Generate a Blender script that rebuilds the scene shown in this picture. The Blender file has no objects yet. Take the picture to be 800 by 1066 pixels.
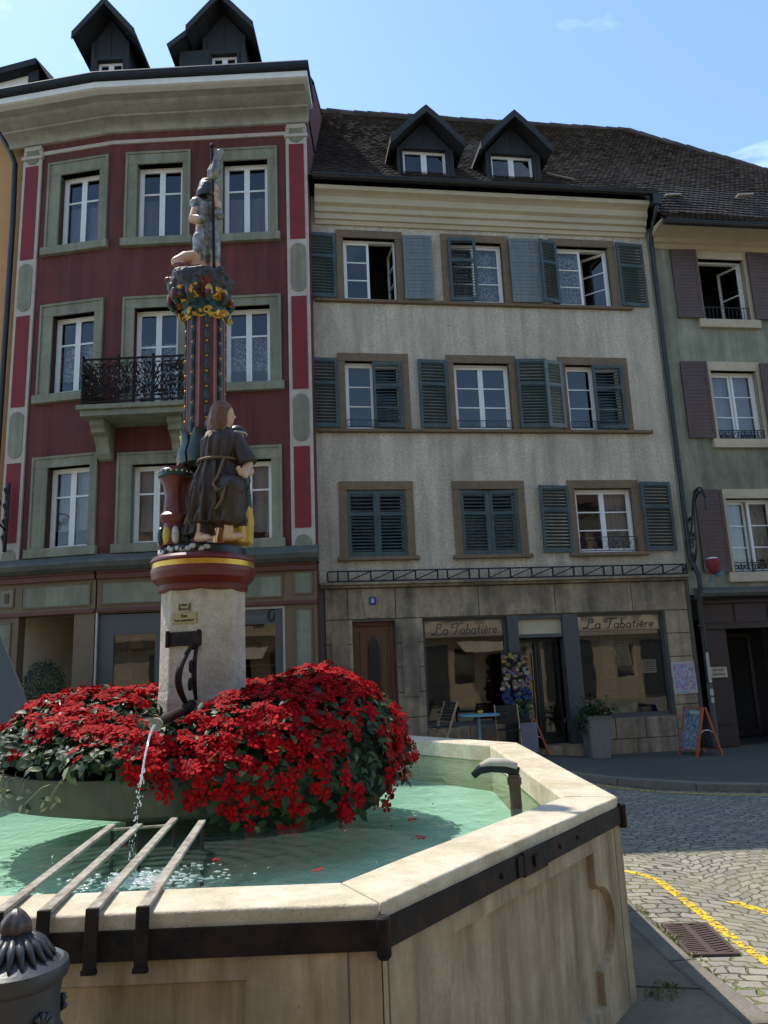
import bpy, bmesh, math, random
from mathutils import Vector, Matrix, noise as mnoise
R = math.radians
random.seed(7)
sc = bpy.context.scene
col = sc.collection

# ------------------------------------------------------------------ helpers
def tag(o, label=None, cat=None, group=None, kind=None):
    if label: o['label'] = label
    if cat: o['category'] = cat
    if group: o['group'] = group
    if kind: o['kind'] = kind
    return o

def empty(name, loc=(0, 0, 0), rz=0, label=None, cat=None, group=None):
    o = bpy.data.objects.new(name, None)
    o.empty_display_size = .1
    o.location = loc
    o.rotation_euler = (0, 0, rz)
    col.objects.link(o)
    return tag(o, label, cat, group)

class MB:
    """collects faces, each with a material slot, and links them as one mesh object"""
    def __init__(s):
        s.v = []; s.f = []; s.m = []
    def face(s, pts, m=0):
        b = len(s.v); s.v += [tuple(p) for p in pts]
        s.f.append(tuple(range(b, b + len(pts)))); s.m.append(m)
    def mesh(s, vs, fs, m=0):
        b = len(s.v); s.v += [tuple(p) for p in vs]
        for f in fs:
            s.f.append(tuple(b + i for i in f)); s.m.append(m)
    def box(s, x0, x1, y0, y1, z0, z1, m=0, M=None):
        vs = [(x, y, z) for z in (z0, z1) for y in (y0, y1) for x in (x0, x1)]
        if M is not None: vs = [M @ Vector(p) for p in vs]
        s.mesh(vs, [(0, 2, 3, 1), (4, 5, 7, 6), (0, 1, 5, 4), (2, 6, 7, 3), (0, 4, 6, 2), (1, 3, 7, 5)], m)
    def bar(s, a, b, w, h, m=0, up=(0, 0, 1)):
        a = Vector(a); b = Vector(b); d = b - a; L = d.length
        if L < 1e-6: return
        d /= L
        x = d.cross(Vector(up))
        if x.length < 1e-4: x = d.cross(Vector((0, 1, 0)))
        x.normalize(); z = x.cross(d)
        vs = [p + x * sx * w / 2 + z * sz * h / 2 for p in (a, b) for sx in (-1, 1) for sz in (-1, 1)]
        s.mesh(vs, [(0, 1, 3, 2), (4, 6, 7, 5), (0, 4, 5, 1), (2, 3, 7, 6), (0, 2, 6, 4), (1, 5, 7, 3)], m)
    def tube(s, pts, r, n=8, m=0, cap=True):
        pts = [Vector(p) for p in pts]
        if not hasattr(r, '__len__'): r = [r] * len(pts)
        rings = []; x = None
        for i, p in enumerate(pts):
            d = (pts[min(i + 1, len(pts) - 1)] - pts[max(i - 1, 0)])
            if d.length < 1e-9: d = Vector((0, 0, 1))
            d.normalize()
            if x is None:
                x = d.orthogonal().normalized()
            else:
                x = (x - d * x.dot(d))
                x = x.normalized() if x.length > 1e-6 else d.orthogonal().normalized()
            y = d.cross(x)
            rings.append([p + (x * math.cos(2 * math.pi * k / n) + y * math.sin(2 * math.pi * k / n)) * r[i] for k in range(n)])
        s.rings(rings, m, cap)
    def rings(s, rings, m=0, cap=True, closed=True):
        n = len(rings[0]); vs = [p for q in rings for p in q]; fs = []
        for i in range(len(rings) - 1):
            for k in range(n if closed else n - 1):
                a = i * n + k; b = i * n + (k + 1) % n
                fs.append((a, b, b + n, a + n))
        if cap and closed:
            fs.append(tuple(reversed(range(n)))); e = (len(rings) - 1) * n
            fs.append(tuple(range(e, e + n)))
        s.mesh(vs, fs, m)
    def lathe(s, prof, n=24, c=(0, 0), m=0, cap=True, ph=0, ms=None):
        rings = [[(c[0] + r * math.cos(2 * math.pi * k / n + ph), c[1] + r * math.sin(2 * math.pi * k / n + ph), z) for k in range(n)] for r, z in prof]
        if ms is None: s.rings(rings, m, cap)
        else:
            for i in range(len(rings) - 1): s.rings(rings[i:i + 2], ms[i], False)
            s.face(rings[-1], ms[-1]); s.face(list(reversed(rings[0])), ms[0])
    def ball(s, c, r, m=0, n=12, k=8, M=None):
        if not hasattr(r, '__len__'): r = (r, r, r)
        rings = []
        for i in range(1, k):
            t = math.pi * i / k
            rings.append([Vector((r[0] * math.sin(t) * math.cos(2 * math.pi * j / n), r[1] * math.sin(t) * math.sin(2 * math.pi * j / n), -r[2] * math.cos(t))) for j in range(n)])
        if M is not None: rings = [[M @ p for p in q] for q in rings]
        rings = [[p + Vector(c) for p in q] for q in rings]
        s.rings(rings, m)
    def prism(s, poly, z0, z1, m=0):
        n = len(poly)
        s.mesh([(x, y, z0) for x, y in poly] + [(x, y, z1) for x, y in poly],
               [tuple(reversed(range(n))), tuple(range(n, 2 * n))] + [(i, (i + 1) % n, n + (i + 1) % n, n + i) for i in range(n)], m)
    def extrude_y(s, poly, y0, y1, m=0):       # poly in (x, z)
        n = len(poly)
        s.mesh([(x, y0, z) for x, z in poly] + [(x, y1, z) for x, z in poly],
               [tuple(range(n)), tuple(reversed(range(n, 2 * n)))] + [((i + 1) % n, i, n + i, n + (i + 1) % n) for i in range(n)], m)
    def extrude_x(s, poly, x0, x1, m=0):       # poly in (y, z)
        n = len(poly)
        s.mesh([(x0, y, z) for y, z in poly] + [(x1, y, z) for y, z in poly],
               [tuple(range(n)), tuple(reversed(range(n, 2 * n)))] + [((i + 1) % n, i, n + i, n + (i + 1) % n) for i in range(n)], m)
    def build(s, name, mats, parent=None, smooth=False, bevel=0, loc=None, rz=None, fix=True, weld=False):
        me = bpy.data.meshes.new(name)
        me.from_pydata(s.v, [], s.f)
        if not hasattr(mats, '__len__'): mats = [mats]
        for mt in mats: me.materials.append(mt)
        if len(mats) > 1: me.polygons.foreach_set('material_index', [min(i, len(mats) - 1) for i in s.m])
        if fix or weld:
            bm = bmesh.new(); bm.from_mesh(me)
            if weld: bmesh.ops.remove_doubles(bm, verts=bm.verts, dist=1e-4)
            if fix: bmesh.ops.recalc_face_normals(bm, faces=bm.faces)
            bm.to_mesh(me); bm.free()
        if smooth: me.polygons.foreach_set('use_smooth', [True] * len(me.polygons))
        me.update()
        o = bpy.data.objects.new(name, me); col.objects.link(o)
        if parent: o.parent = parent
        if loc is not None: o.location = loc
        if rz is not None: o.rotation_euler = (0, 0, rz)
        if smooth == 'auto':
            md = o.modifiers.new('edge', 'EDGE_SPLIT'); md.split_angle = R(38)
        if bevel:
            b = o.modifiers.new('bevel', 'BEVEL'); b.width = bevel; b.segments = 2; b.limit_method = 'ANGLE'; b.angle_limit = R(40)
        return o

def text(s, name, size, mat, parent, loc, rot=(R(90), 0, 0), shear=0, ext=.002, align='CENTER', fit=None):
    cu = bpy.data.curves.new(name, 'FONT'); cu.body = s; cu.size = size; cu.shear = shear; cu.extrude = ext
    cu.align_x = align; cu.align_y = 'CENTER'
    o = bpy.data.objects.new(name, cu); col.objects.link(o); cu.materials.append(mat)
    bpy.context.view_layer.update()
    me = bpy.data.meshes.new_from_object(o.evaluated_get(bpy.context.evaluated_depsgraph_get()))
    bpy.data.objects.remove(o); me.materials.clear(); me.materials.append(mat)
    o = bpy.data.objects.new(name, me); col.objects.link(o)
    o.parent = parent; o.location = loc; o.rotation_euler = rot
    return o

# ------------------------------------------------------------------ materials
def newmat(name):
    m = bpy.data.materials.new(name); m.use_nodes = True
    nt = m.node_tree; b = nt.nodes['Principled BSDF']
    return m, nt, b

def L(nt, a, b): nt.links.new(a, b)

def ramp(nt, fac, stops):
    n = nt.nodes.new('ShaderNodeValToRGB'); L(nt, fac, n.inputs[0])
    e = n.color_ramp.elements
    while len(e) < len(stops): e.new(.5)
    for i, (p, c) in enumerate(stops):
        e[i].position = p; e[i].color = (*c, 1) if len(c) == 3 else c
    return n.outputs[0]

def coords(nt, stretch=(1, 1, 1), kind='Object', rot=(0, 0, 0)):
    t = nt.nodes.new('ShaderNodeTexCoord'); mp = nt.nodes.new('ShaderNodeMapping')
    mp.inputs['Scale'].default_value = stretch; mp.inputs['Rotation'].default_value = rot
    L(nt, t.outputs[kind], mp.inputs[0]); return mp.outputs[0]

def noisetex(nt, vec, scale, detail=6, rough=.6, dist=0):
    n = nt.nodes.new('ShaderNodeTexNoise'); n.inputs['Scale'].default_value = scale
    n.inputs['Detail'].default_value = detail; n.inputs['Roughness'].default_value = rough
    n.inputs['Distortion'].default_value = dist
    L(nt, vec, n.inputs['Vector']); return n.outputs['Fac']

def mixc(nt, fac, a, b, mode='MIX'):
    n = nt.nodes.new('ShaderNodeMix'); n.data_type = 'RGBA'; n.blend_type = mode
    if hasattr(fac, 'is_linked'): L(nt, fac, n.inputs[0])
    else: n.inputs[0].default_value = fac
    for k, x in ((6, a), (7, b)):
        if hasattr(x, 'is_linked'): L(nt, x, n.inputs[k])
        else: n.inputs[k].default_value = (*x, 1)
    return n.outputs[2]

def mth(nt, op, a, b=None, c=None):
    n = nt.nodes.new('ShaderNodeMath'); n.operation = op
    for i, x in enumerate((a, b, c)):
        if x is None: continue
        if hasattr(x, 'is_linked'): L(nt, x, n.inputs[i])
        else: n.inputs[i].default_value = x
    return n.outputs[0]

def bump(nt, b, h, strength, dist=.01):
    n = nt.nodes.new('ShaderNodeBump'); n.inputs['Strength'].default_value = strength; n.inputs['Distance'].default_value = dist
    L(nt, h, n.inputs['Height']); L(nt, n.outputs[0], b.inputs['Normal']); return n

def M(name, c, c2=None, scale=6, rough=.8, bmp=0, bscale=60, metal=0, stretch=(1, 1, 1), stain=None, sscale=1.2, samt=.6, sstretch=(1, 1, 1), bdist=.006, speck=None, spec=.5, streak=0):
    m, nt, b = newmat(name)
    b.inputs['Roughness'].default_value = rough; b.inputs['Metallic'].default_value = metal
    b.inputs['Specular IOR Level'].default_value = spec
    if c2 is None: c2 = tuple(x * .8 for x in c)
    v = coords(nt, stretch)
    f = noisetex(nt, v, scale)
    colr = ramp(nt, f, [(.3, c), (.7, c2)])
    if stain:
        v2 = coords(nt, sstretch)
        f2 = noisetex(nt, v2, sscale, 8, .65, .3)
        k = ramp(nt, f2, [(.42, (0, 0, 0)), (.72, (samt,) * 3)])
        colr = mixc(nt, k, colr, stain)
    if speck:
        v3 = coords(nt); f3 = noisetex(nt, v3, 90 if name != 'oxblood_gloss' else 38, 3)
        k = ramp(nt, f3, [(.62, (0, 0, 0)), (.7, (.8,) * 3)] if name != 'oxblood_gloss' else [(.70, (0, 0, 0)), (.74, (.8,) * 3)])
        colr = mixc(nt, k, colr, speck)
    if streak:
        v4 = coords(nt, (5, 5, .28)); f4 = noisetex(nt, v4, 1.0, 6, .6)
        v5 = coords(nt, (.6, .6, .6)); f5 = noisetex(nt, v5, 1.0, 4)
        k4 = ramp(nt, mth(nt, 'ADD', mth(nt, 'MULTIPLY', f4, .65), mth(nt, 'MULTIPLY', f5, .35)), [(.42, (1, 1, 1)), (.62, (1 - streak,) * 3)])
        colr = mixc(nt, 1.0, colr, k4, 'MULTIPLY')
    L(nt, colr, b.inputs['Base Color'])
    if bmp:
        vb = coords(nt); h = noisetex(nt, vb, bscale, 5)
        bump(nt, b, h, bmp, bdist)
    return m

mt = {}
mt['cream'] = M('roughcast_cream', (.88, .775, .61), (.53, .455, .345), 21, .95, 1.0, 40, stain=(.40, .335, .25), sscale=1.3, samt=.8, bdist=.05, streak=.28, sstretch=(1, 1, .45), speck=(.34, .30, .24))
mt['red'] = M('red_render', (.165, .033, .028), (.118, .027, .024), 3, .85, .6, 45, streak=.4, stain=(.085, .034, .034), sscale=1.3, samt=.8, sstretch=(1.6, 1.6, .5))
mt['redpanel'] = M('red_panel', (.20, .018, .024), (.155, .016, .02), 3, .8, .15, 45)
mt['green'] = M('green_render', (.34, .335, .245), (.235, .24, .17), 3.5, .9, .8, 40, streak=.4, stain=(.10, .112, .075), sscale=1.0, samt=.85, sstretch=(1, 1, .5))
mt['orange'] = M('orange_render', (.50, .26, .10), (.42, .21, .08), 3, .9, .3, 40, stain=(.36, .2, .1), samt=.5)
mt['fascia'] = M('white_fascia_paint', (.74, .72, .68), (.62, .6, .57), 5, .7)
mt['offwhite'] = M('pilaster_white', (.50, .44, .38), (.40, .35, .30), 6, .85, .15, 40, stain=(.30, .25, .2), samt=.5)
mt['sage'] = M('sage_stone', (.27, .265, .185), (.21, .21, .148), 8, .85, .2, 70, streak=.3, stain=(.16, .16, .12), samt=.5)
mt['cornice'] = M('cornice_grey', (.38, .365, .31), (.31, .295, .25), 5, .85, .15, 50, streak=.25, stain=(.2, .19, .165), samt=.5, sstretch=(.4, 2, 2))
mt['beige'] = M('cornice_beige', (.50, .42, .28), (.44, .37, .25), 4, .8, .1, 50, stain=(.30, .25, .17), samt=.5, sstretch=(.3, 2, 2))
mt['brownstone'] = M('brown_stone', (.215, .145, .085), (.145, .10, .06), 14, .9, .4, 60, stain=(.09, .075, .06), samt=.55)
mt['creamstone'] = M('cream_stone', (.52, .44, .31), (.44, .37, .26), 9, .85, .25, 60, stain=(.26, .21, .15), samt=.5)
mt['ashlar'] = M('ashlar_stone', (.46, .345, .22), (.31, .235, .145), 10, .9, .6, 50, streak=.45, stain=(.075, .066, .056), sscale=1.3, samt=.95, sstretch=(1, 1, .6))
mt['joint'] = M('mortar_joint', (.13, .115, .095), rough=.95)
mt['white'] = M('white_paint', (.74, .73, .70), (.68, .67, .64), 8, .45)
mt['teal'] = M('teal_shutter_paint', (.042, .072, .075), (.028, .052, .056), 12, .65, .15, 80, stain=(.10, .125, .125), sscale=5, samt=.55, sstretch=(1, 1, .4))
mt['tealworn'] = M('worn_teal_paint', (.145, .17, .172), (.10, .125, .13), 10, .7, .2, 80, stain=(.2, .24, .25), sscale=4, samt=.6, sstretch=(3, 3, .3))
mt['brownshutter'] = M('brown_shutter_paint', (.092, .056, .05), (.07, .044, .04), 10, .65, .15, 80, stain=(.14, .09, .08), sscale=4, samt=.4, sstretch=(1, 1, .3))
mt['black'] = M('black_metal', (.017, .018, .02), (.012, .013, .015), 10, .45, .05)
mt['darkzinc'] = M('dark_zinc', (.03, .033, .04), (.022, .025, .031), 6, .8, spec=.15)
mt['slate'] = M('slate_cladding', (.022, .024, .030), (.016, .018, .022), 12, .8, .2, 30, stretch=(1, 1, 3))
mt['interior'] = M('dark_interior', (.018, .016, .015), rough=.95)  # shade of unlit rooms and openings put into the colour
mt['room'] = M('shop_interior_wall', (.32, .23, .15), (.2, .145, .10), 2, .9)
mt['wood'] = M('dark_oak', (.15, .055, .021), (.10, .037, .015), 4, .5, .2, 60, stretch=(8, 8, .7))
mt['darkred_wood'] = M('oxblood_timber', (.030, .007, .006), (.022, .006, .005), 5, .55, .1, 50, stretch=(5, 5, .6))
mt['shopgrey'] = M('grey_shop_frame', (.070, .070, .068), (.06, .06, .058), 5, .55)
mt['ochreframe'] = M('ochre_timber', (.165, .105, .055), (.125, .08, .042), 5, .65, .1, 50)
mt['maroonframe'] = M('maroon_timber', (.13, .04, .025), (.10, .032, .02), 5, .65, .1, 50)
mt['zincgreen'] = M('weathered_tin', (.085, .09, .075), (.05, .055, .048), 7, .7, .3, 30, stain=(.17, .17, .14), samt=.5)
mt['lime'] = M('limestone', (.64, .56, .42), (.48, .41, .295), 16, .85, 1.0, 60, stain=(.34, .27, .15), sscale=3.4, samt=.85, bdist=.005, speck=(.30, .24, .16))
mt['limewall'] = M('stained_limestone', (.53, .425, .28), (.37, .285, .175), 7, .9, .8, 34, stain=(.17, .115, .06), sscale=3.2, samt=.9, streak=.3, sstretch=(2.4, 2.4, .32), bdist=.006, speck=(.26, .2, .13))
mt['column'] = M('column_stone', (.60, .53, .42), (.44, .38, .30), 18, .92, .9, 30, stain=(.27, .2, .13), sscale=3, samt=.6, bdist=.015)
mt['iron'] = M('old_black_iron', (.007, .006, .006), (.014, .011, .010), 14, .68, .6, 25, stain=(.06, .032, .018), sscale=9, samt=.6, spec=.2)
mt['limedbar'] = M('limescaled_iron', (.40, .36, .29), (.24, .2, .15), 22, .8, .5, 60, stain=(.08, .055, .035), sscale=12, samt=.9, sstretch=(3, 1, 1))
mt['castiron'] = M('painted_cast_iron', (.042, .046, .052), (.032, .035, .04), 12, .42, .25, 40, stain=(.10, .075, .06), sscale=5, samt=.35)
mt['poolblue'] = M('limed_basin_inside', (.60, .73, .62), (.48, .62, .52), 3, .9, .3, 20, stain=(.30, .42, .34), sscale=3.2, samt=.6)
mt['algae'] = M('algae_stone', (.33, .33, .17), (.25, .27, .13), 8, .9, .3, 40, stain=(.38, .32, .2), sscale=5, samt=.6)
mt['tray'] = M('flower_tray_concrete', (.115, .092, .063), (.08, .065, .045), 6, .9, .4, 40, stain=(.03, .028, .025), sscale=2.0, samt=.95, sstretch=(1, 1, .3))
mt['ring'] = M('oxblood_gloss', (.155, .018, .012), (.12, .014, .01), 10, .42, .15, 40, stain=(.06, .012, .01), sscale=6, samt=.7, speck=(.30, .20, .15))
mt['gold'] = M('gilding', (.62, .36, .06), (.50, .27, .04), 20, .35, .2, 60, metal=.75)
mt['dkgreen'] = M('green_enamel', (.012, .045, .038), (.008, .03, .026), 20, .4, .2, 60)
mt['robe'] = M('brown_painted_robe', (.034, .017, .008), (.020, .011, .006), 14, .55, .25, 50, stain=(.075, .042, .02), sscale=12, samt=.5)
mt['hair'] = M('auburn_hair', (.155, .06, .022), (.09, .034, .014), 30, .55, .6, 60, stretch=(3, 3, .6))
mt['skin'] = M('painted_skin', (.58, .36, .24), (.52, .31, .2), 8, .5)
mt['silver'] = M('silver_painted_armour', (.42, .39, .33), (.10, .095, .085), 22, .32, .6, 50, metal=.35, stain=(.03, .036, .04), sscale=15, samt=1.0)
mt['bronzehair'] = M('dark_painted_hair', (.04, .045, .05), (.02, .023, .026), 40, .5, .5, 50)
mt['white_enamel'] = M('white_enamel', (.62, .58, .5), (.3, .28, .25), 30, .5)
mt['yellow_enamel'] = M('yellow_enamel', (.62, .38, .05), (.5, .28, .03), 12, .45)
mt['black_enamel'] = M('black_enamel', (.012, .013, .015), rough=.4)
mt['asphalt'] = M('pavement_asphalt', (.095, .082, .064), (.07, .061, .048), 40, .95, .6, 120, stain=(.05, .048, .046), sscale=1.2, samt=.6)
mt['islandpave'] = M('worn_island_paving', (.225, .185, .125), (.165, .138, .095), 30, .95, .6, 110, stain=(.09, .082, .06), sscale=2.5, samt=.7)
mt['kerb'] = M('granite_kerb', (.225, .195, .15), (.14, .122, .095), 60, .9, .6, 90, stain=(.08, .075, .06), sscale=4, samt=.6)
mt['manhole'] = M('rusty_cast_grate', (.085, .055, .045), (.06, .04, .034), 20, .6, .3, 60)
mt['yellowpaint'] = None
mt['orangewood'] = M('orange_stained_wood', (.42, .10, .035), (.34, .08, .03), 6, .5, stretch=(6, 6, 1))
mt['parasol'] = M('grey_parasol_cloth', (.11, .112, .115), (.095, .097, .10), 6, .85, .2, 60)
mt['planter'] = M('grey_planter', (.20, .19, .165), (.165, .155, .135), 8, .8, .2, 60)
mt['soil'] = M('dark_soil', (.03, .022, .016), rough=1)
mt['leafdark'] = M('dark_leaf', (.022, .05, .018), (.014, .034, .012), 9, .45)
mt['tin_blue'] = M('blue_table_paint', (.16, .36, .42), (.14, .32, .38), 6, .4)
mt['lightwood'] = M('pale_wood', (.38, .25, .13), (.32, .2, .1), 6, .55)
mt['blueplate'] = M('blue_enamel_plate', (.02, .05, .22), rough=.3)
mt['brassplate'] = M('brass_plate', (.36, .30, .12), (.30, .25, .1), 10, .45, metal=.4)
mt['curtain'] = M('white_net_curtain', (.62, .60, .60), (.42, .41, .42), 30, .9, stretch=(3, 1, .4))
mt['curtain_red'] = M('mauve_curtain', (.36, .28, .30), (.26, .2, .22), 12, .9, stretch=(5, 1, .3))
mt['darkroof'] = M('dark_roof', (.04, .035, .034), (.03, .027, .027), 20, .9, .5, 30)
mt['flagstone'] = M('far_plaster', (.66, .49, .30), (.56, .41, .25), 2, .9, .2, 30, stain=(.4, .3, .2), samt=.4)

# lace curtain: diamonds
def lace():
    m, nt, b = newmat('lace_curtain')
    v = coords(nt, (1, 1, 1))
    w = nt.nodes.new('ShaderNodeTexVoronoi'); w.inputs['Scale'].default_value = 22; L(nt, v, w.inputs['Vector'])
    c = ramp(nt, w.outputs['Distance'], [(.15, (.85, .83, .8)), (.6, (.25, .26, .3))])
    L(nt, c, b.inputs['Base Color']); b.inputs['Roughness'].default_value = .9
    return m
mt['lace'] = lace()

def glass(name, ior, tint=(.75, .8, .82), wav=.02, wscale=3.0):
    m, nt, b = newmat(name); nt.nodes.remove(b)
    out = nt.nodes['Material Output']
    tr = nt.nodes.new('ShaderNodeBsdfTransparent'); tr.inputs[0].default_value = (*tint, 1)
    gl = nt.nodes.new('ShaderNodeBsdfGlossy'); gl.inputs['Roughness'].default_value = .015
    gl.inputs[0].default_value = (1, 1, 1, 1)
    fr = nt.nodes.new('ShaderNodeFresnel'); fr.inputs[0].default_value = ior
    v = coords(nt); h = noisetex(nt, v, wscale, 2)
    bp = nt.nodes.new('ShaderNodeBump'); bp.inputs['Strength'].default_value = wav; bp.inputs['Distance'].default_value = .1
    L(nt, h, bp.inputs['Height']); L(nt, bp.outputs[0], gl.inputs['Normal'])
    mx = nt.nodes.new('ShaderNodeMixShader'); L(nt, fr.outputs[0], mx.inputs[0]); L(nt, tr.outputs[0], mx.inputs[1]); L(nt, gl.outputs[0], mx.inputs[2])
    L(nt, mx.outputs[0], out.inputs[0]); return m
mt['pane'] = glass('window_glass', 1.72)
mt['shopglass'] = glass('shop_glass', 1.8, (.8, .82, .82), .01, 1.5)

def water():
    m, nt, b = newmat('fountain_water'); nt.nodes.remove(b)
    out = nt.nodes['Material Output']
    tr = nt.nodes.new('ShaderNodeBsdfTransparent'); tr.inputs[0].default_value = (.74, .90, .83, 1)
    df = nt.nodes.new('ShaderNodeBsdfDiffuse'); df.inputs[0].default_value = (.42, .62, .55, 1)
    m1 = nt.nodes.new('ShaderNodeMixShader'); m1.inputs[0].default_value = .05
    L(nt, tr.outputs[0], m1.inputs[1]); L(nt, df.outputs[0], m1.inputs[2])
    gl = nt.nodes.new('ShaderNodeBsdfGlossy'); gl.inputs['Roughness'].default_value = .03
    fr = nt.nodes.new('ShaderNodeFresnel'); fr.inputs[0].default_value = 1.33
    v = coords(nt, (1, .55, 1), rot=(0, 0, R(-15)))
    h = noisetex(nt, v, 11, 4, .55, .6)
    bp = nt.nodes.new('ShaderNodeBump'); bp.inputs['Strength'].default_value = .45; bp.inputs['Distance'].default_value = .03
    tc = nt.nodes.new('ShaderNodeTexCoord'); vd = nt.nodes.new('ShaderNodeVectorMath'); vd.operation = 'DISTANCE'; vd.inputs[1].default_value = (-1.09, 3.55, .795); L(nt, tc.outputs['Object'], vd.inputs[0])
    ds = vd.outputs['Value']; wv = mth(nt, 'MULTIPLY', mth(nt, 'SINE', mth(nt, 'MULTIPLY', ds, 58.0)), mth(nt, 'POWER', 2.718, mth(nt, 'MULTIPLY', ds, -2.2)))
    h = mth(nt, 'ADD', h, mth(nt, 'MULTIPLY', wv, .5))
    L(nt, h, bp.inputs['Height']); L(nt, bp.outputs[0], gl.inputs['Normal']); L(nt, bp.outputs[0], fr.inputs['Normal'])
    mx = nt.nodes.new('ShaderNodeMixShader'); L(nt, fr.outputs[0], mx.inputs[0]); L(nt, m1.outputs[0], mx.inputs[1]); L(nt, gl.outputs[0], mx.inputs[2])
    L(nt, mx.outputs[0], out.inputs[0]); return m
mt['water'] = water()

def rooftile():
    m, nt, b = newmat('clay_roof_tiles')
    g = nt.nodes.new('ShaderNodeNewGeometry')
    v = coords(nt); f = noisetex(nt, v, 1.2, 5)
    c1 = ramp(nt, g.outputs['Random Per Island'], [(0, (.026, .017, .013)), (.5, (.042, .027, .020)), (.95, (.056, .037, .027)), (1, (.09, .065, .05))])
    c = mixc(nt, ramp(nt, f, [(.4, (0, 0, 0)), (.7, (.6,) * 3)]), c1, (.05, .045, .038))
    L(nt, c, b.inputs['Base Color']); b.inputs['Roughness'].default_value = .75
    h = noisetex(nt, v, 40); bump(nt, b, h, .4)
    return m
mt['rooftile'] = rooftile()

def setts():
    """stone setts laid in segmental arcs, with moss in some joints"""
    m, nt, b = newmat('stone_setts')
    t = nt.nodes.new('ShaderNodeTexCoord'); sp = nt.nodes.new('ShaderNodeSeparateXYZ'); L(nt, t.outputs['Object'], sp.inputs[0])
    nv = noisetex(nt, t.outputs['Object'], 1.6, 3)
    nv2 = noisetex(nt, t.outputs['Object'], 7, 2)
    W = 1.35
    x = mth(nt, 'ADD', sp.outputs[0], mth(nt, 'MULTIPLY', nv, .32))
    fx = mth(nt, 'FRACT', mth(nt, 'DIVIDE', mth(nt, 'ADD', x, 100.0), W))
    q = mth(nt, 'SUBTRACT', mth(nt, 'MULTIPLY', fx, 2.0), 1.0)
    q2 = mth(nt, 'MULTIPLY', q, q)
    y = mth(nt, 'ADD', sp.outputs[1], mth(nt, 'ADD', mth(nt, 'MULTIPLY', q2, .34), mth(nt, 'MULTIPLY', nv2, .095)))
    x2 = mth(nt, 'ADD', x, mth(nt, 'MULTIPLY', nv2, .11))
    cb = nt.nodes.new('ShaderNodeCombineXYZ'); L(nt, x2, cb.inputs[0]); L(nt, y, cb.inputs[1])
    br = nt.nodes.new('ShaderNodeTexBrick'); L(nt, cb.outputs[0], br.inputs['Vector'])
    br.inputs['Scale'].default_value = 1; br.inputs['Brick Width'].default_value = .135; br.inputs['Row Height'].default_value = .102
    br.inputs['Mortar Size'].default_value = .009; br.inputs['Mortar Smooth'].default_value = .55; br.inputs['Bias'].default_value = 0
    br.inputs['Color1'].default_value = (.35, .315, .25, 1); br.inputs['Color2'].default_value = (.21, .195, .165, 1)
    br.inputs['Mortar'].default_value = (.055, .05, .035, 1)
    fine = noisetex(nt, t.outputs['Object'], 55, 5)
    c = mixc(nt, .5, br.outputs['Color'], ramp(nt, fine, [(.3, (.55,) * 3), (.7, (1.1,) * 3)]), 'MULTIPLY')
    big = noisetex(nt, t.outputs['Object'], .55, 5)
    # moss mask: joints only, in patches
    mask = mth(nt, 'MULTIPLY', br.outputs['Fac'], ramp(nt, noisetex(nt, t.outputs['Object'], 1.4, 6), [(.44, (0, 0, 0)), (.56, (1, 1, 1))]))
    c = mixc(nt, mask, c, (.15, .17, .035))
    c = mixc(nt, ramp(nt, big, [(.45, (0, 0, 0)), (.7, (.5,) * 3)]), c, (.20, .175, .12))
    L(nt, c, b.inputs['Base Color']); b.inputs['Roughness'].default_value = .85
    hh = mth(nt, 'ADD', mth(nt, 'MULTIPLY', mth(nt, 'SUBTRACT', 1.0, br.outputs['Fac']), 1.0), mth(nt, 'MULTIPLY', fine, .35))
    bump(nt, b, hh, 1.0, .03)
    return m, br
mt['setts'], _ = setts()

def yellow_paint():
    m, nt, b = newmat('worn_yellow_paint')
    v = coords(nt); f = noisetex(nt, v, 26, 6, .7)
    a = ramp(nt, f, [(.44, (0, 0, 0)), (.52, (1, 1, 1))])
    f2 = noisetex(nt, v, 5, 4)
    L(nt, ramp(nt, f2, [(.3, (.80, .52, .01)), (.7, (.62, .40, .02))]), b.inputs['Base Color'])
    L(nt, a, b.inputs['Alpha']); b.inputs['Roughness'].default_value = .7
    bump(nt, b, f, .5, .01)
    return m
mt['yellowpaint'] = yellow_paint()

def petalmat(name, c1, c2, trans=.35, rough=.5, spec=.5):
    m, nt, b = newmat(name); b.inputs['Specular IOR Level'].default_value = spec
    g = nt.nodes.new('ShaderNodeNewGeometry'); oi = nt.nodes.new('ShaderNodeObjectInfo')
    r = mth(nt, 'FRACT', mth(nt, 'ADD', g.outputs['Random Per Island'], oi.outputs['Random']))
    L(nt, ramp(nt, r, [(0, c1), (1, c2)]), b.inputs['Base Color'])
    b.inputs['Roughness'].default_value = rough
    b.inputs['Subsurface Weight'].default_value = 0
    tl = nt.nodes.new('ShaderNodeBsdfTranslucent'); L(nt, ramp(nt, r, [(0, c1), (1, c2)]), tl.inputs[0])
    mx = nt.nodes.new('ShaderNodeMixShader'); mx.inputs[0].default_value = trans
    L(nt, b.outputs[0], mx.inputs[1]); L(nt, tl.outputs[0], mx.inputs[2]); L(nt, mx.outputs[0], nt.nodes['Material Output'].inputs[0])
    return m
mt['petal'] = petalmat('red_petals', (.20, .001, .003), (.50, .002, .005), .15, .75, .12)
mt['leaf'] = petalmat('impatiens_leaf', (.010, .024, .008), (.040, .07, .018), .12, .5, .25)
mt['leafpale'] = petalmat('pale_leaf', (.16, .18, .07), (.24, .24, .12), .2, .4)
mt['box'] = petalmat('boxwood_leaf', (.018, .035, .012), (.03, .06, .018), .2)
mt['weed'] = petalmat('weed_green', (.09, .12, .02), (.2, .2, .04), .3)

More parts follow.
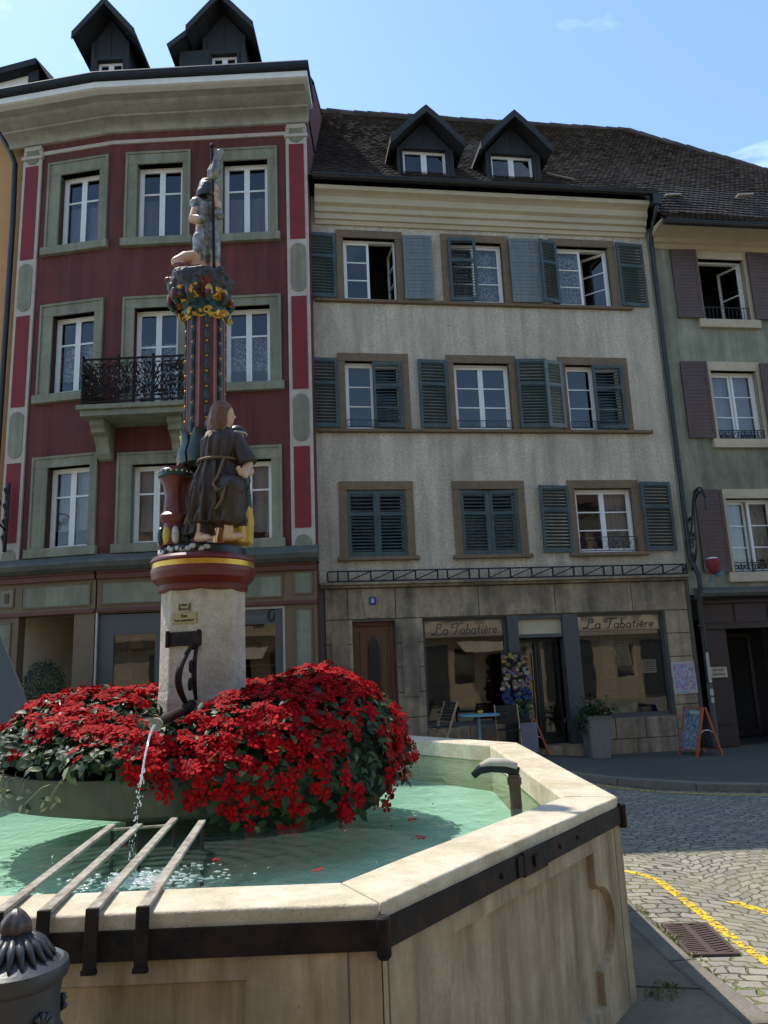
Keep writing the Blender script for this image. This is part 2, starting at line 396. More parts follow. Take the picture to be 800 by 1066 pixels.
# ------------------------------------------------------------------ ground
def sstep(a, b, x):
    t = max(0, min(1, (x - a) / (b - a))); return t * t * (3 - 2 * t)
def gz(x, y):
    return sstep(8.2, 13, y) * .09 * max(0, min(9, 3.6 - x))

def sheet(name, xs, ys, zf, mat, inside=None):
    mb = MB()
    for i in range(len(xs) - 1):
        for j in range(len(ys) - 1):
            c = ((xs[i] + xs[i + 1]) / 2, (ys[j] + ys[j + 1]) / 2)
            if inside and not inside(*c): continue
            mb.face([(x, y, zf(x, y)) for x, y in ((xs[i], ys[j]), (xs[i + 1], ys[j]), (xs[i + 1], ys[j + 1]), (xs[i], ys[j + 1]))])
    o = mb.build(name, mat, smooth=True, weld=True); return tag(o, kind='structure')

def lin(a, b, n): return [a + (b - a) * i / n for i in range(n + 1)]
sheet('road', [-400, -60, -20] + lin(-12, 14, 52) + [20, 60, 400], [-300, -60, -20, -8] + lin(-2, 20, 44) + [60, 400],
      lambda x, y: gz(x, y) - .09 if -13 < x < 21 and y < 21 else -.09 + .8 * (x < -12 and y > 12), mt['setts'])

# far pavement: kerb line then slabs up to the houses
KL = [(-12, 12.75), (-1, 12.75), (.6, 12.75), (2.3, 12.15), (3.15, 11.5), (4.05, 10.95), (4.95, 10.55), (7, 9.4), (14, 6)]
def kl(x):
    for (a, b), (c, d) in zip(KL, KL[1:]):
        if a <= x <= c: return b + (d - b) * (x - a) / (c - a)
    return KL[-1][1]
mb = MB(); xs = lin(-12, 13, 60)
for a, b in zip(xs, xs[1:]):
    ya, yb = kl(a), kl(b)
    for k in range(8):
        f0, f1 = k / 8, (k + 1) / 8
        p = [(a, ya + .16 + (22 - ya) * f0), (b, yb + .16 + (22 - yb) * f0), (b, yb + .16 + (22 - yb) * f1), (a, ya + .16 + (22 - ya) * f1)]
        mb.face([(x, y, gz(x, y)) for x, y in p])
tag(mb.build('far_pavement', mt['asphalt'], smooth=True, weld=True), kind='structure')
mb = MB()
def kerb_run(mb, P, w, top, bot, L0=.95, gap=.008, side=1):
    # P: polyline of the outer edge, stones lie to the left of it
    for (a, b) in zip(P, P[1:]):
        a = Vector(a); b = Vector(b); d = b - a; n = max(1, round(d.length / L0)); nn = Vector((-d.y, d.x)).normalized() * w * side
        for i in range(n):
            p = a + d * (i / n) + d.normalized() * gap; q = a + d * ((i + 1) / n)
            dz = random.uniform(-.004, .004)
            c = [p, q, q + nn, p + nn]
            zt = [top(v.x, v.y) + dz for v in c]; zb = [bot(v.x, v.y) for v in c]
            mb.mesh([(v.x, v.y, z) for v, z in zip(c, zb)] + [(v.x, v.y, z) for v, z in zip(c, zt)],
                    [(0, 1, 2, 3), (4, 5, 6, 7), (0, 1, 5, 4), (1, 2, 6, 5), (2, 3, 7, 6), (3, 0, 4, 7)])
fine = []
for (a, b), (c, d) in zip(KL[:-1], KL[1:]): fine.append((a, b))
fine.append(KL[-1])
kerb_run(mb, fine, .17, lambda x, y: gz(x, y) + .012, lambda x, y: gz(x, y) - .2)
tag(mb.build('far_kerb', mt['kerb'], bevel=.012), kind='structure')

# island round the fountain
ISL = [(1.86, 2.6), (1.70, 3.9), (1.62, 4.7), (1.60, 5.6), (1.66, 7.2), (1.5, 8.4), (.9, 9.6), (-.2, 10.2), (-3, 10.4), (-5.5, 9.9), (-6.4, 8), (-6.5, 2), (-6, -3), (2.4, -3)]
mb = MB(); inn = []
n = len(ISL)
cx, cy = -1.8, 4
for i in range(n):
    x, y = ISL[i]; d = math.hypot(x - cx, y - cy); k = (d - .15) / d
    inn.append((cx + (x - cx) * k, cy + (y - cy) * k))
mb.face([(x, y, 0) for x, y in inn])
tag(mb.build('island_pavement', mt['islandpave']), kind='structure')
mb = MB(); kerb_run(mb, ISL + ISL[:1], .16, lambda x, y: .008, lambda x, y: -.2, 1.15, .01)
tag(mb.build('island_kerb', mt['kerb'], bevel=.02), kind='structure')
# joint line across the island paving
mb = MB(); mb.bar((.95, 4.42, .0045), (1.60, 4.30, .0045), .012, .003)
tag(mb.build('paving_joint', mt['joint']), kind='structure')

# yellow markings
def strip(mb, P, w, z):
    for a, b in zip(P, P[1:]):
        a = Vector(a); b = Vector(b); nn = Vector((-(b - a).y, (b - a).x)).normalized() * w / 2
        mb.face([(*(a - nn), z), (*(b - nn), z), (*(b + nn), z), (*(a + nn), z)])
RZ = -.09
YL = [(2.15, 6.25), (2.03, 5.75), (1.98, 5.35), (1.98, 5.02), (2.04, 4.7), (2.2, 4.3), (2.5, 3.7)]
YL = [(1.80, 7.10), (2.0, 6.90), (2.08, 6.68), (2.085, 6.16), (2.08, 5.63), (2.08, 5.19), (2.10, 4.8), (2.14, 4.2), (2.2, 3.4)]
mb = MB(); strip(mb, YL, .07, RZ + .004); strip(mb, [(2.39, 6.06), (2.56, 5.68), (2.75, 5.2)], .085, RZ + .004)
tag(mb.build('yellow_road_marking', mt['yellowpaint']), kind='structure')
mb = MB(); strip(mb, [(x, kl(x) - .28) for x in lin(1.2, 9, 26)], .09, RZ + .006)
yo = tag(mb.build('kerbside_yellow_line', mt['yellowpaint']), kind='structure')
for v in yo.data.vertices: v.co.z = gz(v.co.x, v.co.y) + RZ + .006
# drain grate
g = empty('drain_grate', (1.86, 5.29, RZ + .004), R(-3), 'brown cast iron drain grate set in the cobbles beside the fountain kerb', 'drain grate')
mb = MB()
mb.box(-.15, .15, -.29, -.26, 0, .012); mb.box(-.15, .15, .26, .29, 0, .012); mb.box(-.15, -.125, -.26, .26, 0, .012); mb.box(.125, .15, -.26, .26, 0, .012); mb.box(-.02, .02, -.26, .26, 0, .011)
for i in range(13):
    y = -.24 + i * .04
    for sx in (-1, 1): mb.bar((sx * .02, y - .018, .005), (sx * .125, y + .018, .005), .022, .010)
mb.build('grate', mt['manhole'], g)
mb = MB(); mb.box(-.145, .145, -.285, .285, -.002, .001); mb.build('grate_pit_shade', mt['interior'], g)  # near-black plate carries the pit's shade in its colour

# ------------------------------------------------------------------ facade helpers
def wall_holes(mb, u0, u1, z0, z1, holes, depth=.28, m=0, y=0):
    us = sorted({u0, u1} | {h for q in holes for h in q[:2] if u0 < h < u1}); zs = sorted({z0, z1} | {h for q in holes for h in q[2:] if z0 < h < z1})
    for i in range(len(us) - 1):
        for j in range(len(zs) - 1):
            cu, cz = (us[i] + us[i + 1]) / 2, (zs[j] + zs[j + 1]) / 2
            if any(q[0] < cu < q[1] and q[2] < cz < q[3] for q in holes): continue
            mb.face([(us[i], y, zs[j]), (us[i + 1], y, zs[j]), (us[i + 1], y, zs[j + 1]), (us[i], y, zs[j + 1])], m)
    for a, b, c, d in holes:
        d2 = y + depth
        mb.face([(a, y, c), (a, d2, c), (a, d2, d), (a, y, d)], m); mb.face([(b, y, c), (b, y, d), (b, d2, d), (b, d2, c)], m)
        mb.face([(a, y, d), (a, d2, d), (b, d2, d), (b, y, d)], m); mb.face([(a, y, c), (b, y, c), (b, d2, c), (a, d2, c)], m)

def blocks(mb, u0, u1, z0, z1, rowh, length, y0=-.03, y1=.0, m=0, gap=.012):
    rows = max(1, round((z1 - z0) / rowh))
    for r in range(rows):
        za, zb = z0 + (z1 - z0) * r / rows, z0 + (z1 - z0) * (r + 1) / rows
        cuts = [u0]; x = u0 + (length * .5 if r % 2 and (u1 - u0) > length * 1.2 else 0)
        while True:
            x += length * random.uniform(.85, 1.15)
            if x > u1 - length * .4: break
            cuts.append(x)
        cuts.append(u1)
        for a, b in zip(cuts, cuts[1:]):
            mb.box(a + gap / 2, b - gap / 2, y0 - random.uniform(0, .005), y1, za + gap / 2, zb - gap / 2, m)

def sash(mb, gl, x0, x1, z0, z1, y, rows=3, cols=1, fw=.05, bw=.024, zs=None, MM=None, th=.045):
    T = MM if MM is not None else Matrix.Identity(4)
    mb.box(x0, x0 + fw, y, y + th, z0, z1, 0, T); mb.box(x1 - fw, x1, y, y + th, z0, z1, 0, T)
    mb.box(x0 + fw, x1 - fw, y + .001, y + th - .001, z0, z0 + fw * 1.3, 0, T); mb.box(x0 + fw, x1 - fw, y + .001, y + th - .001, z1 - fw, z1, 0, T)
    a, b, c, d = x0 + fw, x1 - fw, z0 + fw * 1.3, z1 - fw
    zl = zs if zs else [c + (d - c) * i / rows for i in range(1, rows)]
    for z in zl: mb.box(a, b, y + .006, y + th - .008, z - bw / 2, z + bw / 2, 0, T)
    for i in range(1, cols):
        x = a + (b - a) * i / cols; mb.box(x - bw / 2, x + bw / 2, y + .004, y + th - .01, c, d, 0, T)
    yy = y + th * .55
    gl.face([T @ Vector(p) for p in ((a, yy, c), (b, yy, c), (b, yy, d), (a, yy, d))])

def surround(mb, f, o, proud=.025, depth=.14, sill=None, m=0):
    """stone frame f=(u0,u1,z0,z1) round an opening o"""
    mb.box(f[0], o[0], -proud, depth, f[2], o[3], m); mb.box(o[1], f[1], -proud, depth, f[2], o[3], m)
    mb.box(f[0], f[1], -proud - .004, depth, o[3], f[3], m)
    if f[2] < o[2]: mb.box(o[0], o[1], -proud - .002, depth, f[2], o[2], m)

SH = {}
def shutter_mesh(w, h, slats=True, split=.36, key='teal', dens=.062, tilt=38):
    k = (round(w, 2), round(h, 2), slats, key, tilt)
    if k in SH: return SH[k]
    mb = MB(); t = .036; st = .062
    mb.box(0, st, -t, 0, 0, h); mb.box(w - st, w, -t, 0, 0, h)
    zm = h * (1 - split)
    for a, b in ((0, .085), (zm - .035, zm + .035), (h - .07, h)): mb.box(st, w - st, -t + .002, -.002, a, b)
    for a, b in ((.085, zm - .035), (zm + .035, h - .07)):
        if slats:
            n = int((b - a) / dens)
            for i in range(n):
                z = a + (b - a) * (i + .5) / n
                Mx = Matrix.Translation((0, -t / 2, z)) @ Matrix.Rotation(R(tilt), 4, 'X')
                mb.box(st, w - st, -.026, .026, -.0045, .0045, 0, Mx)
        else:
            n = int((b - a) / .075)
            mb.box(st, w - st, -t + .014, -.01, a, b)
            for i in range(n):
                z = a + (b - a) * i / n; mb.box(st, w - st, -t + .008, -t + .014, z + .004, z + (b - a) / n - .004)
    o = mb.build('shutter', mt[key]); me = o.data; bpy.data.objects.remove(o)
    SH[k] = me; return me

def shutter(parent, x, z, w, h, ang=0, key='teal', slats=True, hinge='l', y=-.05, label=None):
    o = bpy.data.objects.new('shutter', shutter_mesh(w, h, slats, key=key, tilt=38 if y > -.04 else -34)); col.objects.link(o); o.parent = parent
    if hinge == 'r':      # turn about the right edge
        p = Matrix.Translation((x + w, y, z)) @ Matrix.Rotation(ang, 4, 'Z') @ Matrix.Translation((-w, 0, 0)); o.matrix_basis = p
    else:
        o.matrix_basis = Matrix.Translation((x, y, z)) @ Matrix.Rotation(ang, 4, 'Z')
    if label: o['label'] = label
    return o

def curtain_mesh(x0, x1, z0, z1, y, amp=.02, waves=6):
    mb = MB(); n = 40; p = []
    for i in range(n + 1):
        x = x0 + (x1 - x0) * i / n; yy = y + amp * math.sin(i / n * waves * 2 * math.pi) + amp * .4 * math.sin(i * 1.7)
        p.append((x, yy))
    mb.rings([[(x, yy, z) for x, yy in p] for z in (z0, (z0 + z1) / 2, z1)], 0, False, closed=False)
    return mb

def sub(mb, name, mat, parent, **k): return mb.build(name, mat, parent, **k)

def rail_scroll(mb, x0, x1, z0, z1, y, r=.006, n=4, style=0):
    """a low wrought iron guard with scrolls"""
    mb.bar((x0, y, z1), (x1, y, z1), r * 2, r * 2); mb.bar((x0, y, z0), (x1, y, z0), r * 2, r * 2)
    w = (x1 - x0) / n
    for i in range(n + 1): mb.bar((x0 + w * i, y, z0), (x0 + w * i, y, z1), r * 1.6, r * 1.6, up=(0, 1, 0))
    h = z1 - z0
    for i in range(n):
        cx = x0 + w * (i + .5)
        for s in (-1, 1):
            pts = []
            for k in range(14):
                t = k / 13; a = t * 1.7 * math.pi; rr = h * .42 * (1 - .62 * t)
                pts.append((cx + s * (w * .24 - rr * math.cos(a) * .6), y, z0 + h * .45 + rr * math.sin(a)))
            mb.tube(pts, r * .7, 5)

def profile_run(mb, prof, u0, u1, m=0):
    """prof: (projection, z) outline, extruded along u"""
    mb.extrude_x([(-p, z) for p, z in prof], u0, u1, m)

# ------------------------------------------------------------------ cream house
AZC = R(8.38)
H1 = empty('tall_cream_house', (4.46, 14.98, 0), AZC, 'cream rendered house with teal shutters and stone shopfront between the red and green houses', 'house')
UL, UR = -5.80, 1.50
F3 = [(-5.28, -3.90), (-3.09, -1.64), (-.75, .72)]
F2 = [(-5.32, -3.90), (-3.13, -1.68), (-.78, .72)]
F1 = [(-5.36, -3.93), (-3.16, -1.71), (-.83, .67)]
ZF = [(9.02, 10.56), (6.29, 7.86), (3.78, 5.24)]
def op(f, z): return (f[0] + .15, f[1] - .15, z[0] + .0, z[1] - .17)
holes = [op(f, ZF[k]) for k, F in enumerate((F3, F2, F1)) for f in F]
mb = MB(); wall_holes(mb, UL, UR, 3.2, 11.3, holes)
mb.face([(UL, 0, -.6), (UL, 9, -.6), (UL, 9, 11.3), (UL, 0, 11.3)]); mb.face([(UR, 0, -.6), (UR, 9, -.6), (UR, 9, 11.3), (UR, 0, 11.3)]); mb.face([(UL, 9, -.6), (UR, 9, -.6), (UR, 9, 11.3), (UL, 9, 11.3)])
mb.build('wall', mt['cream'], H1)
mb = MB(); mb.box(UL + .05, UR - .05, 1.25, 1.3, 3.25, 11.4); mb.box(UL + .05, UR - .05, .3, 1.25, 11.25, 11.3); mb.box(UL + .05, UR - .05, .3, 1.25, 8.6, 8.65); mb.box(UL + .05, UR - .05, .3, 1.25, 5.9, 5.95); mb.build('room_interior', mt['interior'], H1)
# ground floor: mortar backing with openings, blocks in front
door = (-5.18, -4.39, -.2, 2.58); shL = (-3.87, -2.26, .66, 2.60); ent = (-2.26, -.90, -.2, 2.60); shR = (-.90, .90, .66, 2.60)
mb = MB(); wall_holes(mb, UL, UR, -.6, 3.2, [door, shL, ent, shR], .3)
mb.build('ground_floor_wall', mt['joint'], H1)
mb = MB()
for a, b in ((-5.68, -5.18), (-4.39, -3.87), (.92, 1.40)): blocks(mb, a, b, -.5, 2.62, .44, 2)
blocks(mb, -5.68, -4.37, 2.62, 3.19, .6, .45); blocks(mb, -4.37, 1.40, 2.62, 3.19, .6, 1.5)
blocks(mb, -3.87, -2.28, -.5, .64, .38, .9); blocks(mb, -.90, .92, -.5, .64, .37, .62)
# incised panels on the piers and keystone
for a, b in ((-5.58, -5.28), (-4.28, -3.98)): mb.box(a, b, -.048, -.03, 1.2, 2.4)
kx = -4.80
mb.extrude_y([(kx - .13, 2.64), (kx + .13, 2.64), (kx + .21, 3.17), (kx - .21, 3.17)], -.062, -.034)
mb.build('stone_facing', mt['ashlar'], H1, bevel=.012)
mb = MB(); profile_run(mb, [(0, 3.19), (.09, 3.20), (.10, 3.24), (.16, 3.25), (.16, 3.29), (0, 3.31)], -5.76, 1.46)
mb.build('stone_band', mt['ashlar'], H1)
# lattice rail above the band
mb = MB()
for z in (3.315, 3.50): mb.box(-5.62, 1.44, -.135, -.105, z - .012, z + .012)
u = -5.62; k = 0
pat = ['v', 'v', 'v', 'd', 'd', 'v', 'v', 'v']
while u < 1.40:
    w = .19 if pat[k % 8] == 'v' and (k % 8) in (0, 1, 6) else .42
    u2 = min(u + w, 1.43)
    mb.bar((u, -.12, 3.327), (u, -.12, 3.488), .028, .022, up=(0, 1, 0))
    if w > .3: mb.bar((u + .015, -.12, 3.33), (u2 - .015, -.12, 3.485), .02, .018, up=(0, 1, 0))
    u = u2; k += 1
mb.bar((1.43, -.12, 3.327), (1.43, -.12, 3.488), .028, .022, up=(0, 1, 0))
mb.build('lattice_rail', mt['darkzinc'], H1)
# string courses
mb = MB(); profile_run(mb, [(0, 8.94), (.07, 8.95), (.08, 9.0), (0, 9.02)], -5.72, .98); mb.build('string_course', mt['brownstone'], H1)
mb = MB(); profile_run(mb, [(0, 6.21), (.08, 6.22), (.09, 6.27), (0, 6.29)], -5.74, 1.10); mb.build('string_course', mt['brownstone'], H1)
# boxed cornice and eaves
mb = MB()
profile_run(mb, [(0, 10.66), (.04, 10.66), (.06, 10.74), (.10, 10.75), (.11, 10.86), (.16, 10.88), (.17, 10.98), (.24, 11.03), (.25, 11.16), (.30, 11.20), (.38, 11.24), (.38, 11.33), (0, 11.36)], -5.70, 1.46)
mb.build('cornice', mt['beige'], H1)
def gutter(u0, u1, y, z, r=.075):
    mb = MB(); n = 9
    for rr, fl in ((r, 1), (r - .008, 0)):
        P = [[(uu, y - rr * math.cos(math.pi * i / n), z - rr * math.sin(math.pi * i / n)) for i in range(n + 1)] for uu in (u0, u1)]
        mb.rings(P, 0, False, closed=False)
    for uu in (u0, u1): mb.face([(uu, y - r * math.cos(math.pi * i / n), z - r * math.sin(math.pi * i / n)) for i in range(n + 1)])
    mb.box(u0, u1, y - r - .012, y - r + .004, z - .012, z + .012)
    return mb
gutter(-5.75, 1.62, -.46, 11.47).build('gutter', mt['black'], H1)
# rain pipe down the party line
mb = MB()
pts = [(1.56, -.46, 11.42), (1.56, -.46, 11.16), (1.56, -.40, 11.02), (1.55, -.16, 10.72), (1.55, -.10, 10.55), (1.55, -.10, 6), (1.55, -.10, 3.62), (1.60, -.13, 3.45), (1.62, -.22, 3.25), (1.62, -.22, 3.0), (1.60, -.14, 2.75), (1.60, -.13, 1.2)]
mb.tube(pts, .05, 10); mb.box(1.47, 1.65, -.54, -.38, 11.16, 11.40)
for z in (9.6, 7.6, 5.6, 3.7, 2.3): mb.lathe([(.058, z - .02), (.058, z + .02)], 10, (1.575 if z < 3 else 1.55, -.13 if z < 3 else -.10))
pipe = mb.build('rain_pipe', mt['black'], H1, smooth='auto')
mb = MB(); mb.tube([(1.60, -.13, 1.2), (1.60, -.13, -.15)], .056, 10); mb.build('pipe_foot', mt['shopgrey'], pipe, smooth='auto')
for z0, z1, w in ((1.22, 1.78, .03), (.98, 1.10, .035), (.84, .94, .03)): mb = MB(); mb.box(1.60 - w, 1.60 + w, -.196, -.186, z0, z1); mb.build('sticker', mt['offwhite'], pipe)

def cream_window(f, z, kind, shut=(), guard=False, cur=None, label=None):
    o = op(f, z); c = (o[0] + o[1]) / 2
    tm = MB(); gl = MB()
    y = .12
    tm.box(o[0], o[0] + .03, y - .02, y + .06, o[2], o[3]); tm.box(o[1] - .03, o[1], y - .02, y + .06, o[2], o[3]); tm.box(o[0] + .03, o[1] - .03, y - .019, y + .06, o[3] - .04, o[3]); tm.box(o[0] + .03, o[1] - .03, y - .018, y + .06, o[2], o[2] + .03)
    a, b, zb, zt = o[0] + .03, o[1] - .03, o[2] + .03, o[3] - .04
    if kind in ('both', 'left', 'open_right', 'ajar'):
        sash(tm, gl, a, c - .001, zb, zt, y)
    if kind in ('both',): sash(tm, gl, c + .001, b, zb, zt, y)
    if kind == 'left': sash(tm, gl, c + .001, b, zb, zt, y)
    if kind in ('open_right', 'ajar'):
        ang = R(-84 if kind == 'open_right' else -42)
        T = Matrix.Translation((b, y, 0)) @ Matrix.Rotation(ang, 4, 'Z') @ Matrix.Translation((-b, -y, 0))
        sash(tm, gl, c + .001, b, zb, zt, y, MM=T)
    w = tm.build('window', mt['white'], H1)
    if label: w['label'] = label
    gl.build('pane', mt['pane'], w, fix=False)
    sm = MB(); surround(sm, (f[0], f[1], z[0], z[1]), o); sm.build('stone_surround', mt['brownstone'], w, bevel=.008)
    if cur:
        for (x0, x1, za, zc, key) in cur: curtain_mesh(x0, x1, za, zc, .26).build('curtain', mt[key], w, smooth=True)
    if z is ZF[2]:
        s = MB(); s.box(f[0] - .06, f[1] + .06, -.10, .1, z[0] - .075, z[0] - .002); s.build('sill', mt['brownstone'], w, bevel=.012)
    for s in shut: shutter(w, *s[:2], s[2], s[3], *s[4:])
    if guard:
        g = MB(); rail_scroll(g, o[0] + .01, o[1] - .01, o[2] + .03, o[2] + guard, -.05, .007, 4); g.build('window_guard', mt['black'], w)
    # hooks
    return w
W_, Hs = .585, 1.42
# third floor
z = 9.03
cream_window(F3[0], ZF[0], 'open_right', [(-5.87, z, W_, Hs, R(3)), (-3.90, z, .60, Hs, R(-3), 'tealworn', False)])
cream_window(F3[1], ZF[0], 'both', [(-2.95, z, W_, Hs, R(-4), 'teal', True, 'l', -.03), (-1.64, z, .63, Hs + .03, R(-2), 'tealworn', False)], cur=[(-2.9, -1.8, 9.05, 10.4, 'lace')])
cream_window(F3[2], ZF[0], 'ajar', [(-1.03, z, .42, Hs, R(14), 'teal', True, 'r'), (.74, z, .63, Hs + .05, R(6), 'teal', True)], cur=[(-.6, -.03, 9.05, 10.4, 'lace')])
# second floor
z = 6.31
cream_window(F2[0], ZF[1], 'left', [(-5.90, z, W_, Hs, R(3)), (-4.63, z, .58, 1.37, R(-3), 'teal', True, 'l', -.0)], guard=.17)
cream_window(F2[1], ZF[1], 'both', [(-3.72, z, .60, Hs, R(3)), (-1.69, z, .62, Hs + .04, R(-4))], guard=.17)
cream_window(F2[2], ZF[1], 'left', [(-1.13, z, .40, Hs, R(12), 'tealworn', True, 'r'), (-.06, z, .64, 1.38, R(-4), 'teal', True, 'l', -.0)], guard=.17)
# first floor
z = 3.79
cream_window(F1[0], ZF[2], 'both', [(-5.21, z, .57, 1.27, 0, 'teal', True, 'l', .03), (-4.64, z, .57, 1.27, 0, 'teal', True, 'l', .03)])
cream_window(F1[1], ZF[2], 'both', [(-3.01, z, .56, 1.27, R(4), 'teal', True, 'l', .02), (-2.42, z, .56, 1.27, R(-4), 'teal', True, 'r', .02)], cur=[(-2.9, -1.9, 3.9, 4.6, 'curtain')])
cream_window(F1[2], ZF[2], 'both', [(-1.43, z, .62, 1.34, R(5)), (.68, z, .66, 1.40, R(4))], guard=.30, cur=[(-.1, .48, 3.85, 5.05, 'curtain')])

# front door
mb = MB(); y = .14
mb.box(-5.18, -5.10, y - .02, y + .06, .3, 2.58); mb.box(-4.47, -4.39, y - .02, y + .06, .3, 2.58); mb.box(-5.10, -4.47, y - .018, y + .06, 2.5, 2.58)
mb.box(-5.10, -4.47, y + .01, y + .05, .3, 2.5)
for a, b, c, d in ((-5.04, -4.93, .5, 2.4), (-4.64, -4.53, .5, 2.4), (-4.9, -4.67, .5, 1.0)): mb.box(a, b, y - .004, y + .012, c, d)
dr = mb.build('front_door', mt['wood'], H1, bevel=.008)
mb = MB()
mb.extrude_y([(-4.89, 1.15), (-4.68, 1.15), (-4.68, 2.1), (-4.72, 2.25), (-4.785, 2.34), (-4.85, 2.25), (-4.89, 2.1)], y - .012, y + .008); mb.build('door_light', mt['black'], dr)
mb = MB()
for i in range(5): mb.bar((-4.88 + i * .048, y - .02, 1.17), (-4.88 + i * .048, y - .02, 2.16), .006, .006, up=(0, 1, 0))
mb.build('door_grille', mt['iron'], dr)
mb = MB(); mb.box(-5.2, -4.37, -.2, .3, .28, .40); mb.build('door_step', mt['ashlar'], H1)
nb = MB(); nb.box(-4.87, -4.73, -.076, -.066, 2.88, 3.02); npl = nb.build('number_plate', mt['blueplate'], H1, bevel=.004)
text('8', 'numeral', .11, mt['white'], npl, (-4.80, -.078, 2.95))

# shopfront
SG = mt['shopgrey']
mb = MB(); y = .10
for a, b in ((-3.87, -3.82), (-2.31, -2.26)): mb.box(a, b, y - .03, y + .05, .66, 2.60)
mb.box(-3.82, -2.31, y - .028, y + .05, 2.555, 2.60); mb.box(-3.82, -2.31, y - .028, y + .05, .66, .71)
shop1 = mb.build('shop_window_frame', SG, H1); mb = MB()
for a, b in ((-.86, -.82), (.855, .90)): mb.box(a, b, y - .03, y + .05, .66, 2.60)
mb.box(-.82, .855, y - .028, y + .05, 2.555, 2.60); mb.box(-.82, .855, y - .028, y + .05, .66, .72)
shop = mb.build('shop_window_frame', SG, H1)
mb = MB(); mb.box(-2.255, -2.04, -.02, .2, .05, 2.598); mb.box(-1.17, -.865, -.022, .2, .05, 2.598); mb.box(-2.04, -1.17, .0, .18, 2.18, 2.25); mb.box(-2.04, -1.17, .0, .18, 2.53, 2.598)
ef = mb.build('entrance_frame', SG, H1, bevel=.006)
mb = MB(); mb.box(-2.04, -1.17, .06, .09, 2.25, 2.53); mb.build('transom_panel', mt['beige'], ef)
mb = MB(); mb.box(-2.2, -1.0, -.15, .4, -.1, .22); mb.build('door_step', mt['ashlar'], H1)
mb = MB(); gl = MB(); y = .30
sash(mb, gl, -2.03, -1.61, .23, 2.17, y, 1, 1, .06); sash(mb, gl, -1.60, -1.18, .23, 2.17, y, 1, 1, .06)
mb.tube([(-1.70, y - .05, .6), (-1.70, y - .05, 1.9)], .012, 8)
gd = mb.build('glazed_door', mt['black'], H1); gl.build('pane', mt['shopglass'], gd, fix=False)
mb = MB(); mb.tube([(-1.655, y - .045, .4), (-1.655, y - .045, 2.1)], .012, 8); mb.build('door_edge_strip', mt['shopgrey'], gd)
for a, b in ((-3.82, -2.31), (-.82, .855)):
    mb = MB(); mb.face([(a, .115, .715), (b, .115, .715), (b, .115, 2.555), (a, .115, 2.555)]); mb.build('shop_pane', mt['shopglass'], shop1 if a < -3 else shop, fix=False)
# shop interior: back wall, floor, counter, shelves
mb = MB(); mb.box(-3.95, 1.0, 2.6, 2.7, 0, 3.0); mb.box(-3.95, 1.0, .4, 2.6, .02, .08); mb.box(-3.95, 1.0, .35, 2.6, 2.75, 2.85); mb.box(-3.98, -3.95, .35, 2.6, 0, 2.8); mb.box(1.0, 1.03, .35, 2.6, 0, 2.8)
mb.box(-3.87, -2.3, .14, .6, .60, .66); mb.box(-.86, .88, .14, .7, .60, .66)
mb.box(-2.3, -2.27, .32, 2.4, .1, 2.7); mb.box(-.9, -.87, .32, 2.4, .1, 2.7)
rm = mb.build('shop_interior', mt['room'], H1)
mb = MB(); mb.box(-.1, .75, 1.0, 1.35, 1.35, 2.1); mb.box(-3.6, -2.5, 1.5, 1.9, .1, 1.0); mb.box(-.2, .9, 1.4, 1.8, .1, 1.05)
mb.build('shop_fittings', mt['interior'], rm)
# fascia strips behind the lettering
fr = M('frosted_strip', (.60, .58, .53), (.56, .54, .49), 3, .6); fr2 = M('pale_frosted_strip', (.70, .67, .60), (.66, .63, .56), 3, .6)
mb = MB(); mb.box(-3.82, -2.31, .120, .124, 2.25, 2.553); f1 = mb.build('name_strip', fr, shop1)
mb = MB(); mb.box(-.82, .855, .120, .124, 2.27, 2.553); mb.box(-.80, .80, .120, .126, 2.19, 2.262); f2 = mb.build('name_strip', fr2, shop)

# script lettering, drawn as strokes
def arc(cx, cy, rx, ry, a0, a1, n=12): return [(cx + rx * math.cos(R(a0 + (a1 - a0) * i / n)), cy + ry * math.sin(R(a0 + (a1 - a0) * i / n))) for i in range(n + 1)]
def glyph(c):
    x = .5
    if c == 'a': return .46, [arc(.2, .24, .19, .24, 60, 420, 18), [(.37, .46), (.36, .1), (.4, .0), (.46, .03)]]
    if c == 'e': return .40, [[(.04, .22), (.32, .27)] + arc(.19, .26, .15, .21, 10, 320, 16)]
    if c == 'è':
        w, s = glyph('e'); return w, s + [[(.1, .68), (.24, .56)]]
    if c == 'b': return .44, [[(.05, .95), (.05, .1)] + arc(.2, .22, .16, .22, 215, 500, 16)]
    if c == 't': return .30, [[(.14, .8), (.12, .12), (.18, .0), (.28, .05)], [(.0, .5), (.28, .5)]]
    if c == 'i': return .20, [[(.08, .48), (.07, .1), (.12, .0), (.2, .04)], arc(.1, .66, .025, .025, 0, 360, 6)]
    if c == 'r': return .32, [[(.06, .48), (.06, .0)], [(.06, .3), (.14, .44), (.26, .47), (.3, .4)]]
    if c == 'L': return .80, [arc(.42, .80, .17, .20, -100, 175, 14) + [(.25, .5), (.18, .15), (.05, .0), (-.12, -.02)] + arc(-.05, .05, .1, .07, 230, 60, 6)[::1] + [(.2, .02), (.5, -.06), (.76, .06)]]
    if c == 'T': return .66, [arc(-.02, .78, .16, .16, 330, 100, 14) + [(.2, 1.0), (.55, .95), (.84, 1.02)], [(.40, .97), (.34, .4), (.28, .06), (.16, 0), (.1, .06)]]
    return .28, []
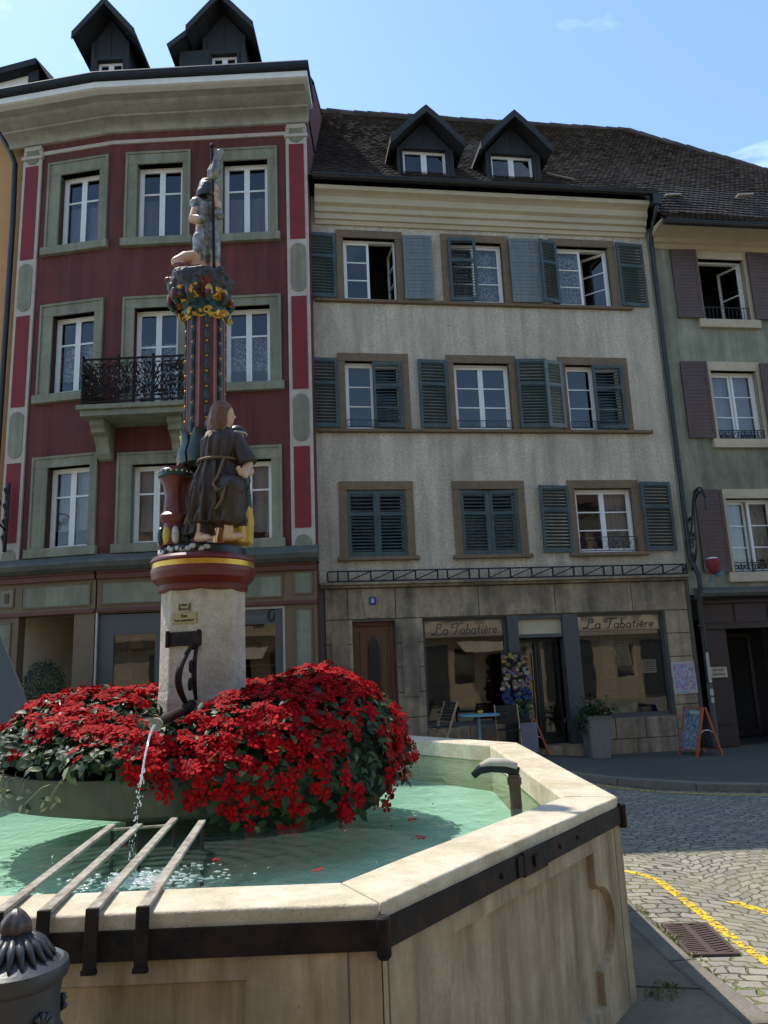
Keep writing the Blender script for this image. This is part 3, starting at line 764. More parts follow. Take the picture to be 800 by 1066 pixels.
def lettering(s, parent, u0, u1, zc, h, y, mat, name='lettering', sh=.22):
    mb = MB(); x = 0; S = []
    for c in s:
        w, st = glyph(c)
        for q in st: S.append([(px + x + sh * py, py) for px, py in q])
        x += w + .05
    k = (u1 - u0) / x
    for q in S:
        # ribbon, slightly flattened
        P = [(u0 + a * k, y, zc + b * h) for a, b in q]
        mb.tube(P, .0095, 6)
    return mb.build(name, mat, parent)
lettering('La Tabatière', f1, -3.66, -2.42, 2.30, .20, .112, mt['shopgrey'])
lettering('La Tabatière', f2, -.68, .74, 2.32, .185, .112, mt['black'])

# ------------------------------------------------------------------ shared tiled roof (one slope per house)
def tile_slope(parent, u0, u1, P, name='roof', uend=None, tw=.125, ex=.125, sag=.07):
    """P: profile points (depth, z) from eave to ridge; uend(s) trims the far end along the hip"""
    seg = []; tot = 0
    for (a, b), (c, d) in zip(P, P[1:]):
        l = math.hypot(c - a, d - b); seg.append((tot, l, (a, b), (c, d))); tot += l
    def at(s):
        for t0, l, p, q in seg:
            if s <= t0 + l or (t0, l, p, q) == seg[-1]:
                k = (s - t0) / l; n = (-(q[1] - p[1]) / l, (q[0] - p[0]) / l)
                return p[0] + (q[0] - p[0]) * k, p[1] + (q[1] - p[1]) * k, n
    mb = MB(); rows = int(tot / ex); t = .02
    for r in range(rows + 1):
        s0 = r * ex; s1 = min(s0 + ex * 1.45, tot)
        ue = uend(min(s0, tot)) if uend else u1
        off = tw / 2 if r % 2 else 0
        nC = int((ue - u0) / tw) + 1
        for k in range(-1, nC):
            a = u0 + k * tw + off; b = a + tw
            if b <= u0 + .03 or a >= ue - .03: continue
            a = max(a, u0); b = min(b, ue)
            j = random.uniform(-.004, .004); lift = random.uniform(.020, .028)
            d0, z0, n0 = at(max(0, s0 + j)); d1, z1, n1 = at(s1)
            sg = sag * mnoise.noise((a * .35, s0 * .3, 3.1)) + .004 * mnoise.noise((a * 2.1, s0 * 2, 7))
            tilt = random.uniform(-.004, .004)
            g = .007
            q = []
            for uu, dd, zz, nn, hh in ((a + g, d0, z0, n0, lift + t + tilt), (b - g, d0, z0, n0, lift + t - tilt), (b - g, d1, z1, n1, .0 + t * .4), (a + g, d1, z1, n1, .0 + t * .4)):
                q.append((uu, dd + nn[0] * (hh + sg), zz + nn[1] * (hh + sg)))
            q2 = [(uu, dd - n0[0] * t, zz - n0[1] * t) for uu, dd, zz in q[:2]]
            mb.mesh(q + q2, [(0, 1, 2, 3), (0, 4, 5, 1)])
    # boarding under the tiles
    pts = []
    for (d, zz) in P: pts.append((d, zz - .03))
    s = 0
    for i in range(len(P) - 1):
        s2 = s + math.hypot(P[i + 1][0] - P[i][0], P[i + 1][1] - P[i][1])
        e0 = uend(s) if uend else u1; e1 = uend(s2) if uend else u1
        mb.face([(u0, *pts[i]), (e0, *pts[i]), (e1, *pts[i + 1]), (u0, *pts[i + 1])]); s = s2
    return mb.build(name, mt['rooftile'], parent, fix=False), tot
P1 = [(-.52, 11.42), (-.1, 11.72), (3.85, 16.46)]
rf, tot = tile_slope(H1, UL - .02, 1.56, P1)
mb = MB()
mb.face([(UL, 3.85, 16.44), (1.56, 3.85, 16.44), (1.56, 9, 10.6), (UL, 9, 10.6)]); mb.face([(UL, -.1, 11.3), (UL, 3.85, 16.4), (UL, 9, 11.3)])
mb.build('rear_slope', mt['darkroof'], H1)
def ridge(parent, a, b, n):
    mb = MB(); a = Vector(a); b = Vector(b); d = (b - a).normalized()
    for i in range(n):
        p = a + (b - a) * (i / n); q = a + (b - a) * ((i + 1.08) / n); dz = Vector((0, 0, random.uniform(-.012, .012)))
        mb.tube([p + dz, q + dz], [.115, .098], 8)
    return mb.build('ridge_tiles', mt['rooftile'], parent)
ridge(H1, (UL, 3.85, 16.48), (1.56, 3.85, 16.48), 20)
# dormers
def dormer(parent, cu, hw, y, zb, zw, ze, za, wu, wz, flare=.10, over=.34, key='slate', back=3.2, hw2=None, label=None):
    """cu centre, hw half width of walls, ze eave height, za apex, window wu, wz"""
    mb = MB()
    wall = [(cu - hw, zb), (cu + hw, zb), (cu + hw, ze), (cu, za - .12), (cu - hw, ze)]
    # front with window hole
    a, b = wu; c, d = wz
    mb.face([(cu - hw, y, zb), (cu + hw, y, zb), (cu + hw, y, c), (cu - hw, y, c)])
    mb.face([(cu - hw, y, c), (a, y, c), (a, y, d), (cu - hw, y, d)]); mb.face([(b, y, c), (cu + hw, y, c), (cu + hw, y, d), (b, y, d)])
    mb.face([(cu - hw, y, d), (cu + hw, y, d), (cu + hw, y, ze), (cu, y, za - .12), (cu - hw, y, ze)])
    for p, q in (((a, c), (b, c)), ((b, c), (b, d)), ((b, d), (a, d)), ((a, d), (a, c))):
        mb.face([(p[0], y, p[1]), (q[0], y, q[1]), (q[0], y + .2, q[1]), (p[0], y + .2, p[1])])
    for s in (-1, 1): mb.face([(cu + s * hw, y, zb), (cu + s * hw, y + back, zb), (cu + s * hw, y + back, ze), (cu + s * hw, y, ze)])
    # cladding boards and corner trims on the front
    mb.box(cu - hw - .02, cu - hw + .07, y - .03, y + .02, zb, ze); mb.box(cu + hw - .07, cu + hw + .02, y - .03, y + .02, zb, ze)
    mb.box(cu - .012, cu + .012, y - .02, y, d + .06, za - .25)
    mb.box(a - .06, b + .06, y - .035, y, d + .0, d + .06); mb.box(a - .06, b + .06, y - .05, y, c - .05, c)
    mb.box(a - .06, a, y - .03, y, c, d); mb.box(b, b + .06, y - .03, y, c, d)
    dm = mb.build('dormer', mt[key], parent)
    if label: dm['label'] = label
    # roof: flared gable extruded back
    ho = hw + over * .62; n = 7; top = []; th = .09
    for i in range(n + 1):
        t = i / n; x = ho * t
        zz = za - (za - ze + over * .25) * t + flare * (.5 * math.sin(math.pi * t) + .6 * t ** 5)
        top.append((x, zz))
    rp = [(-x, zz) for x, zz in reversed(top)] + top[1:]
    mb = MB(); y0 = y - over; y1 = y + back
    up = rp; lo = [(x, zz - th) for x, zz in rp]
    for i in range(len(rp) - 1):
        A, B_, Cc, D = up[i], up[i + 1], lo[i + 1], lo[i]
        x = lambda p: cu + p[0]
        mb.face([(x(A), y0, A[1]), (x(B_), y0, B_[1]), (x(B_), y1, B_[1]), (x(A), y1, A[1])])
        mb.face([(x(D), y0, D[1]), (x(Cc), y0, Cc[1]), (x(Cc), y1, Cc[1]), (x(D), y1, D[1])])
        mb.face([(x(A), y0, A[1]), (x(B_), y0, B_[1]), (x(Cc), y0, Cc[1]), (x(D), y0, D[1])])
    for i in (0, -1): mb.face([(cu + up[i][0], y0, up[i][1]), (cu + up[i][0], y1, up[i][1]), (cu + lo[i][0], y1, lo[i][1]), (cu + lo[i][0], y0, lo[i][1])])
    # bargeboards
    for i in range(len(rp) - 1):
        a_, b_ = rp[i], rp[i + 1]
        mb.mesh([(cu + a_[0], y0 - .03, a_[1] + .015), (cu + b_[0], y0 - .03, b_[1] + .015), (cu + b_[0], y0 - .03, b_[1] - .16), (cu + a_[0], y0 - .03, a_[1] - .16),
                 (cu + a_[0], y0 + .01, a_[1] + .015), (cu + b_[0], y0 + .01, b_[1] + .015), (cu + b_[0], y0 + .01, b_[1] - .16), (cu + a_[0], y0 + .01, a_[1] - .16)], [(0, 1, 2, 3), (7, 6, 5, 4), (0, 4, 5, 1), (3, 2, 6, 7), (0, 3, 7, 4), (1, 5, 6, 2)])
    mb.build('dormer_roof', mt[key], dm)
    tm = MB(); gl = MB(); m_ = (wu[0] + wu[1]) / 2
    sash(tm, gl, wu[0], m_ - .001, wz[0], wz[1], y + .08, 1, 1, .06); sash(tm, gl, m_ + .001, wu[1], wz[0], wz[1], y + .08, 1, 1, .06)
    tm.build('dormer_window', mt['white'], dm); gl.build('dormer_pane', mt['pane'], dm, fix=False)
    ib = MB(); ib.box(cu - hw + .02, cu + hw - .02, y + .9, y + .95, zb, ze); ib.build('dormer_interior', mt['interior'], dm)
    return dm
dormer(H1, -3.26, .60, .20, 11.6, 0, 12.72, 13.52, (-3.76, -2.80), (11.80, 12.70))
dormer(H1, -1.30, .60, .20, 11.6, 0, 12.72, 13.54, (-1.80, -.84), (11.80, 12.70))
# lead flashing and snow guards on the tiles
mb = MB(); mb.bar((-.48, .32, 12.36), (.05, .12, 12.10), .08, .012); mb.build('lead_flashing', mt['offwhite'], rf)

# ------------------------------------------------------------------ green house
H2 = empty('green_house', (4.46 + 1.50 * math.cos(AZC), 14.98 + 1.50 * math.sin(AZC), 0), AZC, 'green rendered house with brown shutters and a dark red timber ground floor at the right', 'house')
def G(u): return u - 1.50
GE = 9.0
cols_ = [(2.63, 3.70), (5.6, 6.65), (8.2, 9.2)]
gh = []
for a, b in cols_: gh += [(G(a), G(b), 8.78, 10.22), (G(a) - .05, G(b) - .08, 6.10, 7.62), (G(a) - .1, G(b) - .1, 3.32, 4.84)]
mb = MB(); wall_holes(mb, .005, GE, 2.9, 10.9, gh)
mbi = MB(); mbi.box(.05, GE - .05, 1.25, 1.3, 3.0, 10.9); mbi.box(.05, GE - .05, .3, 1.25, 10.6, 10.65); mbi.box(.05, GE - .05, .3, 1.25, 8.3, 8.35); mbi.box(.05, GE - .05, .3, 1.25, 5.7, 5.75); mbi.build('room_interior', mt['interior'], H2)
dk = [(G(2.16), G(3.7), -.3, 2.22), (G(4.6), G(6.6), .5, 2.22)]
mb.face([(GE, 0, -.6), (GE, 9, -.6), (GE, 9, 10.9), (GE, 0, 10.9)]); mb.face([(0.005, 9, -.6), (GE, 9, -.6), (GE, 9, 10.9), (.005, 9, 10.9)])
mb.build('wall', mt['green'], H2)
mb = MB(); wall_holes(mb, .12, GE, -.5, 2.9, dk, .25)
mb.build('timber_front', mt['darkred_wood'], H2)
mb = MB()
for a, b in ((G(1.62), G(2.10)), (G(3.76), G(4.55)), (G(6.7), G(8))):
    mb.box(a, b, -.03, 0, .02, .32); mb.box(a + .05, b - .05, -.018, 0, .42, 1.22); mb.box(a + .05, b - .05, -.018, 0, 1.32, 2.12)
for i in range(8):
    a = G(1.62) + i * .72
    mb.box(a + .05, a + .66, -.018, 0, 2.34, 2.70)
mb.box(.1, GE, -.05, 0, 2.22, 2.31); mb.box(.1, GE, -.06, 0, 2.72, 2.78)
mb.build('timber_panels', mt['darkred_wood'], H2, bevel=.006)
# recessed dark entrance
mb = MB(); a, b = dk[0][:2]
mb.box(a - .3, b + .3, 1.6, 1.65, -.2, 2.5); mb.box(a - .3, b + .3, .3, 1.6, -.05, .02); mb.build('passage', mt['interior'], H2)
mb = MB(); gl = MB(); sash(mb, gl, a + .35, b - .1, .05, 2.18, 1.45, 1, 2, .08); dd = mb.build('inner_door', mt['darkred_wood'], H2); gl.build('pane', mt['interior'], dd, fix=False)  # passage and opaque panes near-black: the entrance shade is in their colour
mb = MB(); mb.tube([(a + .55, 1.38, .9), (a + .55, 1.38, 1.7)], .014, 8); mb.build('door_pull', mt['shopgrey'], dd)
mb = MB(); mb.box(G(1.70), G(2.06), -.04, -.018, 1.30, 1.50); pl = mb.build('notice_plate', mt['creamstone'], H2)
text('ENTRÉE', 'notice_text', .065, mt['wood'], pl, (G(1.88), -.043, 1.44)); text('IMMEUBLE', 'notice_text', .06, mt['wood'], pl, (G(1.88), -.043, 1.36))
mb = MB(); profile_run(mb, [(0, 2.80), (.30, 2.84), (.34, 2.90), (.34, 2.95), (0, 3.04)], .10, GE); mb.build('tin_canopy', mt['zincgreen'], H2)
mb = MB(); profile_run(mb, [(0, 10.42), (.03, 10.42), (.05, 10.52), (.12, 10.54), (.13, 10.62), (.55, 10.70), (.62, 10.72), (.62, 10.76), (0, 10.8)], .05, GE); mb.build('cornice', mt['beige'], H2)
gutter(.02, GE, -.74, 10.62).build('gutter', mt['black'], H2)
for ci, (a, b) in enumerate(cols_):
    for k, o in enumerate(gh[ci * 3:ci * 3 + 3]):
        tm = MB(); gl = MB(); c = (o[0] + o[1]) / 2; y = .14
        tm.box(o[0], o[0] + .04, y - .02, y + .07, o[2], o[3]); tm.box(o[1] - .04, o[1], y - .02, y + .07, o[2], o[3]); tm.box(o[0] + .04, o[1] - .04, y - .018, y + .07, o[3] - .04, o[3])
        if k == 0:
            T = Matrix.Translation((o[1] - .04, y, 0)) @ Matrix.Rotation(R(-62), 4, 'Z') @ Matrix.Translation((-o[1] + .04, -y, 0))
            sash(tm, gl, c, o[1] - .04, o[2] + .02, o[3] - .04, y, 2, MM=T)
        else:
            T = Matrix.Translation((o[0] + .04, y, 0)) @ Matrix.Rotation(R(9 if k == 2 else 3), 4, 'Z') @ Matrix.Translation((-o[0] - .04, -y, 0))
            sash(tm, gl, o[0] + .04, c - .002, o[2] + .02, o[3] - .04, y, 3 if k == 2 else 3, MM=T); sash(tm, gl, c + .002, o[1] - .04, o[2] + .02, o[3] - .04, y, 3)
        w = tm.build('window', mt['white'], H2); gl.build('pane', mt['pane'], w, fix=False)
        sm = MB(); surround(sm, (o[0] - .15, o[1] + .15, o[2] - .0, o[3] + .2), o, .02); sm.build('stone_surround', mt['creamstone'], w, bevel=.008)
        s = MB(); s.box(o[0] - .17, o[1] + .17, -.08, .12, o[2] - .19, o[2] - .002); s.build('sill', mt['creamstone'], w, bevel=.01)
        shutter(w, o[0] - .70 + (.02 if k else .07), o[2] + .02, .58, o[3] - o[2] + .16, R(-3), 'brownshutter', False, 'r')
        shutter(w, o[1] + .07, o[2] + .02, .58, o[3] - o[2] + .14, R(4), 'brownshutter', False)
        g = MB()
        if k == 0:
            for i in range(12): g.bar((o[0] + .03 + i * .09, .0, o[2] + .02), (o[0] + .03 + i * .09, .0, o[2] + .30), .009, .009, up=(0, 1, 0))
            g.bar((o[0], 0, o[2] + .30), (o[1], 0, o[2] + .30), .014, .014)
        else:
            rail_scroll(g, o[0] + .01, o[1] - .01, o[2] + .03, o[2] + .2, .0, .009, 7)
        g.build('window_guard', mt['black'], w)
        if k: curtain_mesh(o[0] + .05, o[1] - .05, o[2] + .3, o[3], .3).build('curtain', mt['curtain'], w, smooth=True)
# roof with hip at the far right
P2 = [(-.80, 10.62), (-.35, 11.05), (.35, 12.18), (3.85, 16.46)]
LT = sum(math.hypot(c - a, d - b) for (a, b), (c, d) in zip(P2, P2[1:]))
rf2, _ = tile_slope(H2, .06, GE, P2, uend=lambda s: 7.2 - (7.2 - 2.05) * s / LT)
ridge(H2, (0, 3.85, 16.48), (2.05, 3.85, 16.48), 6); ridge(H2, (2.05, 3.85, 16.48), (7.2, -.8, 10.66), 24)
mb = MB(); mb.face([(7.2, -.8, 10.6), (7.2, 9, 10.6), (2.05, 3.9, 16.4)]); mb.face([(0, 3.85, 16.4), (2.05, 3.85, 16.4), (7.2, 9, 10.6), (0, 9, 10.6)]); mb.build('rear_slope', mt['darkroof'], H2)
mb = MB()
for u, s in ((.55, 0), (2.3, .1)): mb.bar((u, -.02, 11.72 + s), (u + .38, .0, 11.77 + s), .12, .03)
mb.build('roof_hatch_glass', mt['offwhite'], rf2)

# ------------------------------------------------------------------ red house
AR = R(-1.0)
H3 = empty('red_corner_house', (-1.27, 13.75, 0), AR, 'dark red house with sage window frames, an iron balcony and broad grey cornice', 'house')
LL = (-3.95, 0, 0); LA = R(-8.5)
def red_window(o, f, xf=None, curtain=None, door=False, lab=None):
    tm = MB(); gl = MB(); y = .17; c = (o[0] + o[1]) / 2
    tm.box(o[0], o[0] + .03, y - .02, y + .07, o[2], o[3]); tm.box(o[1] - .03, o[1], y - .02, y + .07, o[2], o[3]); tm.box(o[0] + .03, o[1] - .03, y - .018, y + .07, o[3] - .03, o[3]); tm.box(o[0] + .03, o[1] - .03, y - .03, y + .07, o[2], o[2] + .03)
    zs = [o[2] + (o[3] - o[2]) * .655]
    sash(tm, gl, o[0] + .03, c - .001, o[2] + .03, o[3] - .03, y, zs=zs, fw=.055, bw=.035); sash(tm, gl, c + .001, o[1] - .03, o[2] + .03, o[3] - .03, y, zs=zs, fw=.055, bw=.035)
    w = tm.build('balcony_door' if door else 'window', mt['white'], H3, loc=xf[0] if xf else None, rz=xf[1] if xf else None)
    gl.build('pane', mt['pane'], w, fix=False)
    sm = MB()
    surround(sm, f, o, .03, .16)
    b = .05
    sm.box(f[0], f[0] + b, -.055, -.03, f[2], f[3]); sm.box(f[1] - b, f[1], -.055, -.03, f[2], f[3]); sm.box(f[0] + b, f[1] - b, -.056, -.034, f[3] - b, f[3])
    sm.build('stone_surround', mt['sage'], w, bevel=.006)
    if not door:
        s = MB(); s.box(f[0] - .05, f[1] + .05, -.10, .05, f[2] - .02, f[2] + .15); s.build('sill', mt['sage'], w, bevel=.01)
    for q in (curtain or []):
        curtain_mesh(*q[:4], .30).build('curtain', mt[q[4]], w, smooth=True)
    return w
SP = [((-3.44, -2.52, 10.28, 11.95), (-3.68, -2.36, 10.12, 12.22)), ((-1.70, -.80, 10.24, 11.92), (-1.92, -.60, 10.10, 12.20)),
      ((-3.42, -2.56, 6.62, 8.78), (-3.65, -2.36, 6.60, 9.02)), ((-1.66, -.78, 7.10, 8.72), (-1.88, -.56, 6.98, 8.93)),
      ((-3.38, -2.55, 4.10, 5.62), (-3.66, -2.36, 3.98, 5.86)), ((-1.68, -.78, 4.06, 5.62), (-1.90, -.58, 3.96, 5.88))]
LW = [((-1.15, -.28, 10.30, 11.92), (-1.43, -.09, 10.13, 12.22)), ((-1.16, -.27, 7.16, 8.78), (-1.43, -.08, 6.99, 9.04)), ((-1.10, -.24, 4.10, 5.68), (-1.42, -.08, 3.98, 5.90))]
mb = MB(); wall_holes(mb, -3.95, .02, 3.7, 13.0, [s[0] for s in SP])
mb.face([(.02, 0, -.5), (.02, 9, -.5), (.02, 9, 13.0), (.02, 0, 13.0)]); mb.face([(-6.2, 9, -.5), (.02, 9, -.5), (.02, 9, 13.0), (-6.2, 9, 13.0)])
mb.build('wall', mt['red'], H3)
mb = MB(); wall_holes(mb, -2.02, 0, 3.7, 13.0, [s[0] for s in LW]); mb.face([(-2.02, 0, -.5), (-2.02, 9, -.5), (-2.02, 9, 13), (-2.02, 0, 13)])
mb.build('wall', mt['red'], H3, loc=LL, rz=LA)
CU = [[(-3.4, -3.1, 10.3, 11.3, 'curtain_red')], [(-1.66, -.84, 10.3, 11.25, 'curtain_red')], [(-3.38, -2.6, 6.7, 8.15, 'lace')], [(-1.62, -.82, 7.5, 8.2, 'lace')], [(-3.36, -2.58, 4.4, 5.6, 'curtain')], [(-1.64, -.82, 4.3, 5.6, 'curtain')]]
for k, (o, f) in enumerate(SP): red_window(o, f, None, CU[k], k == 2)
CL = [[(-1.1, -.3, 10.3, 11.3, 'curtain_red')], [(-1.12, -.3, 7.5, 8.25, 'lace')], [(-1.08, -.26, 4.5, 5.66, 'curtain')]]
for k, (o, f) in enumerate(LW): red_window(o, f, (LL, LA), CL[k])
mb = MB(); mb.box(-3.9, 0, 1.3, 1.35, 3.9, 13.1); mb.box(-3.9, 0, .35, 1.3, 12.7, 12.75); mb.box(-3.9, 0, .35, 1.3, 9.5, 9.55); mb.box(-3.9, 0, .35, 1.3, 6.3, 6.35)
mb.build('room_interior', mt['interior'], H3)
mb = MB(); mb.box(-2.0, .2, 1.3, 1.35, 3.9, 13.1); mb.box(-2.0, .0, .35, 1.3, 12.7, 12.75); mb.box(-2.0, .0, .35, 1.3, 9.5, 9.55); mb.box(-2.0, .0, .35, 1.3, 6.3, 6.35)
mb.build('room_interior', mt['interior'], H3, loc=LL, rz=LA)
# pilaster strips
def pilaster(a, b, xf=None):
    z0, z1 = 3.86, 12.62; e = .055; mb = MB()
    mb.box(a, b, -.05, 0, z0, z1); p = mb.build('pilaster', mt['offwhite'], H3, loc=xf[0] if xf else None, rz=xf[1] if xf else None, bevel=.006)
    ins = MB(); gr = MB(); rim = MB()
    w = (b - a); c = (a + b) / 2; hw = w / 2 - e
    caps = [(8.95, 9.98), (5.92, 6.85)]
    zz = [(10.08, 12.20), (6.95, 8.85), (4.28, 5.82)]
    for q in zz: ins = MB(); ins.box(a + e + .01, b - e - .01, -.062, -.049, *q); ins.build('red_inset', mt['redpanel'], p)
    def stad(zl, zh, h, y0, y1, m_):
        pts = []
        for k in range(13): t = math.pi * k / 12; pts.append((c + h * math.cos(t), zh - h + h * math.sin(t)))
        for k in range(13): t = math.pi + math.pi * k / 12; pts.append((c + h * math.cos(t), zl + h + h * math.sin(t)))
        m_ = MB(); m_.extrude_y(pts, y0, y1); m_.build('sage_inset', mt['sage'], p)
    for q in caps: stad(q[0], q[1], hw - .01, -.066, -.049, gr)
    stad(3.80, 4.16, hw - .01, -.066, -.049, gr); stad(12.24, 12.60, hw - .01, -.066, -.049, gr)
    cp = MB(); cp.box(a - .03, b + .03, -.085, 0, 12.36, 12.43); cp.box(a + .02, b - .02, -.075, 0, 12.56, 12.66); cp.build('capital', mt['offwhite'], p, bevel=.01)
pilaster(-.42, .01); pilaster(-2.0, -1.58, (LL, LA))
mb = MB(); mb.box(-3.95, -.42, -.035, 0, 12.44, 12.52); mb.build('white_band', mt['offwhite'], H3)
mb = MB(); mb.box(-1.58, .0, -.035, 0, 12.44, 12.52); mb.build('white_band', mt['offwhite'], H3, loc=LL, rz=LA)
# great moulded cornice, mitred round the bend
PR = [(0, 12.70), (.05, 12.71), (.065, 12.77), (.09, 12.80), (.14, 12.83), (.22, 12.855), (.30, 12.87), (.31, 12.90), (.36, 12.91), (.42, 12.93), (.50, 12.96), (.54, 12.985), (.55, 13.01), (.60, 13.02), (.68, 13.03), (.78, 13.045), (.79, 13.06), (.0, 13.2)]
d0 = Vector((math.cos(LA), math.sin(LA))); 
def rp(u, p):      # right run point
    return (u, -p)
def lp(u, p):
    return (LL[0] + u * math.cos(LA) + p * math.sin(LA), u * math.sin(LA) - p * math.cos(LA))
def hp(p):         # mitre point at the bend
    t = math.tan(LA / 2); return (-3.95 + p * math.tan(LA / 2), -p)
mb = MB()
rings = [[(*lp(-2.35, p), z) for p, z in PR], [(*hp(p), z) for p, z in PR], [(*rp(.06, p), z) for p, z in PR]]
mb.rings(rings, 0, True)
mb.build('cornice', mt['cornice'], H3)
mb = MB(); WP = [(.0, 13.03), (.84, 13.035), (.885, 13.05), (.89, 13.168), (0, 13.176)]
rings = [[(*lp(-2.45, p), z) for p, z in WP], [(*hp(p), z) for p, z in WP], [(*rp(.14, p), z) for p, z in WP]]
mb.rings(rings, 0, True); mb.build('white_fascia', mt['fascia'], H3); mb = MB()
GP = [(.0, 13.178), (.85, 13.178), (.88, 13.185), (.96, 13.195), (.985, 13.23), (.985, 13.31), (.95, 13.36), (0, 13.4)]
rings = [[(*lp(-2.6, p), z) for p, z in GP], [(*hp(p), z) for p, z in GP], [(*rp(.17, p), z) for p, z in GP]]
mb.rings(rings, 0, True); mb.build('eaves_gutter', mt['darkzinc'], H3)
mb = MB(); ra = [(-.93, 13.37), (1.6, 15.1), (7, 17.2)]
for (a, b), (c, d) in zip(ra, ra[1:]):
    mb.face([(*lp(-2.5, -a), b), (*hp(-a), b), (*hp(-c), d), (*lp(-2.5, -c), d)]); mb.face([(*hp(-a), b), (.03, a, b), (.03, c, d), (*hp(-c), d)])
mb.build('roof', mt['darkroof'], H3)
mb = MB(); mb.face([(.022, -.6, 13.2), (.022, 7, 13.2), (.022, 7, 17.1), (.022, 1.6, 15.0)]); mb.build('gable_wall', mt['red'], H3)
for cu, ww in ((-4.50, .41), (-1.92, .46)):
    dormer(H3, cu, ww, 1.0, 14.2, 0, 15.86, 16.62, (cu - .29, cu + .29), (14.5, 15.40), flare=.0, over=.46, back=3.5)
mb = MB(); mb.extrude_y([(-3.10, 15.36), (-2.28, 16.02), (-2.28, 16.18), (-3.14, 15.48)], .7, 3.5); mb.box(-2.92, -2.25, .95, 3.5, 14.5, 15.5)
mb.build('dormer_wing', mt['slate'], H3)
# balcony
B0, B1, BP = -4.08, -2.15, .72
mb = MB(); mb.box(B0 - .08, B1 + .06, -BP - .07, 0, 6.47, 6.56); mb.box(B0 - .02, B1, -BP - .01, 0, 6.36, 6.47)
bal = mb.build('balcony', mt['sage'], H3, bevel=.012)
mb = MB()
for u in (-3.86, -2.45):
    mb = MB(); prof = [(0, 6.36), (-.56, 6.36), (-.58, 6.26), (-.50, 6.20), (-.50, 6.12), (-.36, 6.08), (-.24, 5.92), (-.20, 5.80), (-.12, 5.72), (0, 5.70)]
    mb.extrude_x(prof, u - .13, u + .13); mb.build('console', mt['sage'], bal, bevel=.012)
mb = MB()
def panel_iron(mb, a, b, z0, z1, r=.011):
    """dense cast scrollwork between points a and b (x, y)"""
    a = Vector((*a, 0)); b = Vector((*b, 0)); d = b - a; n = max(2, round(d.length / .16)); h = z1 - z0
    for z, w in ((z0, .02), (z1, .03), (z1 - .10, .012), (z0 + .10, .012)): mb.bar(a + Vector((0, 0, z)), b + Vector((0, 0, z)), w, w)
    for i in range(n + 1):
        p = a + d * (i / n); mb.bar(p + Vector((0, 0, z0)), p + Vector((0, 0, z1)), .014, .014, up=(0.1, 1, 0))
    for i in range(n):
        c = a + d * ((i + .5) / n); ex = d / n * .5
        for zc, hh, sgn in ((z0 + h * .24, h * .15, 1), (z0 + h * .5, h * .14, -1), (z0 + h * .76, h * .15, -1)):
            for s in (-1, 1):
                pts = []
                for k in range(13):
                    t = k / 12; an = t * 2.1 * math.pi; rr = 1 - .7 * t
                    pts.append(c + ex * s * (.5 - .48 * rr * math.cos(an)) + Vector((0, 0, zc + sgn * hh * rr * math.sin(an))))
                mb.tube(pts, r, 4)
        for k in range(26):
            q = c + ex * random.uniform(-.9, .9) + Vector((0, 0, random.uniform(z0 + .08, z1 - .08)))
            mb.ball(q, random.uniform(.014, .03), 0, 6, 4)
        for zc in (z0 + .05, z1 - .05):
            mb.tube([c + ex * .8 * math.cos(2 * math.pi * k / 8) + Vector((0, 0, zc + .038 * math.sin(2 * math.pi * k / 8))) for k in range(9)], .006, 4)
panel_iron(mb, (B0, -BP), (B1, -BP), 6.62, 7.44); panel_iron(mb, (B0, -BP), (B0, 0), 6.62, 7.44); panel_iron(mb, (B1, 0), (B1, -BP), 6.62, 7.44)
for x in (B0, -3.43, -2.8, B1):
    mb.bar((x, -BP, 6.56), (x, -BP, 7.46), .03, .03, up=(0.1, 1, 0)); mb.ball((x, -BP, 7.49), .028, 0, 8, 5)
mb.build('iron_railing', mt['iron'], bal)
mb = MB()
for k in range(46):
    zc = 6.66 + random.random() * .74; mb.ball((-2.98 + random.gauss(0, .018), -BP - .014, zc), random.uniform(.008, .016), 0, 6, 4)
for k in range(26): mb.ball((random.uniform(B0, -3.2), -BP - .012, random.uniform(6.7, 7.4)), .009, 0, 5, 4)
mb.build('railing_flecks', mt['white_enamel'], bal)
# ledge and painted timber shopfront
def ledge(mb, pts):
    mb.rings(pts, 0, True)
LP = [(0, 3.62), (.22, 3.64), (.30, 3.70), (.34, 3.78), (.30, 3.83), (.05, 3.96), (0, 3.97)]
mb = MB(); mb.rings([[(*lp(-2.3, p), z) for p, z in LP], [(*hp(p), z) for p, z in LP], [(*rp(.07, p), z) for p, z in LP]], 0, True)
mb.build('tin_ledge', mt['zincgreen'], H3)
def shopfront(u0, u1, opens, panels, xf):
    kw = dict(loc=xf[0], rz=xf[1]) if xf else {}
    mb = MB(); wall_holes(mb, u0, u1, -.4, 3.7, opens, .22, y=-.06)
    s = mb.build('shopfront', mt['ochreframe'], H3, **kw)
    for a, b, c, d in panels:
        fm = MB(); gp = MB(); gp.box(a, b, -.068, -.058, c, d); gp.build('sage_panel', mt['sage'], s)
        e = .028
        fm.box(a - e, a, -.082, -.058, c - e, d + e); fm.box(b, b + e, -.082, -.058, c - e, d + e); fm.box(a, b, -.082, -.058, c - e, c); fm.box(a, b, -.082, -.058, d, d + e); fm.build('panel_frame', mt['ochreframe'], s)
    lm = MB(); lm.box(u0, u1, -.13, -.06, 3.50, 3.60); lm.box(u0, u1, -.11, -.06, 2.90, 2.965); lm.box(u0, u1, -.16, -.06, 3.60, 3.64)
    lm.build('maroon_moulding', mt['maroonframe'], s, bevel=.008)
    return s
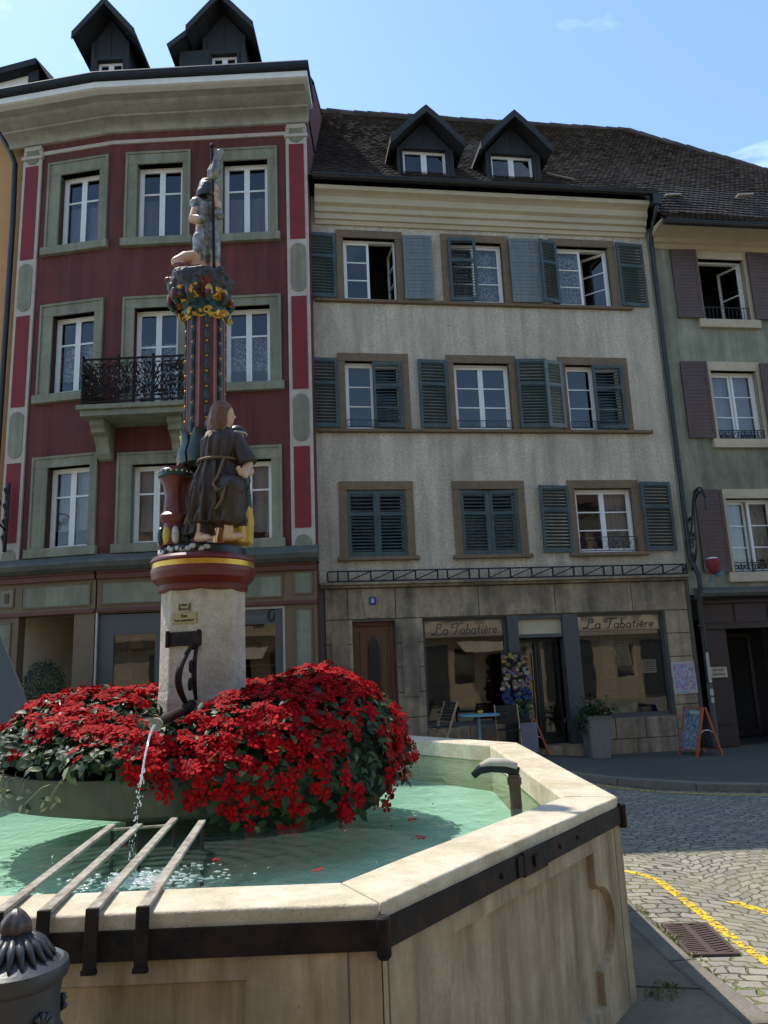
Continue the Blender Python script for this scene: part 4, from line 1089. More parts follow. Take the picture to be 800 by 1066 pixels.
s1 = shopfront(-3.93, .02, [(-3.90, -2.60, .2, 2.88), (-1.40, -.56, .2, 2.88)], [(-3.84, -2.75, 3.06, 3.42), (-2.60, -.62, 3.06, 3.42), (-.38, -.08, 3.10, 3.46), (-.36, -.10, .9, 2.80)], None)
s2 = shopfront(-2.02, .0, [(-1.50, -.40, -.3, 2.90)], [(-1.44, -.12, 3.06, 3.42), (-1.92, -1.64, 3.1, 3.4), (-1.90, -1.66, .9, 2.78)], (LL, LA))
mb = MB(); mb.box(-1.80, -1.72, -.09, -.066, 3.16, 3.34); mb.build('maroon_plate', mt['maroonframe'], s2)
# glazed fronts
mb = MB(); y = .02
def shopglz(mb, gl, a, b, z0, z1, m=.12, band=.30):
    mb.box(a, b, y - .04, y, z1 - band, z1); mb.box(a, a + m, y - .04, y, z0, z1 - band); mb.box(b - m, b, y - .04, y, z0, z1 - band); mb.box(a + m, b - m, y - .038, y, z0, z0 + .7)
    gl = MB(); gl.face([(a + m, y - .015, z0 + .7), (b - m, y - .015, z0 + .7), (b - m, y - .015, z1 - band), (a + m, y - .015, z1 - band)]); gl.build('shop_pane', mt['shopglass'], s1, fix=False)
gl = MB(); shopglz(mb, gl, -3.90, -2.60, .2, 2.86, .28, .36); mb.build('grey_glazing_frame', mt['shopgrey'], s1); mb = MB(); shopglz(mb, gl, -1.40, -.60, .2, 2.84, .02, .26)
mb.box(-.74, -.60, y - .05, y + .01, .2, 2.84)
gf = mb.build('grey_glazing_frame', mt['shopgrey'], s1)
mb = MB(); mb.box(-.60, -.56, -.05, .03, .2, 2.88); mb.box(-1.40, -.60, -.05, .03, 2.84, 2.88); mb.build('pale_edging', mt['offwhite'], s1); mb = MB(); mb.box(-3.93, -3.90, -.09, .03, .2, 2.9); mb.build('pale_edging', mt['offwhite'], s1)
mb = MB()
for z in (1.5, 1.85, 2.2, 2.42): mb.box(-1.40, -.72, .3, .5, z, z + .03)
for z, u in ((2.28, -.9), (2.45, -3.3), (1.9, -3.5)): mb.box(u - .12, u + .12, .25, .27, z - .2, z)
mb.build('shop_shelves', mt['brownstone'], s1)
dkl = M('faded_lettering', (.15, .15, .145), rough=.6)
text('armond', 'lettering', .15, dkl, s1, (-1.16, -.024, 2.70), shear=.2)
mb = MB(); mb.tube([(-.80 + .075 * math.cos(t) * (1 - .02 * k), -.026, 2.73 + .10 * math.sin(t) + .25 * .075 * math.cos(t)) for k, t in enumerate([R(50 + i * 14) for i in range(24)])], [.006 + .012 * math.sin(math.pi * i / 23) for i in range(24)], 6)
mb.build('lettering_flourish', mt['black'], s1)
mb = MB(); mb.box(-3.95, .0, 1.8, 1.85, 0, 3.6); mb.box(-3.95, 0, .1, 1.8, 2.95, 3.0); mb.build('shop_interior', mt['interior'], s1)
# recessed entry on the left run
mb = MB(); mb.mesh([(-1.52, .1, -.3), (-.92, 1.5, -.3), (-.92, 1.5, 2.95), (-1.52, .1, 2.95)], [(0, 1, 2, 3)]); mb.box(-1.52, -.3, .1, 1.7, 2.93, 2.97)
mb.build('entry_reveal', mt['beige'], s2)
mb = MB(); mb.box(-.95, -.2, 1.5, 1.55, -.3, 2.95); mb.box(-.40, -.37, .1, 1.5, -.3, 2.95); mb.build('entry_door', mt['interior'], s2)  # door and side wall near-black, the entry's shade put into their colour

# ------------------------------------------------------------------ orange house (far left)
H4 = empty('orange_house', (-7.22, 14.30, 0), R(-14), 'orange rendered house with a dark rain pipe at the far left edge', 'house')
mb = MB(); wall_holes(mb, -6, .3, -.4, 13.8, [(-2.0, -1.0, 8.9, 10.6), (-2.0, -1.0, 11.6, 13.2)]); mb.face([(-6, 0, -.4), (-6, 8, -.4), (-6, 8, 13.8), (-6, 0, 13.8)])
mb.build('wall', mt['orange'], H4)
for z0, z1 in ((8.9, 10.6), (11.6, 13.2)):
    tm = MB(); gl = MB(); sash(tm, gl, -2.0, -1.51, z0, z1, .12); sash(tm, gl, -1.49, -1.0, z0, z1, .12); w = tm.build('window', mt['white'], H4); gl.build('pane', mt['pane'], w, fix=False)
    sm = MB(); surround(sm, (-2.2, -.8, z0 - .15, z1 + .2), (-2.0, -1.0, z0, z1)); sm.build('stone_surround', mt['sage'], w)
mb = MB(); mb.box(-6, .3, -.3, .2, 13.75, 13.9); mb.face([(-6, -.3, 13.9), (.3, -.3, 13.9), (.3, 5, 15.4), (-6, 5, 15.4)]); mb.build('roof', mt['darkroof'], H4)
DZ = -1.38
mb = MB(); mb.box(-6, -.6, .9, 4, 14.6, 16.3 + DZ); mb.box(-6, -.6, .75, 4.2, 17.1 + DZ, 17.27 + DZ)
for u in (-4.3, -2.65, -.9): mb.box(u, u + .28, .9, 4, 16.3 + DZ, 17.1 + DZ)
mb.face([(-.59, .75, 17.25 + DZ), (-.59, 4.2, 17.25 + DZ), (.2, 4.2, 15.9 + DZ), (.2, .75, 15.9 + DZ)])
rd = mb.build('roof_dormer', mt['darkzinc'], H4)
mb = MB(); mb.box(-6, -.75, 1.0, 1.05, 16.3 + DZ, 17.1 + DZ); mb.build('dormer_window', mt['white'], rd)
mb = MB(); mb.box(-6, -.75, .94, .99, 16.62 + DZ, 16.68 + DZ); mb.build('dormer_bar', mt['darkzinc'], rd)
mb = MB(); mb.tube([(-1.2, -.16, 14.2), (-.32, -.16, 12.75), (-.18, -.14, 12.4), (-.16, -.12, 11), (-.16, -.12, 0)], .055, 10); mb.build('rain_pipe', mt['black'], H4, smooth='auto')

# ------------------------------------------------------------------ house across the street, behind the camera (seen mirrored in the windows)
H5 = empty('opposite_house', (0, -7.5, 0), R(180), 'sunlit pale house with a brown gabled roof across the street, mirrored in the shop windows', 'house')
wh = [(x, x + 1.1, z, z + 1.7) for x in range(-32, 12, 3) for z in (1.0, 4.0, 7.0)]
mb = MB(); wall_holes(mb, -34, 14, -.2, 10.2, wh, .2); mb.build('wall', mt['flagstone'], H5)
mb = MB()
for a, b, c, d in wh: mb.face([(a, .18, c), (b, .18, c), (b, .18, d), (a, .18, d)])
mb.build('window_glazing', mt['pane'], H5)
mb = MB()
for i, x in enumerate(range(-32, 12, 3)):
    for z in (4.0, 7.0):
        for u in (x - .62, x + 1.12): mb.box(u, u + .56, -.05, -.005, z, z + 1.7)
mb.build('shutter_row', mt['brownshutter'], H5)
mb = MB(); mb.box(-34, 14, -.25, 0, 3.2, 3.5); mb.box(-34, 14, -.5, 0, 9.8, 10.0); mb.build('stone_bands', mt['brownstone'], H5)
mb = MB()
for i, x in enumerate((-30, -23, -17.5, -9.5, -3.2, 3.5, 9)): mb.box(x, x + 2.6, -.06, 0, 0, 2.9)
mb.build('shop_fronts', mt['shopgrey'], H5)
mb = MB()
for x in (-27, -13, -6, 6.2): mb.face([(x, -.05, 3.1), (x + 3, -.05, 3.1), (x + 3, -1.3, 2.5), (x, -1.3, 2.5)])
mb.build('awnings', mt['creamstone'], H5)
mb = MB(); mb.box(-34, 14, .6, .65, -.2, 10.2); mb.build('interior', mt['interior'], H5)
mb = MB(); mb.face([(-34.3, -.6, 10.0), (14.3, -.6, 10.0), (14.3, 4.5, 15.2), (-34.3, 4.5, 15.2)]); mb.face([(-34.3, 9, 10.0), (14.3, 9, 10.0), (14.3, 4.5, 15.2), (-34.3, 4.5, 15.2)]); mb.build('roof', M('brown_far_roof', (.14, .075, .05), (.1, .055, .04), 9, .9), H5)

# ------------------------------------------------------------------ fountain
FX, FY = -1.36, 5.83
FN = empty('fountain_basin', (FX, FY, 0), 0, 'octagonal limestone fountain basin bound with a black iron band, full of water', 'fountain')
OC = [(-1.30, -3.33), (1.30, -3.33), (2.51, -1.61), (2.51, 1.61), (1.30, 3.33), (-1.30, 3.33), (-2.51, 1.61), (-2.51, -1.61)]
def offset(P, d):
    n = len(P); out = []
    for i in range(n):
        a, b, c = Vector(P[i - 1]), Vector(P[i]), Vector(P[(i + 1) % n])
        n1 = Vector((-(b - a).y, (b - a).x)).normalized(); n2 = Vector((-(c - b).y, (c - b).x)).normalized()
        m = (n1 + n2) / (1 + n1.dot(n2)); out.append(tuple(b + m * d))
    return out
IN = offset(OC, .27); IW = offset(OC, .25)
ZR, ZW = .95, .795
def notch_panel(a, top, bot, lobe):
    P = []; mid = (top + bot) / 2; h = (top - bot)
    right = [(a, top), (a, top - .13 * h / .62), (a + .05, top - .15 * h / .62)]
    z1 = top - .15 * h / .62; z0 = bot + .15 * h / .62
    for k in range(1, 14):
        t = math.pi / 2 - math.pi * k / 14; right.append((a + .05 + lobe * math.cos(t), (z1 + z0) / 2 + (z1 - z0) / 2 * math.sin(t)))
    right += [(a + .05, z0), (a, bot + .13 * h / .62), (a, bot)]
    return right + [(-x, z) for x, z in reversed(right)]
for i in range(8):
    a, b = Vector(OC[i]), Vector(OC[(i + 1) % 8]); ia, ib = Vector(IN[i]), Vector(IN[(i + 1) % 8]); wa, wb = Vector(IW[i]), Vector(IW[(i + 1) % 8])
    d = (b - a); Ls = d.length; e = d.normalized(); nrm = Vector((e.y, -e.x))
    g = e * .003
    # wall slab with a sunk panel
    bm = bmesh.new(); lift = lambda s, z, o=0: (*(a + e * (Ls / 2 + s) + nrm * o), z)
    outer = [bm.verts.new(lift(s, z)) for s, z in ((-Ls / 2 + .003, -.15), (Ls / 2 - .003, -.15), (Ls / 2 - .003, .855), (-Ls / 2 + .003, .855))]
    pan = notch_panel(Ls / 2 - .40, .755, .10, .155)
    inner = [bm.verts.new(lift(s, z)) for s, z in pan]
    es = [bm.edges.new((P[k], P[(k + 1) % len(P)])) for P in (outer, inner) for k in range(len(P))]
    bmesh.ops.triangle_fill(bm, use_beauty=True, use_dissolve=False, edges=es, normal=(*nrm, 0))
    # drop faces inside the panel
    def inside(x, z):
        r = False; j = len(pan) - 1
        for k in range(len(pan)):
            if (pan[k][1] > z) != (pan[j][1] > z) and x < (pan[j][0] - pan[k][0]) * (z - pan[k][1]) / (pan[j][1] - pan[k][1]) + pan[k][0]: r = not r
            j = k
        return r
    for f in list(bm.faces):
        c = f.calc_center_median(); s = (Vector((c.x, c.y)) - a).dot(e) - Ls / 2
        if inside(s, c.z): bm.faces.remove(f)
    deep = [bm.verts.new(lift(s * (1 - .012 / abs(s)) if abs(s) > .1 else s, z + (.014 if z < .4 else -.014), -.030)) for s, z in pan]
    for k in range(len(pan)): bm.faces.new((inner[k], inner[(k + 1) % len(pan)], deep[(k + 1) % len(pan)], deep[k]))
    bm.faces.new(deep)
    # back and ends
    bk = [bm.verts.new(p) for p in ((*wa, -.15), (*wb, -.15), (*wb, .855), (*wa, .855))]
    bm.faces.new(bk)
    for k in range(4): bm.faces.new((outer[k], outer[(k + 1) % 4], bk[(k + 1) % 4], bk[k]))
    bmesh.ops.recalc_face_normals(bm, faces=bm.faces)
    me = bpy.data.meshes.new('basin_wall'); bm.to_mesh(me); bm.free(); me.materials.append(mt['limewall'])
    o = bpy.data.objects.new('basin_wall', me); col.objects.link(o); o.parent = FN
    # inner lining
    mb = MB(); q = wa.lerp(wb, .0); la = Vector(offset(OC, .262)[i]); lb = Vector(offset(OC, .262)[(i + 1) % 8])
    mb.face([(*la, .3), (*lb, .3), (*lb, .86), (*la, .86)]); mb.build('basin_lining', mt['algae'], FN)
    # rim stone
    mb = MB(); p = [a + g, b - g, ib - g, ia + g]
    n = 14; top = []
    for k in range(n + 1):
        t = k / n; o_ = p[0].lerp(p[1], t); i_ = p[3].lerp(p[2], t); wv = .004 * mnoise.noise((t * 4, i * 3.3, .5))
        top.append([(*(o_ + nrm * (-.004 if k in (0, n) else .003 * mnoise.noise((t * 9, i, 2)))), .866), (*(o_ + nrm * .003 * mnoise.noise((t * 9, i, 2))), ZR - .006 + wv), (*(o_.lerp(i_, .022)), ZR + wv), (*(o_.lerp(i_, .94)), ZR + wv), (*i_, ZR - .015 + wv), (*i_, .80)])
    mb.rings(top, 0, True)
    mb.build('rim_stone', mt['lime'], FN, smooth=False, bevel=.004)
    # iron band with rivets
    mb = MB(); ba, bb = Vector(offset(OC, -.014)[i]), Vector(offset(OC, -.014)[(i + 1) % 8])
    p0, p1 = ba, bb; q0, q1 = a, b
    for (z0, z1) in ((.822, .904),):
        mb.mesh([(*p0, z0), (*p1, z0), (*p1, z1), (*p0, z1), (*q0, z0), (*q1, z0), (*q1, z1), (*q0, z1)], [(0, 1, 2, 3), (7, 6, 5, 4), (0, 4, 5, 1), (3, 2, 6, 7), (0, 3, 7, 4), (1, 5, 6, 2)])
    bd = mb.build('iron_band', mt['iron'], FN)
    mb = MB(); mb.lathe([(.016, .800), (.022, .808), (.022, .912), (.016, .918)], 12, tuple(ba)); mb.build('hinge_knuckle', mt['iron'], bd, smooth='auto')
    if i % 2 == 1:
        mb = MB(); ml = a + e * Ls * .50
        ang = math.atan2(e.y, e.x)
        T = Matrix.Translation((*ml, 0)) @ Matrix.Rotation(ang, 4, 'Z')
        mb.box(-.12, .10, -.024, -.010, .817, .909, 0, T); mb.box(-.04, .0, -.034, -.024, .84, .885, 0, T); mb.box(-.17, -.12, -.022, -.01, .826, .900, 0, T)
        mb.build('band_clasp', mt['iron'], bd, bevel=.003)
        for s in (-.3, .25, .45):
            mb = MB(); mb.ball((*(ml + e * s + nrm * .014), .863), (.012, .012, .012), 0, 8, 5); mb.build('rivet', mt['iron'], bd, smooth=True)
# corner seams in the wall beside the front corners
for i, s in ((1, .03), (1, -.10), (0, -.1)):
    mb = MB()
    a, b = Vector(OC[i]), Vector(OC[(i + 1) % 8]); e = (b - a).normalized(); nrm = Vector((e.y, -e.x)); p = (a if s > 0 else b) + e * s
    mb.bar((*(p + nrm * .0005), 0), (*(p + nrm * .0005), .822), .005, .002, up=(*nrm, 0)); mb.build('wall_seam', mt['joint'], FN)
mb = MB(); IB = offset(OC, .258); mb.face([(x, y, .54) for x, y in IB]); mb.build('basin_floor', mt['poolblue'], FN)
# water surface
mb = MB(); mb.face([(FX + x, FY + y, ZW) for x, y in IB]); tag(mb.build('fountain_water', mt['water'], fix=False), kind='structure')

# flower tray
TR = empty('flower_tray', (FX, FY, 0), 0, 'round grey concrete flower tray above the water around the fountain column', 'planter')
mb = MB(); mb.lathe([(.55, .30), (.55, .78), (.9, .80), (1.28, .885), (1.34, .90), (1.375, 1.07), (1.375, 1.10), (1.33, 1.10), (1.32, 1.03), (.3, 1.03)], 72)
mb.build('tray_bowl', mt['tray'], TR, smooth='auto')
mb = MB(); mb.lathe([(1.325, 1.02), (1.2, 1.06), (.3, 1.10)], 40); mb.build('soil', mt['soil'], TR)

# column
CX = FX - .035
CO = empty('fountain_column', (CX, FY, 0), 0, 'tall painted fountain column with a stone base, oxblood ring, beaded shaft and dark leafy capital', 'column')
A0 = R(-103)
mb = MB(); ph = A0 + R(22.5); Rb = .318
prof = [(Rb * 1.02, .3), (Rb * 1.02, 1.50), (Rb, 1.56), (Rb * .985, 2.0), (Rb * .985, 2.29)]
mb.lathe(prof, 8, ph=ph); mb.build('stone_base', mt['column'], CO, bevel=.012)
mb = MB(); mb.lathe([(.30, 2.27), (.345, 2.285), (.352, 2.31), (.345, 2.325), (.395, 2.37), (.408, 2.42), (.410, 2.445), (.400, 2.452), (.400, 2.49), (.412, 2.50), (.412, 2.515), (.395, 2.535), (.34, 2.55), (.335, 2.60), (.30, 2.62), (.0, 2.63)], 48, ms=[0, 0, 0, 0, 0, 0, 0, 1, 0, 0, 0, 0, 2, 2, 0])
rg_ = mb.build('ring', [mt['ring'], mt['gold'], mt['black_enamel']], CO, smooth='auto'); rg_.scale = (.955, .955, 1)
mb = MB()   # acanthus collar under the well
for k in range(26):
    t = R(-205 + k * 5.2 + random.uniform(-2, 2)); mb.ball((.325 * math.cos(t), .325 * math.sin(t), 2.572 + random.uniform(-.012, .02)), (.014, .028, .022), (0, 0, 1)[k % 3], 8, 5, Matrix.Rotation(t + random.uniform(-.5, .5), 4, 'Z'))
mb.build('white_collar', [mt['white_enamel'], mt['black_enamel']], CO, smooth=True)
# front face fittings, in the frame of the facet
FT = Matrix.Rotation(A0 + R(90), 4, 'Z') @ Matrix.Translation((0, -.2905, 0))
mb = MB(); mb.box(-.135, .135, -.018, .004, 1.875, 1.975, 0, FT); mb.box(-.135, -.11, -.032, -.012, 1.865, 1.985, 0, FT); mb.box(.11, .135, -.032, -.012, 1.865, 1.985, 0, FT); mb.build('iron_strap', mt['iron'], CO, bevel=.004)
mb = MB(); mb.box(-.095, .095, -.010, .008, 2.035, 2.105, 0, FT); pl = mb.build('sign_plate', mt['brassplate'], CO)
mb = MB(); mb.box(-.05, .045, -.008, .008, 2.118, 2.178, 0, FT); pl2 = mb.build('pictogram_plate', mt['brassplate'], CO)
def ontext(s, size, x, z, par):
    o = text(s, 'sign_text', size, mt['black'], par, (0, 0, 0)); o.matrix_basis = FT @ Matrix.Translation((x, -.013, z)) @ Matrix.Rotation(R(90), 4, 'X')
ontext('Eau', .034, 0, 2.087, pl); ontext('"non contrôlée"', .0245, 0, 2.055, pl)
mb = MB()
for x in (-.042, .034): mb.box(x, x + .008, -.012, -.008, 2.125, 2.172, 0, FT)
mb.box(-.025, .02, -.012, -.008, 2.158, 2.172, 0, FT)
for x in (-.022, .0, .02): mb.box(x - .008, x + .006, -.012, -.008, 2.128, 2.142, 0, FT)
mb.build('pictogram', mt['black'], pl2)
# shaft
SA = R(-90 - 28)
mb = MB(); mb.lathe([(.175, 3.30), (.160, 3.42), (.155, 4.55)], 8, ph=SA + R(22.5))
sh = mb.build('shaft', mt['ring'], CO, bevel=.006)
mb = MB(); bd = MB(); eg = MB()
for k in range(8):
    t = SA + R(45 * k); ap = .155 * math.cos(R(22.5))
    nx, ny = math.cos(t), math.sin(t); tx, ty = -ny, nx
    T = Matrix(((tx, nx, 0, nx * ap), (ty, ny, 0, ny * ap), (0, 0, 1, 0), (0, 0, 0, 1)))
    mb.box(-.020, .020, -.006, .010, 3.42, 4.55, 0, T)
    for j in range(9):
        z = 3.5 + j * .128; p = T @ Vector((0, .012, z)); bd.ball(p, .0105, 0, 8, 6)
        mb.ball(T @ Vector((0, .008, z + .064)), (.019, .019, .05), 0, 8, 6)
    t2 = t + R(22.5); eg.tube([(.157 * math.cos(t2), .157 * math.sin(t2), 3.42), (.155 * math.cos(t2), .155 * math.sin(t2), 4.55)], .007, 6)
mb.build('green_flute', mt['dkgreen'], sh, smooth='auto'); bd.build('gilt_beads', mt['gold'], sh, smooth=True); eg.build('pink_edge', M('pink_edge_paint', (.36, .15, .13), rough=.5), sh)
mb = MB()
for k in range(8):    # acanthus leaves round the foot of the shaft
    t = SA + R(45 * k + 22.5)
    for j, (r, w) in enumerate(((.19, 1),)):
        pr = [(.14, 3.24, .05), (.19, 3.27, .068), (.20, 3.35, .072), (.172, 3.43, .062), (.172, 3.49, .05), (.188, 3.535, .022)]
        rg = []
        for rr, z, ww in pr:
            c = Vector((rr * math.cos(t), rr * math.sin(t), z)); tv = Vector((-math.sin(t), math.cos(t), 0)) * ww; nv = Vector((math.cos(t), math.sin(t), 0)) * .02
            rg.append([c - tv, c - tv * .3 + nv, c + tv * .3 + nv, c + tv, c - nv * .5])
        mb.rings(rg, (0, 0, 1, 0, 2, 0, 1, 0)[k])
mb.build('acanthus_foot', [mt['dkgreen'], mt['yellow_enamel'], mt['white_enamel']], sh, smooth='auto')
# ------------------------------------------------------------------ figures
def fuse(mb, name, parent, mats, fn, vox=.011, sm=6):
    o = mb.build(name, mats[0]); md = o.modifiers.new('r', 'REMESH'); md.mode = 'VOXEL'; md.voxel_size = vox
    s = o.modifiers.new('s', 'SMOOTH'); s.iterations = sm; s.factor = .5
    bpy.context.view_layer.update()
    dg = bpy.context.evaluated_depsgraph_get(); me = bpy.data.meshes.new_from_object(o.evaluated_get(dg))
    bpy.data.objects.remove(o); me.materials.clear()
    for m_ in mats: me.materials.append(m_)
    for p in me.polygons: p.material_index = fn(p.center); p.use_smooth = True
    ob = bpy.data.objects.new(name, me); col.objects.link(ob); ob.parent = parent; return ob
def limb(mb, pts, rs, n=12):
    pts = [Vector(p) for p in pts]
    mb.tube(pts, rs, n)
    for p, r in zip(pts, rs): mb.ball(p, r * 1.0, 0, n, 8)
def hand(mb, w, d, up, s=.0085, curl=.6):
    """palm and five curled fingers from wrist w along d"""
    w = Vector(w); d = Vector(d).normalized(); sd = d.cross(Vector(up)).normalized(); nrm = sd.cross(d)
    L_ = s * 11
    mb.ball(w + d * L_ * .35, (L_ * .34,) * 3, 0, 10, 7)
    for k in range(4):
        b = w + d * L_ * .55 + sd * (k - 1.5) * s * 1.6; l = L_ * (.42, .5, .47, .36)[k]
        p1 = b + d * l * .6 + nrm * l * .25 * curl; p2 = p1 + d * l * .25 + nrm * l * .6 * curl
        mb.tube([b, p1, p2], [s * .8, s * .75, s * .55], 7); mb.ball(p2, s * .55, 0, 7, 5)
    b = w + d * L_ * .2 - sd * s * 2.2; mb.tube([b, b + d * L_ * .3 - sd * s * 2 + nrm * s * 1.5, b + d * L_ * .5 - sd * s * .8 + nrm * s * 4], [s, s * .9, s * .6], 7)
def head(mb, c, r, face, tilt=0):
    """skull, jaw, nose, brow; face = unit direction"""
    c = Vector(c); f = Vector(face).normalized(); up = Vector((0, 0, 1)); sd = f.cross(up)
    mb.ball(c + up * r * .15, (r * .82, r * .82, r), 0, 16, 12); mb.ball(c + f * r * .22 - up * r * .45, (r * .58, r * .58, r * .62), 0, 14, 10)
    mb.tube([c + f * r * .78 + up * r * .18, c + f * r * 1.02 - up * r * .16, c + f * r * .82 - up * r * .25], [r * .08, r * .15, r * .1], 8)
    mb.tube([c + f * r * .74 - up * r * .48 - sd * r * .2, c + f * r * .82 - up * r * .46, c + f * r * .74 - up * r * .48 + sd * r * .2], r * .07, 6)
    for s in (-1, 1):
        mb.ball(c + f * r * .72 + sd * s * r * .3 + up * r * .12, r * .13, 0, 8, 6); mb.ball(c + sd * s * r * .84 - up * r * .05, (r * .14, r * .14, r * .24), 0, 8, 6)
    mb.tube([c - up * r * .5, c - up * r * 1.35], [r * .48, r * .55], 12)
def cloth_loft(mb, secs, n=64, folds=11, amp=.08, m=0, seed=0, grow=1.0):
    rg = []
    for z, cx, cy, rx, ry, a in secs:
        q = []
        for k in range(n):
            t = 2 * math.pi * k / n
            f = 1 + a * amp * (math.sin(folds * t + 1.3 * math.sin(z * 9 + seed) + 2 * mnoise.noise((2 * math.cos(t), 2 * math.sin(t), z * 3 + seed))) + .6 * math.sin(folds * 1.7 * t + seed + z * 6))
            q.append((cx + rx * f * math.cos(t), cy + ry * f * math.sin(t), z + .02 * a * amp * math.sin(3 * t + seed)))
        rg.append(q)
    # interpolate
    out = []
    for A, B_ in zip(rg, rg[1:]):
        for s in range(4):
            u = s / 4; out.append([tuple(Vector(p).lerp(Vector(q_), u)) for p, q_ in zip(A, B_)])
    out.append(rg[-1]); mb.rings(out, m)

# capital: carved rockwork over a leafy gilt collar
mb = MB(); rg = []
pf = [(.15, 4.52), (.19, 4.56), (.205, 4.62), (.19, 4.68), (.215, 4.74), (.255, 4.80), (.275, 4.86), (.285, 4.92), (.275, 4.97), (.20, 4.985), (.0, 4.985)]
for i, (r, z) in enumerate(pf):
    q = []
    for k in range(40):
        t = 2 * math.pi * k / 40; rr = r * (1 + .07 * math.cos(6 * t + z * 14) * (z > 4.7)); q.append((rr * math.cos(t) - .055 * (z > 4.7), rr * math.sin(t), z))
    rg.append(q)
mb.rings(rg)
rn = random.Random(4)
for k in range(70):
    t = rn.uniform(0, 6.28); z = rn.uniform(4.72, 4.97); r = .21 + (z - 4.70) * .28; s = rn.uniform(.022, .05)
    mb.ball((r * math.cos(t) - .055, r * math.sin(t), z), (s, s, s * rn.uniform(.6, 1.2)), 0, 8, 6)
for k in range(10):    # curled leaves hanging from the rock
    t = R(36 * k + 10); c, s = math.cos(t), math.sin(t)
    mb.tube([(.20 * c - .05, .20 * s, 4.80), (.265 * c - .05, .265 * s, 4.77), (.275 * c - .045, .275 * s, 4.71), (.245 * c - .04, .245 * s, 4.66), (.225 * c - .03, .225 * s, 4.69)], [.03, .04, .036, .026, .012], 8)
def fcap(c):
    n_ = mnoise.noise((c.x * 16, c.y * 16, c.z * 16)); m_ = mnoise.noise((c.x * 9 + 5, c.y * 9, c.z * 9))
    if c.z > 4.80: return 0 if m_ < .35 else 2
    if c.z > 4.70: return 1 if n_ > .18 else (2 if m_ > .1 else 0)
    if c.z > 4.60: return 3
    return 1 if n_ > .05 else 3
cp = fuse(mb, 'capital', CO, [M('blackened_carving', (.018, .02, .022), (.04, .034, .032), 30, .55, .6, 60), mt['gold'], mt['ring'], mt['dkgreen']], fcap, .0085, 1); cp.scale = (.90, .90, .9); cp.location = (0, 0, .40)
mb = MB()
for k in range(8):
    t = SA + R(45 * k)
    mb.tube([((.215 + .02 * math.cos(a)) * math.cos(t) - rr * math.cos(a) * math.sin(t), (.215 + .02 * math.cos(a)) * math.sin(t) + rr * math.cos(a) * math.cos(t), 4.575 + rr * math.sin(a)) for a, rr in [(j / 15 * 2.6 * math.pi, .036 * (1 - .65 * j / 15)) for j in range(16)]], .010, 6)
mb.tube([(.172 * math.cos(R(10 * k)), .172 * math.sin(R(10 * k)), 4.53 + .02 * abs(math.sin(R(40 * k)))) for k in range(37)], .011, 6)
mb.build('gilt_volutes', mt['gold'], cp, smooth=True)

S1 = empty('robed_figure' , (FX, FY, 2.62), 0, 'painted statue of a barefoot long-haired figure in a brown robe beside the fountain shaft', 'statue')
S1['label'] = 'painted statue of a barefoot long-haired figure in a brown robe beside the fountain shaft'
O = lambda x, y, z: (x, y, z - 2.62)
mb = MB()
head(mb, O(.175, -.24, 3.60), .085, (.93, -.2, -.12))
for (x, y, ang, kx) in ((.00, -.30, -.15, .03), (.215, -.33, .5, .10)):
    limb(mb, [O(x, y, 2.92), O(x + .01, y, 2.72), O(x + .005, y, 2.655)], [.045, .036, .034])
    fd = Vector((math.cos(-.55 + ang * .6), math.sin(-.55 + ang * .6), 0))
    limb(mb, [O(x - .01, y + .012, 2.648), O(x + fd.x * .09, y + fd.y * .09, 2.642), O(x + fd.x * .125, y + fd.y * .125, 2.635)], [.030, .027, .015])
    for k in range(5):
        sdv = Vector((-fd.y, fd.x, 0)); p = Vector(O(x + fd.x * .11, y + fd.y * .11, 2.634)) + sdv * (k - 2) * .011
        mb.tube([p, p + fd * .032], [.0085, .006], 6)
limb(mb, [O(.25, -.24, 3.40), O(.35, -.26, 3.20), O(.345, -.34, 3.10)], [.05, .045, .03])
hand(mb, O(.345, -.345, 3.10), (-.35, -.5, .25), (0, 0, 1))
limb(mb, [O(.05, -.2, 3.40), O(.10, -.02, 3.22), O(.22, .0, 3.16)], [.05, .042, .03])
limb(mb, [O(.12, -.24, 3.42), O(.11, -.24, 3.1)], [.10, .10])
fuse(mb, 'body', S1, [mt['skin']], lambda c: 0, .009, 4)
mb = MB()
cloth_loft(mb, [(z - 2.62, cx, cy, rx, ry, a) for z, cx, cy, rx, ry, a in (
    (2.75, .11, -.25, .20, .145, 1.3), (2.80, .115, -.25, .205, .15, 1.2), (2.90, .125, -.25, .195, .15, 1.1), (3.0, .125, -.25, .185, .145, 1.0), (3.12, .12, -.24, .165, .14, .9), (3.22, .13, -.24, .135, .12, .7),
    (3.25, .13, -.24, .13, .115, .6), (3.32, .14, -.24, .14, .12, .6), (3.40, .145, -.24, .142, .115, .5), (3.45, .15, -.24, .115, .095, .4), (3.50, .16, -.24, .065, .06, .2))], 96, 15, .13, seed=2)
# spread of cloth trailing to the left over the well
cloth_loft(mb, [(z - 2.62, cx, cy, rx, ry, a) for z, cx, cy, rx, ry, a in ((2.68, -.02, -.24, .10, .10, 1.2), (2.85, .005, -.24, .09, .09, 1.1), (3.05, .03, -.24, .075, .075, .9), (3.22, .06, -.24, .055, .05, .6))], 60, 9, .18, seed=5)
# sleeves
for P, rr in (([O(.25, -.24, 3.42), O(.315, -.26, 3.29), O(.355, -.27, 3.20)], [.062, .07, .078]), ([O(.05, -.22, 3.42), O(.07, -.1, 3.3), O(.10, -.03, 3.22)], [.06, .065, .07])):
    mb.tube([Vector(p) for p in P], rr, 14)
